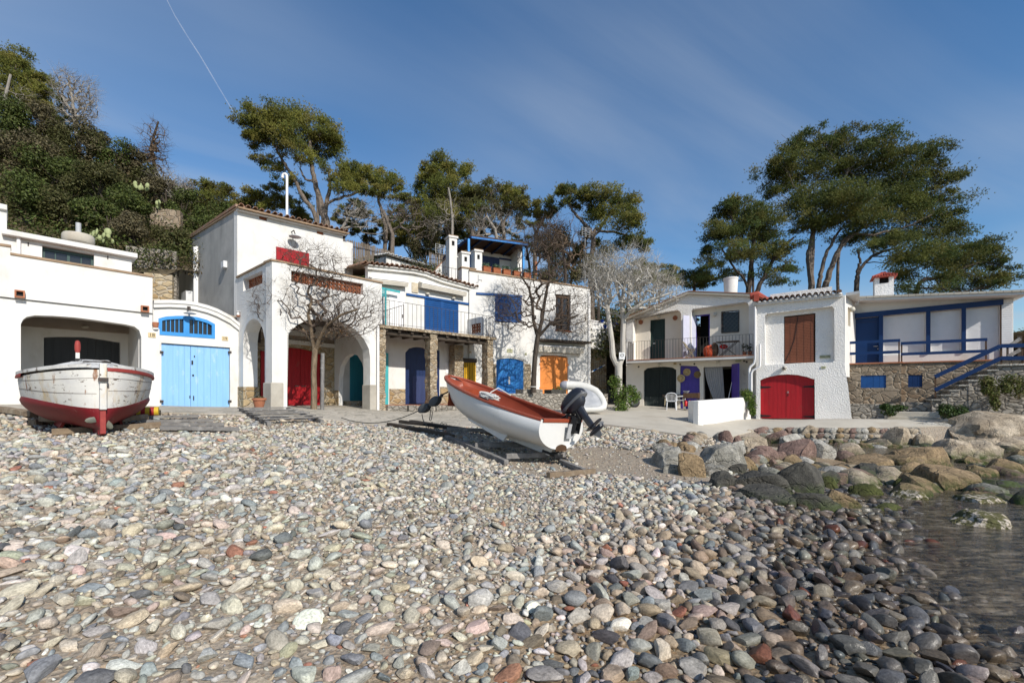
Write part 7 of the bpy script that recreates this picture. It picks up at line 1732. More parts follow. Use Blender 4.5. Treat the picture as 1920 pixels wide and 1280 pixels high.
for k in range(3): an = 1.57 + k * 2.094 + .4; d = WL_ * math.cos(an) + Vector((0, 0, math.sin(an))); pr.ell(hub + d * .13 - WF * .02, (.11, .055, .012), Matrix((tuple(d), tuple(d.cross(WF)), tuple(WF))).transposed(), 10, 6)
pr.obj('propeller', 'bronze', wbt, True)
mb = MB(); mb.bar(wpt(-.02, 0, 2.02), wpt(-.02, 0, 2.08), .13, .16, tuple(WF)); mb.obj('gudgeon', 'iron', wbt)
for sd in (1, -1): slab([wpt(.30, .42 * sd, 1.25), wpt(.62, .45 * sd, 1.25), wpt(.60, .50 * sd, 1.12), wpt(.32, .47 * sd, 1.12)], .05, WL_).obj('bilge_keel', 'dull_red', wbt)
mb = MB(); p = wsec(.62, 0, -1); mb.lathe(p + Vector((0, 0, .06)), [(.05, 0), (.05, .05), (.09, .06), (.06, .10), (.02, .12)], 10); mb.obj('deck_fitting', 'boat_white', wbt, True)
GL = 'timbers of the slip under the wooden boat'
for (u0, v0, u1, v1, w, h, dz, mt_, lb) in (
 (60,800,128,788,.16,.14,.05,'brown_timber','short brown timber end sticking out left of the wooden boat keel'),
 (78,802,205,804,.15,.13,.16,'brown_timber','brown timber directly under the rudder of the wooden boat'),
 (98,818,302,804,.15,.12,.05,'brown_timber','lowest brown timber, nearest the water under the wooden boat'),
 (205,803,275,796,.16,.12,.14,'brown_timber','short brown timber block right of the rudder'),
 (230,789,372,787,.18,.07,.05,'grey_timber','grey plank furthest up the beach right of the wooden boat'),
 (265,797,400,795,.18,.07,.05,'grey_timber','second grey plank down the beach right of the wooden boat'),
 (275,803,420,803,.18,.07,.05,'grey_timber','third grey plank down the beach right of the wooden boat'),
 (300,809,448,811,.18,.08,.04,'grey_timber','grey plank nearest the water right of the wooden boat'),
 (200,782,300,778,.16,.10,.05,'black_timber','dark timber in the shade behind the wooden boat'),
 (-40,770,64,786,.18,.12,.08,'brown_timber','long brown timber at the left edge under the white house')):
 timber(gp(u0, v0, dz + .04), gp(u1, v1, dz + .04), w, h, mt_, lb, GL, name='timber')
pa = thing('pallet', 'grey weathered pallet lying on the pebbles before the arcade', 'pallet', tuple(G(520, 786)))
pc = [gp(445, 772, .06), gp(545, 770, .06), gp(610, 794, .06), gp(497, 799, .06)]
for k in range(2):
 s = (.06, .94)[k]; mb = MB(); mb.bar(pc[0].lerp(pc[1], s) , pc[3].lerp(pc[2], s), .10, .09); mb.obj('runner', 'grey_timber', pa)
for k in range(6):
 s = (k + .3) / 6; mb = MB(); mb.bar(pc[0].lerp(pc[3], s) + Vector((0, 0, .075)), pc[1].lerp(pc[2], s) + Vector((0, 0, .075 + random.uniform(-.01, .02))), .16, .035); mb.obj('slat', 'grey_timber', pa, bevel=.005)
fp_ = G(486, 770); fpt = thing('flower_pot', 'terracotta flower pot standing on the pallet by the arcade pier', 'flower pot', (fp_.x, fp_.y, fp_.z + .10))
mb = MB(); c = Vector((fp_.x, fp_.y, fp_.z + .12)); mb.lathe(c, [(.13, 0), (.185, .22), (.215, .225), (.215, .29), (.19, .29), (.17, .25)], 18); mb.obj('pot', 'terracotta', fpt, True)
leaf_obj('plant', [tuft_leaves(c + Vector((0, 0, .30)), (.16, .16, .05), 60, .05, [(.16, .12, .07), (.10, .09, .04)], .9)], fpt)
q = G(276, 782); mb = MB(); ax = Vector((.86, .5, 0)); c0 = Vector((q.x - .30, q.y - .1, q.z + .15)); ft = thing('striped_float', 'red and yellow striped cylindrical float behind the wooden boat', 'float', tuple(q))
for k in range(6): mb = MB(); mb.tube([c0 + ax * (.09 * k + .002), c0 + ax * (.09 * (k + 1))], .115, 14); mb.obj('red_stripe' if k % 2 == 0 else 'yellow_stripe', 'stripe_red' if k % 2 == 0 else 'stripe_yellow', ft, 40)
RI = thing('inflatable_dinghy', 'white and grey inflatable dinghy leaning on its side against the low wall', 'boat', tuple(G(1100, 772)))
def ri(u, v): return at(u, v, 20.2 + (770 - v) * .022)
path = [(1062,722),(1075,722.5),(1090,724),(1104,728),(1116,734),(1124,742),(1129,750),(1132,758),(1131,763.5),(1126,766),(1112,767),(1096,767.5),(1080,768),(1062,768.5)]
mb = MB(); mb.tube([ri(*p) for p in path], [.20, .205, .205, .205, .20, .18, .17, .16, .15, .14, .14, .14, .14, .13], 14); mb.obj('tube', 'inflatable', RI, True)
mb = MB(); c = ri(1062, 722); e = ri(1050, 721.5); mb.tube([c + (e - c) * s for s in (0, .35, .65, .85, 1.0, 1.06)], [.203, .20, .17, .13, .07, .01], 14); mb.obj('tube_cone', 'cone_grey', RI, True)
mb = MB(); P = [ri(*p) + Vector((0, -.17, 0)) for p in ((1078,726),(1090,727),(1103,731),(1114,737),(1121,745),(1125,753),(1127,759),(1122,763),(1105,764),(1084,765),(1072,766))]
cc = sum(P, Vector()) / len(P); n = len(P); mb.v = [tuple(p) for p in P] + [tuple(p.lerp(cc, .45) + Vector((0, .05, 0))) for p in P] + [tuple(cc + Vector((0, .07, 0)))]
for i in range(n - 1): mb.f += [(i, i + 1, n + i + 1, n + i), (n + i, n + i + 1, 2 * n)]
mb.f += [(n - 1, 0, n, 2 * n - 1), (2 * n - 1, n, 2 * n)]; mb.fm = [0] * len(mb.f); fo = mb.obj('floor', 'inflatable_grey', RI, True); fo.modifiers.new('thickness', 'SOLIDIFY').thickness = .02
def frame_at(p, f): f = Vector(f).normalized(); l = Vector((-f.y, f.x, 0)); return lambda x, y, z: Vector(p) + f * x + l * y + Vector((0, 0, z))
def plastic_chair(p, f, label):
 w = frame_at(p, f); t = thing('plastic_chair', label, 'chair', tuple(p), 'white plastic chairs on the terrace')
 for sx, sy in ((.20, .22), (.20, -.22), (-.22, .20), (-.22, -.20)):
  mb = MB(); mb.tube([w(sx * 1.12, sy * 1.1, 0), w(sx, sy, .40)], [.022, .032], 6); mb.obj('leg', 'white_plastic', t, True)
 mb = MB(); rows = [[w(x, y, .42 + z) for x, y, z in ((-.23, -.23, 0), (-.23, .23, 0), (.25, .25, .02), (.25, -.25, .02))], [w(x, y, .455 + z) for x, y, z in ((-.23, -.23, 0), (-.23, .23, 0), (.25, .25, .02), (.25, -.25, .02))]]
 mb.loft(rows, close=True); mb.f += [(3, 2, 1, 0), (4, 5, 6, 7)]; mb.fm += [0, 0]; mb.obj('seat', 'white_plastic', t, bevel=.012)
 mb = MB()
 for k in range(7): y = -.19 + .38 * k / 6; mb.bar(w(-.22, y, .46), w(-.33, y * .95, .80), .032, .014, (1, 0, 0))
 P = [w(-.22 - .02, -.24, .46), w(-.33, -.24, .76), w(-.35, -.16, .83), w(-.36, 0, .855), w(-.35, .16, .83), w(-.33, .24, .76), w(-.24, .24, .46)]; mb.tube(P, .022, 6); mb.obj('backrest', 'white_plastic', t, True)
 for s in (1, -1): mb = MB(); mb.tube([w(-.33, .245 * s, .70), w(-.12, .29 * s, .66), w(.16, .28 * s, .64), w(.23, .25 * s, .60), w(.22, .235 * s, .42)], [.028, .034, .034, .03, .026], 6); mb.obj('armrest', 'white_plastic', t, True)
 return t
c1 = G(1259, 769.5); plastic_chair((c1.x, c1.y, c1.z + .03), (.35, .94, 0), 'white plastic chair standing in front of the black garage doors, back to the beach')
c2 = G(1276, 767); plastic_chair((c2.x, c2.y + .1, c2.z + .03), (-.85, .3, 0), 'white plastic chair turned sideways beside the terrace table')
c3 = G(1309, 768); plastic_chair((c3.x, c3.y + .7, c3.z + .10), (-.2, -.95, 0), 'white plastic chair behind the low terrace wall')
tb_ = G(1274, 767); tp = Vector((tb_.x, tb_.y + .6, tb_.z + .03)); tt = thing('garden_table', 'dark garden table on the little terrace among white chairs', 'table', tuple(tp)); w = frame_at(tp, FH.t.tolist() + [0])
mb = MB(); mb.bar(w(-.6, 0, .72), w(.6, 0, .72), .8, .04); mb.bar(w(-.58, -.38, .66), w(.58, -.38, .66), .02, .07); mb.obj('table_top', 'dark_timber', tt)
for sx in (-.5, .5):
 for sy in (-.32, .32): mb = MB(); mb.bar(w(sx, sy, 0), w(sx * .9, sy, .70), .05, .05); mb.obj('leg', 'slatted_wood', tt)
bq = G(1295, 772); bp_ = Vector((bq.x, bq.y + .3, bq.z + .03)); bb = thing('barbecue', 'low brown metal barbecue box on legs beside the terrace wall', 'barbecue', tuple(bp_)); w = frame_at(bp_, FR.t.tolist() + [0])
mb = MB();
for a, b in (((-.2, -.22), (.5, -.22)), ((.5, -.22), (.5, .22)), ((.5, .22), (-.2, .22)), ((-.2, .22), (-.2, -.22))): mb.bar(w(a[0], a[1], .80), w(b[0], b[1], .80), .03, .26)
mb.bar(w(-.2, 0, .68), w(.5, 0, .68), .42, .03); mb.obj('fire_box', 'frame_brown', bb)
for sx in (-.16, .45):
 for sy in (-.18, .18): mb = MB(); mb.tube([w(sx, sy, 0), w(sx, sy, .67)], .02, 6); mb.obj('leg', 'iron', bb)
mb = MB(); mb.bar(w(-.2, 0, .25), w(.5, 0, .25), .4, .03); mb.obj('shelf', 'dark_timber', bb)
for k, (dx_, dy_, r, h, mt_, lb) in enumerate(((-.10, -.12, .09, .30, 'red_plastic', 'red plastic canister on the shelf under the barbecue, left'), (.10, -.12, .09, .30, 'red_plastic', 'red plastic canister on the shelf under the barbecue, right'))):
 mb = MB(); mb.lathe(w(dx_, dy_, .266), [(r, 0), (r, h * .7), (r * .6, h * .85), (r * .3, h), (r * .3, h * 1.05)], 14); tag(mb.obj('canister', mt_, None, True), lb, 'canister', 'red canisters under the barbecue')
mb = MB(); mb.lathe(w(-.1, 0, .94), [(.08, 0), (.16, .09), (.17, .10), (.15, .09), (.07, .015)], 16); tag(mb.obj('bowl', 'white_plastic', None, True), 'pale bowl standing on the barbecue edge', 'bowl')
q = FH.px(1371, 716, .3); mb = MB(); mb.tube([FH.w(FH.a(1363, .4), 1.25, .4), FH.w(q[0], q[1], .05)], .015, 6); tag(mb.obj('broom_stick', 'white_metal', None, True), 'thin pale stick leaning in the dark doorway', 'stick')
p = G(1188, 764); mb = MB(); mb.lathe((0, 0, 0), [(.20, -.05), (.26, -.04), (.30, 0), (.26, .04), (.20, .05), (.10, .02)], 18, rot=Matrix.Rotation(math.radians(75), 3, 'X')); mb.v = [(x + p.x, y + p.y - .1, z + p.z + .3) for x, y, z in mb.v]; tag(mb.obj('tyre', 'rubber', None, True), 'black rubber tyre leaning against the green bush', 'tyre')
fy = zs5 + .022
def bal(u, d): a = FR.a(u, d); x, y, _ = FR.w(a, 0, d); return Vector((x, y, fy))
p = bal(1293, -.5); w = frame_at(p, (FR.t[0], FR.t[1], 0)); fc = thing('folding_chair', 'slatted wooden folding chair on the iron railed balcony', 'chair', tuple(p))
for s in (1, -1):
 mb = MB(); mb.bar(w(.24, .20 * s, 0), w(-.30, .20 * s, .88), .025, .035); mb.bar(w(-.22, .17 * s, 0), w(.24, .17 * s, .46), .025, .035); mb.obj('side_frame', 'slatted_wood', fc)
mb = MB()
for k in range(6): x = -.16 + .07 * k; mb.bar(w(x, -.2, .455), w(x, .2, .455), .05, .016)
mb.obj('seat', 'slatted_wood', fc); mb = MB()
for k in range(6): y = -.15 + .06 * k; mb.bar(w(-.13, y, .52), w(-.32, y, .87), .04, .014, (1, 0, 0))
mb.obj('backrest', 'slatted_wood', fc)
p = bal(1365, -.5); w = frame_at(p, (FR.t[0], FR.t[1], 0)); bt2 = thing('bistro_table', 'dark folding bistro table with crossed legs under the grille window', 'table', tuple(p))
mb = MB(); mb.bar(w(-.52, 0, .74), w(.52, 0, .74), .6, .03); mb.obj('table_top', 'dark_timber', bt2); mb = MB()
for s in (.2, -.2): mb.bar(w(-.4, s, 0), w(.4, s, .72), .03, .03); mb.bar(w(.4, s, 0), w(-.4, s, .72), .03, .03)
mb.obj('leg_frame', 'iron', bt2)
p = bal(1357, -.62); mb = MB(); mb.ell(p + Vector((0, 0, .52)), (.22, .10, .12)); tag(mb.obj('red_cushion', 'red_plastic', None, True), 'red cushion resting on the crossed frame below the bistro table', 'cushion')
p = bal(1329, -.5); mb = MB(); mb.ell(p + Vector((0, 0, .30)), (.30, .22, .31), nu=14, nv=10); mb.ell(p + Vector((.10, 0, .46)), (.18, .18, .18)); ob = mb.obj('orange_bundle', 'orange_cloth', None, True, kind=None); tag(ob, 'bulky orange covered bundle on the balcony beside the open door', 'bag')
p = bal(1340, -.55); mb = MB(); mb.ell(p + Vector((0, 0, .38)), (.20, .18, .38)); tag(mb.obj('brown_sack', 'frame_brown', None, True), 'brown sack propped behind the orange bundle on the balcony', 'bag')
for u, lb in ((1406,'small terracotta pot at the right end of the balcony'),(1396,'small terracotta pot with a dark spiny plant on the balcony')):
 p = bal(u, -.35); f = thing('flower_pot', lb, 'flower pot', tuple(p), 'terracotta pots on the balcony'); mb = MB(); mb.lathe(p, [(.07, 0), (.10, .14), (.11, .14), (.11, .18), (.08, .17)], 12); mb.obj('pot', 'terracotta', f, True)
 leaf_obj('plant', [tuft_leaves(p + Vector((0, 0, .40)), (.16, .16, .22), 60, .06, [(.05, .07, .04), (.08, .09, .05)], .9)], f)
def ico(sub):
 bm = bmesh.new(); bmesh.ops.create_icosphere(bm, subdivisions=sub, radius=1); v = np.array([x.co[:] for x in bm.verts]); bm.verts.ensure_lookup_table(); f = np.array([[q.index for q in x.verts] for x in bm.faces]); bm.free(); return v, f
ICO = {k: ico(k) for k in (1, 2, 3, 4)}
def vnoise(P, sc, seed, octv=3):
 o = Vector((seed * 13.7, seed * 7.1, seed * 3.3)); return np.array([noise.fractal(Vector(p) * sc + o, 0.9, 2.1, octv) for p in P])
def rock_shape(sub, seed, cuts, amp, rg, dmin=.55):
 v, f = ICO[sub]; P = v.copy(); P *= (1 + amp * vnoise(v, 1.1, seed, 4))[:, None]
 for k in range(cuts):
  n = rg.normal(size=3); n /= np.linalg.norm(n); d = rg.uniform(dmin, .85); s = P @ n - d; P -= np.outer(np.maximum(s, 0) * .93, n)
 P *= (1 + amp * .16 * vnoise(v, 4.0, seed + 50, 3))[:, None]
 return P, f
RK = [(1213,1290,842,878,'grey',1),(1266,1323,855,894,'ochre',6),(1305,1386,829,880,'grey',2),(1313,1370,869,894,'grey',2),(1330,1384,885,915,'dark',2),(1378,1496,884,928,'dark',3),(1452,1543,863,928,'dark',6),(1390,1490,914,945,'dark',3),(1478,1562,923,958,'dark',2),
 (1330,1365,804,826,'grey',4),(1348,1372,808,830,'red',5),(1372,1392,817,831,'red',5),(1363,1402,829,851,'pale',3),(1393,1452,811,840,'granite',4),(1412,1441,799,817,'red',6),(1432,1481,797,834,'red',6),(1399,1443,836,864,'red',6),(1433,1467,838,866,'red',6),(1446,1529,827,866,'red',6),(1496,1541,798,819,'granite',4),(1460,1508,815,837,'pale',4),(1508,1559,821,858,'pale',6),(1370,1421,851,880,'ochre',6),(1367,1401,867,889,'dark',4),(1468,1501,855,876,'ochre',3),(1421,1443,871,886,'pale',7),(1520,1558,864,888,'dark',5),(1518,1572,885,913,'dark',3),(1238,1281,870,887,'grey',2),(1440,1462,862,877,'red',4),
 (1566,1618,830,861,'granite',4),(1613,1674,827,853,'granite',4),(1556,1579,837,855,'pale',4),(1573,1672,848,894,'ochre',2),(1664,1782,842,884,'ochre',1),(1680,1737,869,905,'ochre',1),(1727,1834,868,927,'ochre',2),(1740,1823,827,868,'granite',1),(1655,1712,805,845,'granite',3),(1710,1747,814,845,'granite',3),(1697,1777,794,816,'pale',3),(1742,1799,808,829,'pale',3),(1800,1878,827,866,'granite',1),(1779,1960,776,828,'granite',2),(1874,1916,768,785,'granite',0),(1812,1888,771,792,'granite',1),(1838,1926,820,851,'granite',1),(1795,1854,857,877,'ochre',0),(1810,1867,873,901,'ochre',0),(1856,1913,864,899,'ochre',0),(1891,1935,846,866,'ochre',0),(1832,1945,899,923,'dark',2),(1805,1888,914,938,'dark',1),(1862,1903,929,951,'dark',1),(1898,1950,922,964,'dark',2),
 (1774,1896,962,1008,'barnacle',1),(1545,1613,911,956,'ochre',5),(1581,1642,886,914,'granite',3),(1591,1648,905,934,'moss',1),(1624,1692,945,963,'moss',0),(1670,1727,900,924,'moss',1),(1662,1740,921,945,'barnacle',2),(1786,1871,930,956,'barnacle',2),(1714,1744,923,934,'pale',2),(1900,1945,965,985,'barnacle',1),(1540,1575,896,920,'moss',2),(1905,1960,785,812,'granite',1),(1885,1950,866,900,'ochre',1),
 (1290,1318,822,834,'granite',4),(1232,1262,838,850,'granite',4),(1220,1236,806,812,'granite',3)]
NAMES = {'grey': 'grey', 'ochre': 'ochre brown', 'dark': 'wet dark', 'red': 'reddish', 'pale': 'pale grey', 'granite': 'warm granite', 'moss': 'mossy green', 'barnacle': 'barnacled'}
ring_rg = np.random.default_rng(5); ROCKS = []
def rock_label(i, u0, u1, v0, v1, mt_, w):
 u, v = (u0 + u1) / 2, (v0 + v1) / 2
 size = 'large' if w > 75 else ('middling' if w > 42 else 'small')
 if v > 940: where = 'lying in the shallow water'
 elif u < 1330: where = 'at the sandy left end of the rocks'
 elif u < 1480: where = 'below the low white wall' if v < 860 else 'beside the wet sand'
 elif u < 1640: where = 'below the red arched doors' if v < 850 else 'at the edge of the wash'
 elif u < 1800: where = 'below the concrete steps' if v < 850 else 'above the mossy shallows'
 else: where = 'below the trailing plants' if v < 830 else ('in the heap at the right edge' if v < 905 else 'dipping into the water at the right')
 return f"{size} {NAMES[mt_]} {'rounded' if RK[i][5] < 3 else 'angular'} boulder {where}"
LB_ = [rock_label(i, *r[:5], r[1] - r[0]) for i, r in enumerate(RK)]
def rlab(i):
 same = sorted([j for j in range(len(RK)) if LB_[j] == LB_[i]], key=lambda j: RK[j][0] + RK[j][1])
 return LB_[i] if len(same) == 1 else LB_[i] + ', ' + ('leftmost', 'second', 'third', 'fourth', 'fifth', 'sixth', 'seventh')[same.index(i)] + (' of these' if same.index(i) == 0 else ' from left')
for i, (u0, u1, v0, v1, mt_, cuts) in enumerate(RK):
 g = G((u0 + u1) / 2, v1); w = (u1 - u0); rx = w * g.y / F / 2 * 1.10; ry = rx * ring_rg.uniform(.65, .85); yc = g.y + ry * .8
 xc = kx((u0 + u1) / 2) * yc; rx *= yc / g.y; zt = E + (HV - v0) * yc / F; zb = g.z - .05; hz = max((zt - zb) * 1.14, .10)
 P, f = rock_shape(4 if w > 70 else 3, i + 1, cuts * 3 + 1, .32 if cuts < 3 else .18, ring_rg, .38 if cuts > 2 else .55)
 P = P / np.abs(P).max(0); P = np.sign(P) * np.abs(P) ** .84; an = ring_rg.uniform(-.35, .35); c, s = math.cos(an), math.sin(an); P[:, 2] = np.where(P[:, 2] > 0, P[:, 2], P[:, 2] * .6)
 P = P @ np.array([[c, s, 0], [-s, c, 0], [0, 0, 1]]); tilt = ring_rg.uniform(-.12, .12)
 Q = P * np.array([rx, ry, hz]); Q[:, 2] += Q[:, 0] * tilt
 me = bpy.data.meshes.new('boulder'); me.from_pydata(Q.tolist(), [], f.tolist()); me.materials.append(MATS['rock_' + mt_]); me.polygons.foreach_set('use_smooth', [True] * len(me.polygons)); me.set_sharp_from_angle(angle=math.radians(26))
 o = bpy.data.objects.new('boulder', me); COL.objects.link(o); o.location = (xc, yc, zb)
 tag(o, rlab(i), 'boulder', 'boulders at the right of the cove'); ROCKS.append((xc, yc, rx, ry))
sw = thing('sea_wall', 'low rubble sea wall holding up the concrete path behind the boulders', 'wall', (WLN[3][0], WLN[3][1] - .3, -.2))
e = [Vector(p) for p in _WP[:7]]
mb = MB(); rows = [[(p.x, p.y + .02, p.z + .025) for p in e], [(p.x, p.y - .10, p.z - .02) for p in e], [(p.x, p.y - .5, -.1) for p in e], [(p.x, p.y - .6, -.6) for p in e]]; mb.loft(rows[::-1]); mb.obj('wall_face', 'grey_stone', sw)
for k in range(78):
 s = (k % 26 + .5 * (k // 26 % 2)) / 26 * (len(e) - 1); i = min(int(s), len(e) - 2); p = e[i].lerp(e[i + 1], s - i); lv = k // 26; r = random.uniform(.13, .21); P, f = rock_shape(2, 200 + k, 6, .2, ring_rg); q = (p.z + .1) * (lv + .4) / 3
 mb = MB(); mb.add([(p.x + x * r * 1.2, p.y - .12 - .13 * lv + y * r * .7, p.z - q + z * r * .8) for x, y, z in P], f.tolist()); mb.obj('wall_stone', ('rock_granite', 'rock_pale', 'rock_red', 'rock_ochre', 'rock_grey')[k * 7 % 5], sw, 40)
FILL = [(1285,1330,818,845),(1330,1440,826,868),(1380,1470,850,885),(1440,1560,850,895),(1500,1640,850,905),(1560,1680,838,856),(1640,1760,836,852),(1660,1740,890,912),(1820,1920,850,905),(1540,1640,895,915),(1230,1300,836,852),(1700,1860,905,940)]
for k in range(170):
 u0, u1, v0, v1 = FILL[k % len(FILL)]; u, v = ring_rg.uniform(u0, u1), ring_rg.uniform(v0, v1); g = G(u, v); r = ring_rg.uniform(.09, .26) * (1.5 if u > 1560 else 1); P, f = rock_shape(2, 400 + k, 6, .2, ring_rg); P = P / np.abs(P).max(0) * np.array([r * 1.15, r * .9, r * .72])
 an = ring_rg.uniform(0, 6.28); c, sn = math.cos(an), math.sin(an); P = P @ np.array([[c, sn, .15], [-sn, c, 0], [-.1, .1, 1]])
 me = bpy.data.meshes.new('rubble_stone'); me.from_pydata(P.tolist(), [], f.tolist()); mt_ = ('granite', 'grey', 'red', 'ochre', 'pale', 'dark')[int(ring_rg.choice(6, p=[.3, .14, .14, .3, .08, .04]))]; me.materials.append(MATS['rock_' + mt_]); me.polygons.foreach_set('use_smooth', [True] * len(me.polygons)); me.set_sharp_from_angle(angle=math.radians(36))
 o = bpy.data.objects.new('rubble_stone', me); COL.objects.link(o); o.location = (g.x, g.y, g.z + r * .2); wh = 'near the sandy end' if u < 1330 else ('below the white wall and red doors' if u < 1500 else ('left of the mossy shallows' if u < 1660 else ('below the concrete steps' if u < 1780 else 'at the right edge')))
 tag(o, f"small {NAMES[mt_]} angular stone wedged among the boulders {wh}", 'stone', f"small {NAMES[mt_]} stones among the boulders {wh}")
rg = np.random.default_rng(11)
SHP = {}
for sub in (1, 2, 3):
 SHP[sub] = [rock_shape(sub, 300 + k, int(rg.integers(2, 12)), rg.uniform(.10, .26), np.random.default_rng(900 + k), .38)[0] for k in range(22)]
 SHP[sub] = [p / np.abs(p).max(0) for p in SHP[sub]]
PAL = [((.34,.335,.32),'grey'),((.20,.225,.255),'blue grey'),((.44,.385,.30),'beige'),((.42,.325,.265),'pinkish'),((.37,.29,.195),'tan'),((.55,.53,.49),'whitish'),((.095,.10,.115),'dark slate'),((.34,.115,.055),'rust red'),((.20,.15,.105),'brown'),((.27,.275,.22),'greenish grey')]
PALC = np.array([p[0] for p in PAL])
W_DRY = np.array([.29,.13,.30,.05,.12,.06,.025,.010,.05,.03]); W_WET = np.array([.26,.15,.12,.07,.14,.02,.08,.02,.12,.05])
N = 800000
Y = 1.7 + 14.3 * np.sqrt(rg.random(N)); Y = np.clip(Y, 1.7, 16)
X = rg.uniform(-1.30, 1.30, N) * Y
Zg = H(X, Y); U = 960 + F * X / Y; V = HV - (Zg - E) * F / Y
def inpoly(u, v, P):
 c = np.zeros(len(u), bool); j = len(P) - 1
 for i in range(len(P)):
  (x0, y0), (x1, y1) = P[i], P[j]; c ^= ((y0 > v) != (y1 > v)) & (u < (x1 - x0) * (v - y0) / (y1 - y0 + 1e-9) + x0); j = i
 return c
bare = inpoly(U, V, [(1060,842),(1130,838),(1215,848),(1300,882),(1400,905),(1480,945),(1380,915),(1280,905),(1190,898),(1090,880)])      # open sand
pav = inpoly(U, V, [(-900,700),(-900,778),(60,776),(200,776),(330,778),(450,781),(620,790),(700,799),(840,803),(1000,798),(1090,795),(1140,800),(1180,805),(1250,815),(1310,825),(1380,819),(1420,806),(2600,806),(2600,700)])
rocks = (U > 1400) & (V < 900) | (U > 1225) & (V < 880) & (V > 840)
grav = np.exp(-(((U - 980) / 330) ** 2 + ((V - 960) / 95) ** 2))
strand = np.clip((.30 - Zg) / .3, 0, 1) * np.clip((X + .5) / 1.5, 0, 1)
tim = (inpoly(U, V, [(60,780),(210,776),(400,780),(455,812),(300,822),(90,826),(50,800)]) | inpoly(U, V, [(440,768),(560,766),(618,796),(490,806)]) | inpoly(U, V, [(728,795),(850,805),(1010,845),(1065,862),(1115,892),(1030,900),(945,876),(830,828)])) & (rg.random(N) < .88)
ok = ~pav & ~rocks & ~tim & (Zg > -.28) & ((~bare) | (rg.random(N) < .10))
deep = (Zg < -.005) & (rg.random(N) < np.where(Zg > -.12, .5, .85)); ok &= ~deep
base = .0195 - .006 * grav + .0145 * strand + .004 * np.clip((500 - U) / 600, 0, 1)
R = base * np.exp(rg.normal(0, .56, N)); R = np.clip(R, .007, .10); R[bare] *= .6
ok &= (R * F / Y > 2.2) | (rg.random(N) < .25)
idx = np.where(ok)[0]; idx = idx[np.argsort(-R[idx])]
cell = {}; keep = []
CS = .12
for i in idx:
 x, y, r = X[i], Y[i], R[i]; cx, cy = int(x // CS), int(y // CS); m = int((r + .14) * .75 // CS) + 1; good = True
 for a in range(cx - m, cx + m + 1):
  for b in range(cy - m, cy + m + 1):
   for (px, py, pr) in cell.get((a, b), ()):
    d = (pr + r) * .70
    if (px - x) ** 2 + (py - y) ** 2 < d * d: good = False; break
   if not good: break
  if not good: break
 if good: cell.setdefault((cx, cy), []).append((x, y, r)); keep.append(i)
keep = np.array(keep)
ga, gb = G(1330, 930), G(1225, 1280); dl = ((X - gb.x) * (ga.y - gb.y) - (Y - gb.y) * (ga.x - gb.x)) / math.dist(ga[:2], gb[:2])
wetz = np.clip((dl + rg.normal(0, .16, N)) / 1.0, 0, .92) * (X > 0)
infr = (U > -20) & (U < 1940) & (V < 1300)
vis = np.where(infr[keep], R[keep] / Y[keep], 0)
big = set(keep[np.argsort(-vis)[:300]].tolist())
vs, fs, tint, off = [], [], [], 0; meshes = {}
for i in keep:
 strd = strand[i]; w = W_DRY * (1 - strd) + W_WET * strd; w = w / w.sum(); pc = int(rg.choice(10, p=w)); col = PALC[pc] * .72 + PALC[pc].mean() * .28; col = (col + (.03 if strd < .3 else 0)) * np.array([1.13, 1.10, 1.01] if strd < .35 else [1.08, 1.0, .92]) * rg.uniform(.78, 1.22) * (1 + rg.normal(0, .03, 3))
 px = R[i] * F / Y[i] * .533; sub = 3 if i in big else (2 if px > 4.2 else 1); k = int(rg.integers(0, 22))
 flat = rg.uniform(.30, .62) + .14 * strd; el = rg.uniform(.55, .92); sc = np.array([R[i] * 1.08, R[i] * el, R[i] * flat])
 an = rg.uniform(0, 6.283); tl = rg.normal(0, .33, 2)
 Mx = Matrix.Rotation(an, 3, 'Z') @ Matrix.Rotation(tl[0], 3, 'X') @ Matrix.Rotation(tl[1], 3, 'Y')
 z = Zg[i] + sc[2] * rg.uniform(.15, .62)
 if i in big:
  me = meshes.get(k)
  if me is None:
   me = bpy.data.meshes.new('cobble'); me.from_pydata((SHP[3][k] * .1).tolist(), [], ICO[3][1].tolist()); me.materials.append(MATS['cobble']); me.polygons.foreach_set('use_smooth', [True] * len(me.polygons)); me.set_sharp_from_angle(angle=math.radians(34)); meshes[k] = me
  o = bpy.data.objects.new('cobble', me); COL.objects.link(o); o.matrix_world = Matrix.Translation((X[i], Y[i], z)) @ Mx.to_4x4() @ Matrix.Diagonal((*(sc * 10), 1)); o.color = (*np.clip(col, 0, 1), float(wetz[i]))
  u, v = U[i], V[i]
  col_w = ('at the left edge', 'left of middle', 'in the middle', 'right of middle', 'towards the water')[int(np.clip(u // 384, 0, 4))]; row_w = 'lowest on the beach' if v > 1190 else ('in the near pebbles' if v > 1060 else ('halfway up the pebbles' if v > 930 else 'high up the beach'))
  shp = 'flat' if flat < .55 else ('rounded' if k % 2 else 'blunt'); sz = 'biggest' if vis.max() * .8 < R[i] / Y[i] else ('large' if R[i] > .10 else 'fist sized')
  tag(o, f"{sz} {shp} {'wet ' if wetz[i] > .6 else ''}{PAL[pc][1]} stone {col_w}, {row_w}", 'stone', f"{shp} {PAL[pc][1]} stones {col_w} {row_w}")
 else:
  Q = (SHP[sub][k] * sc) @ np.array(Mx.transposed()) + np.array([X[i], Y[i], z]); vs.append(Q); fs.append(ICO[sub][1] + off); off += len(Q); tint.append(np.tile([*np.clip(col, 0, 1), wetz[i]], (len(Q), 1)))
Vv = np.concatenate(vs); Ff = np.concatenate(fs); Tt = np.concatenate(tint)
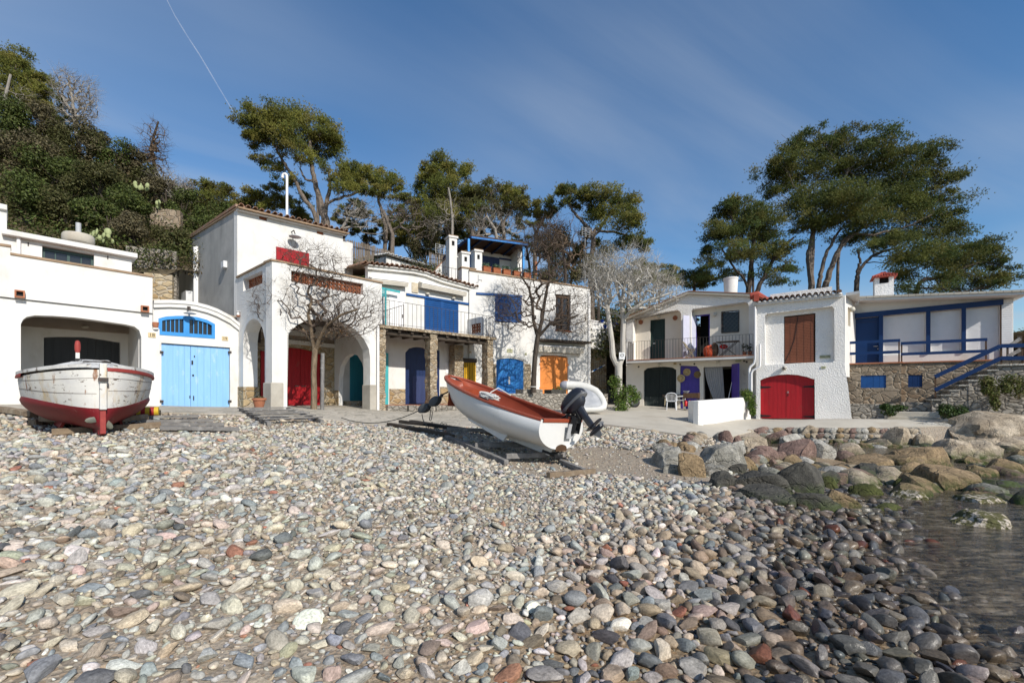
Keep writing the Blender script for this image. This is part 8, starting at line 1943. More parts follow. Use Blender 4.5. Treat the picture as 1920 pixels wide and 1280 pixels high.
me = bpy.data.meshes.new('pebbles'); me.vertices.add(len(Vv)); me.vertices.foreach_set('co', Vv.astype(np.float32).ravel()); me.loops.add(Ff.size); me.loops.foreach_set('vertex_index', Ff.astype(np.int32).ravel()); me.polygons.add(len(Ff)); me.polygons.foreach_set('loop_start', np.arange(0, Ff.size, 3, dtype=np.int32)); me.update(calc_edges=True)
me.polygons.foreach_set('use_smooth', np.ones(len(Ff), bool)); a = me.attributes.new('tint', 'FLOAT_COLOR', 'POINT'); a.data.foreach_set('color', Tt.astype(np.float32).ravel()); me.materials.append(MATS['pebble'])
o = bpy.data.objects.new('pebbles', me); COL.objects.link(o); o['kind'] = 'stuff'; o['label'] = 'grey, beige and rust pebbles covering the beach'
print('pebbles', len(keep), 'tris', len(Ff))
def needles(c, r, n_sub, n_tuft, L, cols, rg):
 """pine foliage: many fine needles in tufts, grouped in sub-clumps"""
 p = rg.normal(size=(n_sub, 3)); p /= np.linalg.norm(p, axis=1)[:, None]; p *= rg.uniform(.3, 1.12, (n_sub, 1)); p[:, 2] = np.abs(p[:, 2]) * 1.1 - .3
 cen = np.array(c) + p * np.array(r); tone = rg.uniform(.75, 1.2, n_sub); ci = rg.integers(0, len(cols), n_sub)
 k = rg.integers(0, n_sub, n_tuft); q = rg.normal(size=(n_tuft, 3)) * np.array([.15, .15, .095]) * np.mean(r[:2]); pos = cen[k] + q
 m = 7; P = np.repeat(pos, m, 0); D = rg.normal(size=(n_tuft * m, 3)); D[:, 2] += .55; D += np.repeat(q, m, 0) / (np.mean(r) * .5); D /= np.linalg.norm(D, axis=1)[:, None]
 ln = L * rg.uniform(.6, 1.3, (len(D), 1)); W = np.cross(D, rg.normal(size=D.shape)); W /= np.linalg.norm(W, axis=1)[:, None] + 1e-9; W *= L * .15
 V_ = np.stack([P - W, P + W, P + D * ln], 1).reshape(-1, 3); col = np.array(cols)[ci[k]] * (tone[k] * rg.uniform(.85, 1.15, n_tuft))[:, None]
 return V_, np.repeat(np.repeat(col, m, 0), 3, 0)
PINE = [(.20,.21,.045),(.235,.235,.05),(.14,.16,.036),(.26,.235,.06)]; PINE_D = [(.09,.125,.034),(.125,.15,.04),(.16,.17,.042),(.19,.18,.05)]; OLIVE = [(.14,.13,.05),(.16,.145,.055),(.11,.115,.042)]
def pine(label, Y, trunks, clumps, cols=PINE, bk='pine_bark', name='pine_tree', dens=1.0, seed=1, grp='pines on the slope behind the houses', spread=.35, scl=1.15):
 rg = np.random.default_rng(seed); b = trunks[0][0]; X0 = kx(b[0]) * Y
 gz = min(hh1(X0, Y), E + (HV - b[1]) * Y / F + .3); t = thing(name, label, 'tree', (X0, Y, gz), grp)
 mb = MB(); nodes = []
 for tr in trunks:
  pts = [at(p[0], p[1], Y + (p[3] if len(p) > 3 else 0)) for p in tr]; rad = [p[2] * .62 * Y / F for p in tr]
  if tr[0] is not None and len(tr[0]) > 2 and tr[0][2] > 2.4: pts.insert(0, Vector((pts[0].x, pts[0].y, gz - .6))); rad.insert(0, rad[0] * 1.15)
  P, R_ = [], []
  for i in range(len(pts) - 1):
   a0, a1, a2, a3 = pts[max(i - 1, 0)], pts[i], pts[i + 1], pts[min(i + 2, len(pts) - 1)]
   for s in np.linspace(0, 1, 6, endpoint=False): P.append(0.5 * ((2 * a1) + (a2 - a0) * s + (2 * a0 - 5 * a1 + 4 * a2 - a3) * s * s + (3 * a1 - a0 - 3 * a2 + a3) * s ** 3)); R_.append(rad[i] + (rad[i + 1] - rad[i]) * s)
  P.append(pts[-1]); R_.append(rad[-1]); P = [p + Vector(rg.normal(0, .02, 3)) for p in P]; mb.tube(P, R_, 8); nodes += list(zip(P, R_))
 ch = []; cl = MB()
 for (u, v, ru, rv) in clumps:
  Yc = Y + rg.normal(0, spread * ru * Y / F * 1.6); c = at(u, v, Yc); rx, rz = ru * scl * Yc / F, rv * scl * Yc / F
  near = min(nodes, key=lambda q: (q[0] - c).length + max(0, q[0].z - c.z) * 2.5); a = near[0]; mid = a.lerp(c, .55) + Vector((0, 0, -.08 * (c - a).length))
  r0 = min(near[1] * .5, .015 + .012 * (c - a).length); mb.tube([a, a.lerp(mid, .5) + Vector(rg.normal(0, .06, 3)), mid, c], [r0, r0 * .8, r0 * .6, r0 * .3], 6)
  for k in range(7):
   e = c + Vector(rg.uniform(-.75, .75, 3) * np.array([rx, rx, rz])); mb.tube([mid.lerp(c, rg.uniform(.2, 1)), e], [r0 * .35, .008], 4, False)
  A_ = ru * rv; n = int(dens * A_ * 1.9) + 100; ch.append(needles(c, (rx * 1.04, rx * .95, rz * 1.0), max(8, int(A_ / 42)), n, .0108 * Y ** .85 * .55, cols, rg))
 mb.obj('trunk', bk, t, True)
 if ch: leaf_obj('crown', ch, t, tri=True)
 return t
pine('tall umbrella pine leaning left above the tiled roof of the arcade house', 29.0,
  [[(612,425,11),(606,400,10),(596,360,8),(588,330,7),(583,300,6),(581,262,4)],[(592,412,6.5),(570,372,6),(556,345,5),(540,318,4.5),(524,290,4),(510,262,3)],[(610,400,7),(618,352,5),(617,330,4),(620,318,3)],[(607,398,4),(640,372,4),(672,360,3),(690,345,2)],[(594,360,4),(572,336,3),(562,315,2)]],
  [(466,222,24,22),(480,232,36,26),(500,216,34,18),(525,232,42,28),(560,224,42,18),(500,262,36,26),(540,262,44,24),(575,245,40,24),(605,246,32,24),(622,268,24,24),(600,280,34,28),(560,290,30,20),(500,300,22,14),(520,318,20,12),(478,262,20,24),(640,330,30,24),(660,318,26,20),(676,336,26,28),(645,352,30,20),(690,352,22,18),(548,338,26,12)], seed=3)
pine('slim pine with a round top behind the reed fence', 31.0, [[(722,466,6),(724,430,5),(715,395,4.5),(710,372,4),(716,345,3)],[(722,425,4),(735,400,3.5),(752,388,3),(772,372,2)]], [(700,335,26,20),(720,340,30,22),(735,352,18,18),(712,362,24,14),(768,370,24,13),(785,378,14,10),(752,392,18,9)], seed=4)
pine('dark dense pine, tallest behind the white chimneys', 32.0, [[(842,462,8),(838,420,7),(836,380,6),(840,330,5)],[(842,440,3),(848,400,2.5),(841,352,2)]], [(802,318,20,20),(812,338,28,26),(838,312,34,20),(858,330,26,28),(845,355,40,30),(815,372,36,30),(800,402,34,30),(780,430,30,24),(868,380,28,24),(835,405,40,30),(808,445,40,26),(860,412,30,20)], PINE, seed=5, dens=1.2)
pine('round headed pine left of the pergola', 31.5, [[(892,462,6),(880,420,5),(872,390,4)],[(895,450,5),(905,420,4),(915,392,3)]], [(880,372,26,18),(905,362,30,22),(925,350,28,18),(940,372,26,22),(900,390,30,18),(878,398,22,16)], OLIVE + PINE, seed=6)
pine('thin pine with a twisted trunk above the pergola', 32.5, [[(948,470,6),(945,440,5),(940,410,4.5),(930,390,4)],[(944,430,4),(955,400,3.5),(965,380,2.5)]], [(955,362,20,16),(972,368,24,18),(965,392,28,18),(980,380,14,18)], OLIVE + PINE, seed=7)
pine('small pine between the pergola and the forked umbrella pine', 33.0, [[(1002,480,5),(1006,440,4.5),(1016,415,4),(1024,398,3)],[(1004,440,3),(990,420,2.5),(975,412,1.5)]], [(1022,386,24,14),(1012,402,24,14),(1035,402,20,14),(1000,398,14,10)], PINE_D + PINE, seed=8)
pine('forked umbrella pine standing highest right of the pergola', 31.0, [[(1108,520,9),(1110,480,8),(1112,445,7),(1095,418,5),(1078,400,4),(1066,382,3)],[(1112,450,6),(1125,428,5),(1140,405,4),(1150,392,3)],[(1112,455,4),(1140,435,3.5),(1170,440,3),(1195,452,2)]],
  [(1052,362,18,16),(1070,355,26,16),(1088,366,24,18),(1064,380,26,16),(1108,370,20,14),(1135,368,34,20),(1160,378,32,24),(1180,398,24,24),(1140,400,40,20),(1168,418,34,20),(1120,395,20,16),(1180,445,30,14),(1205,456,22,14),(1175,462,24,10),(1210,468,14,8)], PINE + PINE_D, seed=9)
pine('great dark pine with three trunks, tallest of the right hand group', 31.0, [[(1522,552,9),(1519,510,8),(1516,480,8),(1522,450,6),(1524,415,5),(1505,380,3)],[(1535,552,6.5),(1538,520,6),(1546,485,5),(1560,455,4),(1575,430,3)],[(1545,552,9),(1553,520,8),(1563,490,7),(1575,465,6),(1600,440,4.5),(1640,410,3)],[(1525,440,5),(1560,380,4),(1590,320,3)],[(1575,462,4),(1640,440,3.5),(1700,425,3),(1750,400,2)]],
  [(1484,272,28,20),(1470,300,30,26),(1496,300,34,26),(1456,330,32,26),(1490,340,36,28),(1455,358,26,18),(1540,262,26,20),(1552,290,36,28),(1592,252,26,16),(1596,280,42,26),(1560,325,40,26),(1610,318,48,28),(1650,258,32,20),(1662,290,40,26),(1640,345,50,26),(1690,300,34,22),(1700,330,40,24),(1742,290,32,22),(1755,312,26,16),(1735,345,46,20),(1770,338,26,13),(1500,385,40,28),(1545,372,42,28),(1590,372,44,28),(1640,385,46,26),(1690,372,44,24),(1740,378,46,22),(1775,372,22,13),(1530,415,44,28),(1580,412,46,26),(1632,418,46,24),(1690,408,48,24),(1745,412,44,22),(1785,398,20,15),(1800,425,24,12),(1770,440,40,18),(1720,440,40,16),(1660,448,34,12),(1600,445,34,14),(1510,425,26,16)], PINE_D + PINE[2:3], seed=10, dens=1.0, scl=1.26, grp='dark pines behind the right hand houses')
pine('broad dark pine at the left of the right hand group', 29.5, [[(1404,560,8),(1406,520,7),(1410,480,6),(1413,440,5),(1405,400,3)],[(1416,560,7),(1432,520,6),(1455,480,5),(1488,445,3)],[(1403,545,4),(1375,500,3),(1352,465,2)],[(1410,490,3),(1385,440,2.5),(1370,405,2)]],
  [(1370,384,22,15),(1395,378,24,14),(1360,400,28,20),(1388,405,34,24),(1340,440,26,22),(1368,432,34,24),(1405,430,36,26),(1435,405,32,30),(1440,440,36,26),(1325,470,16,14),(1350,480,30,18),(1390,470,36,20),(1430,480,36,16),(1330,500,24,10),(1365,512,30,9),(1470,470,28,20),(1440,512,32,10),(1480,505,24,12),(1325,520,16,8),(1465,530,22,7)], PINE_D, 'dark_bark', seed=11, scl=1.25, grp='dark pines behind the right hand houses')
pine('low spreading dark pine behind the red hooded chimney', 28.0, [[(1605,548,5.5),(1608,515,5),(1618,498,4.5),(1640,478,4),(1690,462,3)],[(1608,520,4),(1612,490,3.5),(1608,470,2)],[(1720,540,6),(1760,520,5),(1810,500,4),(1850,490,3)]],
  [(1640,462,26,12),(1680,455,34,13),(1720,470,40,15),(1770,470,40,16),(1815,462,34,15),(1848,468,26,13),(1690,485,38,13),(1740,495,46,15),(1795,492,46,17),(1845,492,36,15),(1880,500,20,13),(1860,520,30,13),(1815,520,46,13),(1760,520,46,12),(1710,512,36,11),(1868,535,20,9),(1800,540,50,10),(1740,540,44,9)], PINE_D, 'dark_bark', seed=12, dens=1.1, scl=1.3, grp='dark pines behind the right hand houses')
pine('small dark evergreen between the pale tree and the dark pines', 31.0, [[(1300,560,5),(1302,535,4),(1300,515,3)]], [(1285,520,22,15),(1308,515,24,14),(1300,535,30,13),(1325,528,16,13),(1270,532,16,10)], PINE_D, 'dark_bark', seed=13, dens=1.3, grp='dark pines behind the right hand houses')
pine('dark bushy tree at the far right behind the stair rail', 27.0, [[(1930,640,4),(1930,625,3)]], [(1918,640,16,13),(1945,632,24,18),(1905,655,10,12)], PINE_D, 'dark_bark', seed=14, dens=1.3, grp='dark pines behind the right hand houses')
pine('tall pine at the upper left corner of the hillside', 27.0, [[(20,330,8),(18,250,7),(12,180,6),(30,130,4)],[(18,240,3),(50,190,2.5),(70,165,2)]], [(10,110,30,22),(35,115,30,24),(20,140,40,26),(55,140,26,22),(50,170,36,26),(80,175,24,24),(20,180,36,24),(70,205,34,22),(100,205,22,22),(110,230,24,18),(30,215,36,20)], PINE, seed=15, grp='pines on the hillside at the left')
pine('rounded pine on the ridge behind the grey side wall', 29.0, [[(392,440,5),(395,405,4),(396,380,3)]], [(380,362,26,16),(402,352,26,14),(420,368,20,18),(395,380,40,20),(372,398,34,18),(425,395,24,20),(400,415,44,16)], OLIVE + PINE, seed=16, grp='pines on the hillside at the left')
pine('low pine just above the tiled roof, left of the flue pipe', 31.0, [[(490,420,5),(492,390,4),(495,370,3)]], [(455,368,22,12),(480,362,26,14),(505,372,28,16),(515,352,18,12),(470,385,34,13),(528,382,20,15),(500,392,30,12),(450,395,20,12)], PINE, seed=17, grp='pines on the hillside at the left')
def grow(label, base, limbs, env, n, r_tip, bk, tw, cat='tree', name='bare_tree', seed=1, leaves=None, grp=None, twig=.30, nt=3, droop=0.0):
 """limbs: polylines of (point, radius); env: list of (centre, radii) ellipsoids the twigs fill"""
 rg = np.random.default_rng(seed); t = thing(name, label, cat, tuple(base), grp); mb = MB(); nodes, par = [], []
 for P, R_ in limbs:
  mb.tube([Vector(p) for p in P], R_, 9)
  for p in P[max(0, len(P) - 4):]: nodes.append(np.array(p, float)); par.append(-1)
 mb.obj('trunk', bk, t, True)
 T = []
 for c, r in env:
  q = rg.normal(size=(n, 3)); q /= np.linalg.norm(q, axis=1)[:, None]; q *= rg.random((n, 1)) ** .38; T.append(q * np.array(r) + np.array(c))
 T = np.concatenate(T); st = np.array(nodes).mean(0); T = T[np.argsort(np.linalg.norm(T - st, axis=1))]; NA = np.zeros((len(T) * 3 + len(nodes), 3)); k = len(nodes); NA[:k] = nodes; k0 = k
 for q in T:
  d = NA[:k] - q; s = np.linalg.norm(d, axis=1) + np.maximum(0, d[:, 2]) * .8; j = int(np.argmin(s)); L = np.linalg.norm(q - NA[j])
  prev = j; m = 2 if L < .8 else 3
  for a in range(1, m + 1):
   p = NA[j] + (q - NA[j]) * a / m + rg.normal(0, .016 * L, 3) * (a < m) + np.array([0, 0, -droop * L * (a / m) * (1 - a / m)]); NA[k] = p; par.append(prev); prev = k; k += 1
   if k >= len(NA): break
  if k >= len(NA) - 4: break
 cnt = np.ones(k);
 for i in range(k - 1, k0 - 1, -1): cnt[par[i]] += cnt[i]
 rad = r_tip * cnt ** .43; hasc = np.zeros(k, bool); mb = MB()
 for i in range(k0, k): hasc[par[i]] = True
 for i in range(k0, k):
  p, q = NA[par[i]], NA[i]; r0 = min(rad[par[i]], rad[i] * 1.5); mb.tube([p, q], [r0, rad[i]], 5 if rad[i] > .02 else 3, False)
 ends = np.where(~hasc[k0:])[0] + k0
 for i in list(ends) * 1:
  dr = NA[i] - NA[par[i]]; dr = dr / (np.linalg.norm(dr) + 1e-9)
  for a in range(nt):
   d = dr + rg.normal(0, .5, 3); d /= np.linalg.norm(d); l = twig * rg.uniform(.5, 1.3); e = NA[i] + d * l * .5; mb.tube([NA[i], e, e + (d + rg.normal(0, .3, 3)) * l * .5], [r_tip * .8, r_tip * .65, r_tip * .4], 3, False)
 for i in range(k0, k):
  if rad[i] < r_tip * 3.2:
   if rg.random() < .5:
    dr = NA[i] - NA[par[i]]; d = dr / (np.linalg.norm(dr) + 1e-9) + rg.normal(0, .55, 3) + np.array([0, 0, .15]); d /= np.linalg.norm(d); l = twig * rg.uniform(.5, 1.5); mb.tube([NA[i], NA[i] + d * l], [r_tip * .75, r_tip * .35], 3, False)
 mb.obj('crown', tw, t)
 if leaves:
  cols, cs, num, size = leaves; leaf_obj('leaves', [tuft_leaves(c, r, num, size, cols, 0) for c, r in cs], t)
 return t
def E3(u, v, ru, rv, Y, rd=None): c = at(u, v, Y); return (tuple(c), (ru * Y / F, (rd or ru * .8) * Y / F, rv * Y / F))
def limb(Y, pts): return ([at(p[0], p[1], Y + (p[3] if len(p) > 3 else 0)) for p in pts], [p[2] * Y / F for p in pts])
g = G(588, 768); Y1 = g.y
BROWN = [(.16,.085,.035),(.12,.075,.03),(.20,.11,.04)]
grow('bare umbrella shaped tree with brown twigs standing before the arcade', g, [limb(Y1, [(588,772,6),(589,735,5.5),(588,700,5),(590,665,5.2),(591,652,5.5)]), limb(Y1, [(590,655,4),(585,635,3.4),(583,612,3),(578,590,2.4),(585,560,2)]), limb(Y1, [(592,655,4),(600,632,3.4,-.2),(612,610,2.8,-.4),(640,590,2.3,-.6),(670,580,1.8,-.7)]), limb(Y1, [(590,650,3.4),(575,625,2.8,.2),(550,600,2.4,.4),(515,590,2,.5),(490,582,1.5,.5)]), limb(Y1, [(592,655,3),(605,640,2.4,.5),(625,612,2,1.0),(650,600,1.6,1.3)])],
  [E3(590,575,118,66,Y1,70),E3(535,565,62,50,Y1,60),E3(660,585,66,50,Y1,60),E3(585,500,70,44,Y1,50)], 460, .0034, 'tamarisk_bark', 'twig_dark', name='tamarisk_tree', seed=21, leaves=(BROWN, [E3(600,632,62,16,Y1),E3(640,622,45,14,Y1),E3(560,600,60,22,Y1),E3(600,545,90,50,Y1)], 300, .022), twig=.34, nt=5)
mb = MB(); q = G(604, 769); mb.tube([(q.x, q.y, q.z - .1), (q.x + .02, q.y, E + (HV - 662) * q.y / F)], .065, 10); sp2 = tag(mb.obj('support_post', 'grey_timber', None, True), 'round grey wooden stake tied beside the umbrella shaped tree', 'post')
mb = MB()
for v in (676, 690): mb.tube([(q.x + .068 * math.cos(a_), q.y + .068 * math.sin(a_), E + (HV - v) * q.y / F) for a_ in np.linspace(0, 6.3, 14)], .006, 4)
mb.obj('wire_tie', 'galvanised', sp2)
Y2 = 22.3
grow('dark bare tree with a rusty haze of twigs in the planter by the orange doors', at(1000, 735, Y2), [limb(Y2, [(1000,736,5.5),(1001,705,5),(1003,670,4.6),(1007,640,4.6),(1009,628,4.6)]), limb(Y2, [(1008,630,3.6),(1000,600,3),(998,570,2.6),(992,540,2),(975,515,1.5)]), limb(Y2, [(1009,630,4),(1016,600,3.4),(1022,560,2.8),(1030,520,2.2),(1028,490,1.6)]), limb(Y2, [(1009,632,3),(1030,608,2.4,-.3),(1060,600,2,-.5),(1085,590,1.4,-.6)])],
  [E3(1015,560,80,62,Y2,60),E3(1020,490,56,60,Y2,50),E3(965,575,44,52,Y2,50),E3(1072,590,44,46,Y2,50),E3(1020,450,34,34,Y2)], 330, .0042, 'dark_bark', 'twig_dark', name='tamarisk_tree', seed=22, leaves=([(.10,.075,.03),(.13,.085,.035),(.09,.09,.03)], [E3(1015,500,52,60,Y2),E3(1020,450,36,30,Y2),E3(1090,620,22,50,Y2),E3(965,590,40,30,Y2),E3(1085,560,35,30,Y2)], 420, .030), twig=.42, nt=5)
mb = MB(); mb.tube([(at(1000, 725, Y2).x + .15 * math.cos(a_), Y2 + .15 * math.sin(a_), at(1000, 725, Y2).z) for a_ in np.linspace(0, 6.3, 16)], .02, 6); tag(mb.obj('rope_ring', 'rope_white', None, True), 'white rope tied round the foot of the dark bare tree', 'rope')
Y3 = 23.6
grow('pale grey tree with two smooth limbs and a dense bare crown', at(1161, 735, Y3), [limb(Y3, [(1160,742,7),(1160,715,6.5),(1160,690,7),(1159,680,7.5)]), limb(Y3, [(1157,684,6),(1149,668,5.5),(1147,640,5),(1143,610,4.6),(1139,580,4),(1132,550,3),(1122,520,2)]), limb(Y3, [(1161,684,6),(1168,664,5.5),(1168,635,5),(1169,600,4.6),(1166,570,4),(1170,540,3),(1180,510,2)]), limb(Y3, [(1168,600,3.6),(1185,580,3,-.4),(1210,565,2.6,-.6),(1240,555,2,-.8),(1262,548,1.4,-.8)]), limb(Y3, [(1166,575,3),(1158,545,2.6,.3),(1150,515,2,.4)])],
  [E3(1175,540,80,50,Y3,70),E3(1225,545,55,38,Y3,55),E3(1130,520,42,46,Y3,50),E3(1180,500,62,36,Y3,60)], 560, .0050, 'fig_bark', 'fig_bark', name='pale_tree', seed=23, twig=.48, nt=4)
sgp = thing('tree_sign', 'small white square sign with a black circle symbol on the pale forked tree', 'sign', at(1166, 667, Y3 - .2)); fs_ = Fr(p=at(1166, 667, Y3 - .22)[:2], t=(1, .15))
z0 = at(1166, 667, Y3 - .22).z; mb = MB(); mb.box(fs_, -.15, .15, z0 - .17, z0 + .17, 0, .02); mb.obj('board', 'white_plastic', sgp, bevel=.004)
mb = MB(); mb.tube([fs_.w(.085 * math.cos(a_), z0 + .035 + .085 * math.sin(a_), .024) for a_ in np.linspace(0, 6.283, 25)], .011, 5); mb.obj('ring_mark', 'black_ink', sgp)
text('MC', .085, fs_, 0, z0 + .035, .022, sgp)
for lab, Yb, lm, ev, nn, sd, bkk, sz in (('tall leafless tree with fine twigs on the hillside skyline, left', 26.0, [(150,330,4),(148,280,3.5),(140,230,3),(135,180,2),(128,150,1.5)], [(140,210,36,62),(125,160,26,30),(165,190,18,42)], 230, 31, 'dead_bark', .45), ('lone leafless tree with a hooked top on the hillside skyline', 27.0, [(292,360,3.5),(290,310,3),(282,280,2.5),(290,250,2),(297,228,1.4)], [(290,265,26,40),(300,300,20,50),(275,300,18,30)], 170, 32, 'dark_bark', .38), ('silvery dead branches standing in front of the upper left pine', 25.5, [(30,330,3),(20,250,3),(8,190,2.5),(20,140,2)], [(30,210,45,55),(60,260,40,40)], 90, 33, 'dead_bark', .5), ('bare grey brush on the ridge above the prickly pears', 26.5, [(330,385,2.5),(325,370,2),(318,358,1.5)], [(310,340,30,26),(330,360,28,20),(345,350,14,14)], 150, 34, 'dead_bark', .3), ('tangle of pale dead branches right of the leaning umbrella pine', 28.0, [(640,430,3),(655,405,2.6),(672,390,2)], [(690,410,50,30),(660,395,40,24)], 110, 35, 'dead_bark', .6), ('leaning bare tree with forked pale limbs behind the reed fence', 29.5, [(735,475,4.5),(736,440,4),(725,410,3.5),(718,395,3)], [(740,400,30,26),(770,395,26,18),(790,430,28,28)], 90, 36, 'pine_bark', .5), ('thin pale bare stem left of the white chimney', 28.5, [(848,450,2.5),(848,410,2.2),(844,370,1.8),(841,352,1.2)], [(840,390,26,24),(825,420,24,14)], 50, 37, 'dead_bark', .6), ('bare twisted limbs behind the blue pergola', 29.0, [(935,470,3.5),(928,430,3),(912,405,2.5)], [(920,410,34,26),(960,430,34,26),(895,425,22,22)], 100, 38, 'dead_bark', .6), ('grey leafless tree between the two pines at the antenna', 28.0, [(1060,500,3),(1055,460,2.6),(1050,430,2)], [(1050,430,40,36),(1085,470,34,40),(1030,440,30,30)], 150, 39, 'dark_bark', .45)):
 Xb = kx(lm[0][0]) * Yb; lm = [(lm[0][0], HV - (min(hh1(Xb, Yb), E + (HV - lm[0][1]) * Yb / F) - .3 - E) * F / Yb, lm[0][2])] + lm
 grow(lab, at(lm[0][0], lm[0][1], Yb), [limb(Yb, lm)], [E3(*e, Yb) for e in ev], nn, .0065, bkk, 'twig_brown' if bkk == 'dark_bark' else bkk, seed=sd, grp='leafless trees on the slope', twig=sz, nt=3)
rg = np.random.default_rng(44); ch = []
GRN = [[(.075,.095,.026),(.10,.115,.03),(.06,.078,.022)],[(.09,.09,.03),(.075,.08,.026),(.10,.095,.036)],[(.13,.095,.045),(.10,.08,.036),(.08,.07,.03)],[(.085,.12,.028),(.115,.145,.032),(.07,.095,.025)]]
def add_scrub(n, x0, x1, y0, y1, cond, r0, r1, nl, sz):
 k = 0
 while k < n:
  x, y = rg.uniform(x0, x1), rg.uniform(y0, y1)
  if not behind(x, y + .1) : continue
  u = 960 + F * x / y
  if not cond(u, y): continue
  z = hh1(x, y); r = rg.uniform(r0, r1); ch.append(tuft_leaves((x, y, z + r * .45), (r, r, r * rg.uniform(.6, .95)), nl, sz * rg.uniform(.8, 1.2), GRN[int(rg.choice(4, p=[.26, .30, .26, .18]))], .6, seed=int(rg.integers(1e9)))); k += 1
add_scrub(330, -34, -9, 18.5, 33, lambda u, y: -160 < u < 470, .35, .9, 210, .058); add_scrub(210, -34, -9, 18.5, 33, lambda u, y: -160 < u < 470, .8, 1.6, 460, .066)
add_scrub(330, -12, 8, 24.0, 29.5, lambda u, y: True, .6, 1.3, 170, .085); add_scrub(330, -11, 12, 28, 36, lambda u, y: True, .6, 1.4, 170, .085)
add_scrub(110, 12, 34, 21, 34, lambda u, y: True, .3, .65, 100, .085)
add_scrub(260, -60, 40, 34, 70, lambda u, y: True, 1.2, 2.4, 90, .22)
o = leaf_obj('hillside_scrub', ch, None, loc=(0, 0, 0)); o['kind'] = 'stuff'; o['label'] = 'dense evergreen scrub covering the hillside behind the houses'
def bushy(label, Y, u, v, ru, rv, cols, seed, grp, nm='evergreen_tree', k=6, leafy=False):
 rg = np.random.default_rng(seed); c = at(u, v, Y); rx, rz = ru * Y / F, rv * Y / F; gz = min(hh1(c.x, Y) - .2, c.z - rz * .6); t = thing(nm, label, 'tree', (c.x, Y, gz), grp); mb = MB()
 b = Vector((c.x + rg.normal(0, .2), Y, gz)); mb.tube([b, b.lerp(c, .5) + Vector(rg.normal(0, .15, 3)), c], [.05 + rz * .05, .04 + rz * .035, .02], 7); ch = []
 for i in range(k):
  q = c + Vector((rg.uniform(-.8, .8) * rx, rg.uniform(-.6, .6) * rx, rg.uniform(-.8, .75) * rz)); mb.tube([b.lerp(c, .6), q], [.035, .01], 5, False); sc = rg.uniform(.38, .62)
  if leafy: ch.append(tuft_leaves(q, (rx * sc, rx * sc, rz * sc), int(200 + 60 * rx * rz * 13), .058, cols, .6, seed=int(rg.integers(1e9))))
  else: ch.append(needles(q, (rx * sc, rx * sc, rz * sc * .9), 7, int(ru * rv * .42) + 90, .11, cols, rg))
 mb.obj('trunk', 'dark_bark', t, True); leaf_obj('crown', ch, t, tri=not leafy)
BR = [(.13,.115,.06),(.11,.095,.055),(.15,.125,.065)]
for i, (u, v, ru, rv, Y, cl, w) in enumerate([(645,405,26,34,33,0,'left of the reed fence'),(690,415,30,36,34,1,'above the reed fence'),(735,425,26,40,34.5,0,'behind the slim round topped pine'),(770,440,30,36,34,1,'between the reed fence and the chimney'),(800,460,24,26,30.5,2,'just above the upper cottage'),(830,440,30,34,35,0,'behind the tall white chimney'),(885,425,34,30,35,1,'above the blue pergola'),(930,420,34,32,35,0,'right of the pergola roof'),(985,440,30,34,35,1,'beside the twisted pine trunk'),(1030,470,34,30,34,2,'behind the dark bare tree'),(1075,480,34,36,33,0,'at the foot of the forked pine'),(1120,500,34,34,30,2,'behind the roof end of the orange door house'),(1180,500,40,30,30,0,'behind the pale tree, left'),(1235,520,36,26,30,0,'behind the pale tree, right'),(560,385,30,24,34,0,'behind the flue pipe'),(1050,530,30,24,28.8,2,'low behind the roof terrace coping')]):
 bushy(f"{('dark green', 'olive green', 'brownish')[cl]} bushy evergreen {w}", Y, u, v, ru * 1.25, rv * 1.2, (PINE_D + PINE, OLIVE + PINE, BR + OLIVE)[cl], 60 + i, 'bushy evergreens behind the houses', leafy=cl == 2)
for i, (u, v, ru, rv, Y, cl, w) in enumerate([(20,225,40,40,24,0,'lowest at the far left'),(75,235,36,34,25,2,'below the leafless skyline tree'),(120,265,40,30,25,1,'left of the ridge'),(165,270,34,28,26,2,'on the bare ridge'),(205,290,32,28,26,0,'halfway along the ridge'),(240,300,26,24,26.5,2,'near the lone hooked tree'),(265,320,24,24,26.5,1,'right of the ridge dip'),(310,360,28,22,26,2,'above the prickly pears'),(345,385,26,26,25.5,0,'above the brown brick terrace'),(385,415,32,26,25,0,'beside the grey side wall'),(40,300,46,38,22.5,2,'left of the slope'),(110,320,44,36,22.5,0,'in the middle of the slope'),(180,345,44,32,22.5,1,'right of the slope'),(240,370,36,30,22,0,'under the high prickly pear'),(60,380,50,36,20.5,0,'above the left roof turret'),(130,395,44,30,20.3,1,'above the dark green window'),(200,405,36,28,20.3,0,'above the concrete cistern'),(255,425,30,26,20.5,2,'above the grey dry stone wall'),(330,440,30,24,22,1,'over the grey dry stone wall'),(410,400,24,24,27,0,'just left of the tiled gable')]):
 bushy(f"{('dark green', 'olive green', 'brown leaved')[cl]} hillside bush {w}", Y, u, v, ru * 1.1, rv * 1.1, (GRN[3] + GRN[0], GRN[1], BR)[cl], 90 + i, 'bushes on the hillside at the left', 'hillside_bush', 7, True)
def shrub(label, parts, n, size, cols, grp=None, name='shrub'):
 t = thing(name, label, 'shrub', parts[0][0], grp); leaf_obj('foliage', [tuft_leaves(c, r, n, size, cols, .5) for c, r in parts], t)
 mb = MB()
 for c, r in parts:
  for k in range(5): mb.tube([(c[0] + random.uniform(-.2, .2) * r[0], c[1], c[2] - r[2]), (c[0] + random.uniform(-.8, .8) * r[0], c[1] + random.uniform(-.5, .5) * r[1], c[2] + random.uniform(0, .8) * r[2])], [.012, .006], 4)
 mb.obj('stem', 'twig_brown', t); return t
IVY = [(.08,.14,.02),(.11,.18,.03),(.06,.10,.018),(.15,.19,.04)]; DKG = [(.025,.05,.012),(.04,.075,.015),(.055,.09,.018)]
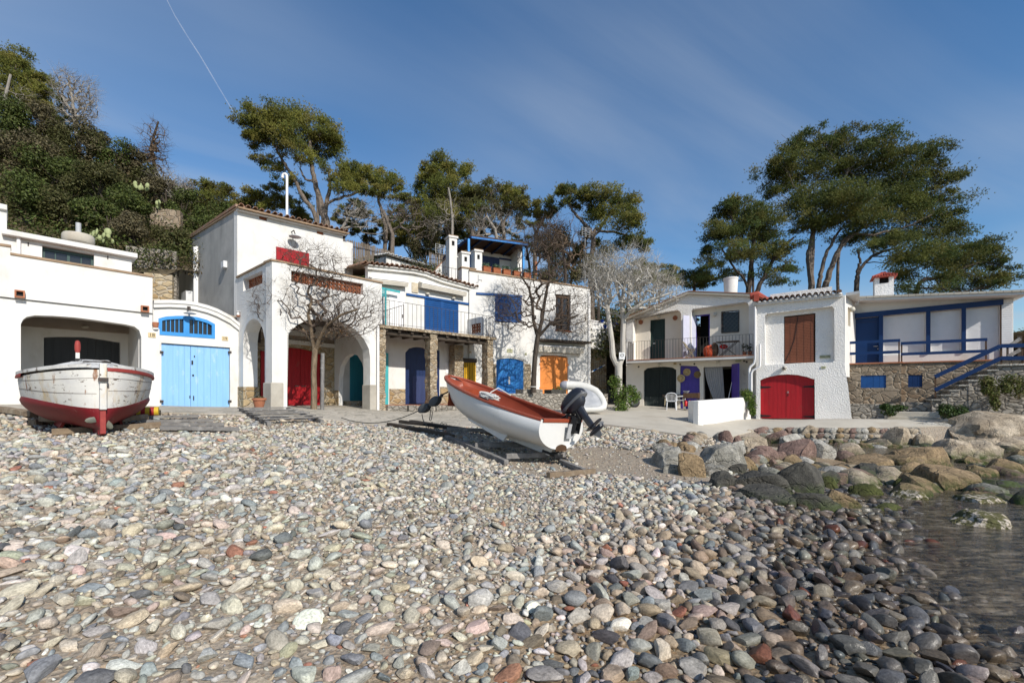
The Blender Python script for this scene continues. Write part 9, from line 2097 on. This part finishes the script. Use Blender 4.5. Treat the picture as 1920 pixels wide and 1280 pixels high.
shrub('bright green climbing bush at the foot of the pale tree', [E3(1160,735,18,20,22.9),E3(1172,750,22,18,22.6),E3(1152,715,14,14,23.2),E3(1190,742,14,13,22.8),E3(1165,765,16,12,22.2),E3(1182,730,12,10,23.2)], 420, .055, IVY)
shrub('green bush hanging over the right end of the low white wall', [E3(1404,745,13,13,21.6),E3(1410,760,9,15,21.2),E3(1398,736,12,8,22),E3(1411,772,6,8,21.0)], 380, .05, IVY)
shrub('low dark green shrub on the rubble kerb left of the concrete steps', [E3(1668,770,15,11,18.6),E3(1686,764,14,6,18.6),E3(1660,762,10,7,18.7)], 330, .05, DKG)
shrub('rounded dark green shrub right of the concrete steps', [E3(1785,773,22,15,17.3),E3(1772,768,14,13,17.2),E3(1800,770,14,12,17.4)], 420, .05, DKG)
TR = [(.10,.12,.025),(.14,.15,.04),(.07,.09,.02),(.15,.13,.05)]
for lb, P in (('trailing green plant hanging down the rubble wall, nearest the steps', [(1850,715,14,12),(1862,735,11,22),(1866,755,9,16),(1848,728,8,14)]), ('trailing green plant hanging over the wall at the right edge', [(1895,712,20,12),(1910,730,18,18),(1885,725,12,14),(1925,720,14,18)])): shrub(lb, [E3(u, v, a, b, 17.0) for u, v, a, b in P], 430, .045, TR, 'trailing plants at the right', 'trailing_plant')
mb = MB(); fw_ = Fr(p=at(285, 500, 20.5)[:2], t=(.9, .43)); mb.box(fw_, fw_.a(236), fw_.a(331), 1, fw_.px(285, 466)[1], -.5, 0); tag(mb.obj('retaining_wall', 'grey_stone', None), 'grey dry stone retaining wall between the left boathouse and the grey side wall', 'wall')
mb = MB(); fw2 = Fr(p=at(305, 520, 19.9)[:2], t=(.9, .43)); mb.box(fw2, fw2.a(270), fw2.a(323), 1, fw2.px(305, 514)[1], -.3, 0); tag(mb.obj('retaining_wall', 'gold_stone', None), 'golden stone wall above the arched top of the pale blue garage', 'wall')
mb = MB(); fw3 = Fr(p=at(305, 400, 23.5)[:2], t=(.93, .36)); mb.box(fw3, fw3.a(281), fw3.a(338), 8, fw3.px(305, 391)[1], -.5, 0); tag(mb.obj('brick_terrace', 'brown_stone', None), 'brown brick terrace wall half hidden in the hillside scrub', 'wall')
for lb, u, v, Yc, s in (('pale prickly pear behind the concrete cistern', 180, 440, 18.6, .22), ('pale prickly pear standing high in the hillside scrub', 266, 350, 23.5, .20), ('cluster of prickly pear on the brown brick terrace', 296, 384, 23.3, .18), ('yellowish prickly pear at the end of the left boathouse roof', 199, 448, 18.8, .17)):
 mb = MB(); c = at(u, v + 6, Yc)
 for k in range(7): q = c + Vector((random.uniform(-.3, .3) * (.4 if k < 2 else 1), random.uniform(-.2, .2), s * (.2 + .42 * k))) if k < 4 else c + Vector((random.uniform(-.45, .45), random.uniform(-.2, .2), s * random.uniform(0, 1.4))); mb.ell(q, (s * .45, .05, s * .68), Matrix.Rotation(random.uniform(-.6, .6), 3, 'Y') @ Matrix.Rotation(random.uniform(-.9, .9), 3, 'Z'), 10, 8)
 tag(mb.obj('prickly_pear', 'cactus', None, True), lb, 'cactus', 'prickly pears on the slope')
mb = MB(); Yc = 3000; P = [at(u, v, Yc) for u, v in ((298,-30),(328,30),(350,66),(376,106),(402,150),(428,194),(444,220))]; mb.tube(P, [3, 4, 4.5, 4.5, 4.5, 4, 2], 10); tag(mb.obj('contrail', 'contrail', None, True), 'thin white contrail crossing the blue sky at the upper left', 'contrail')
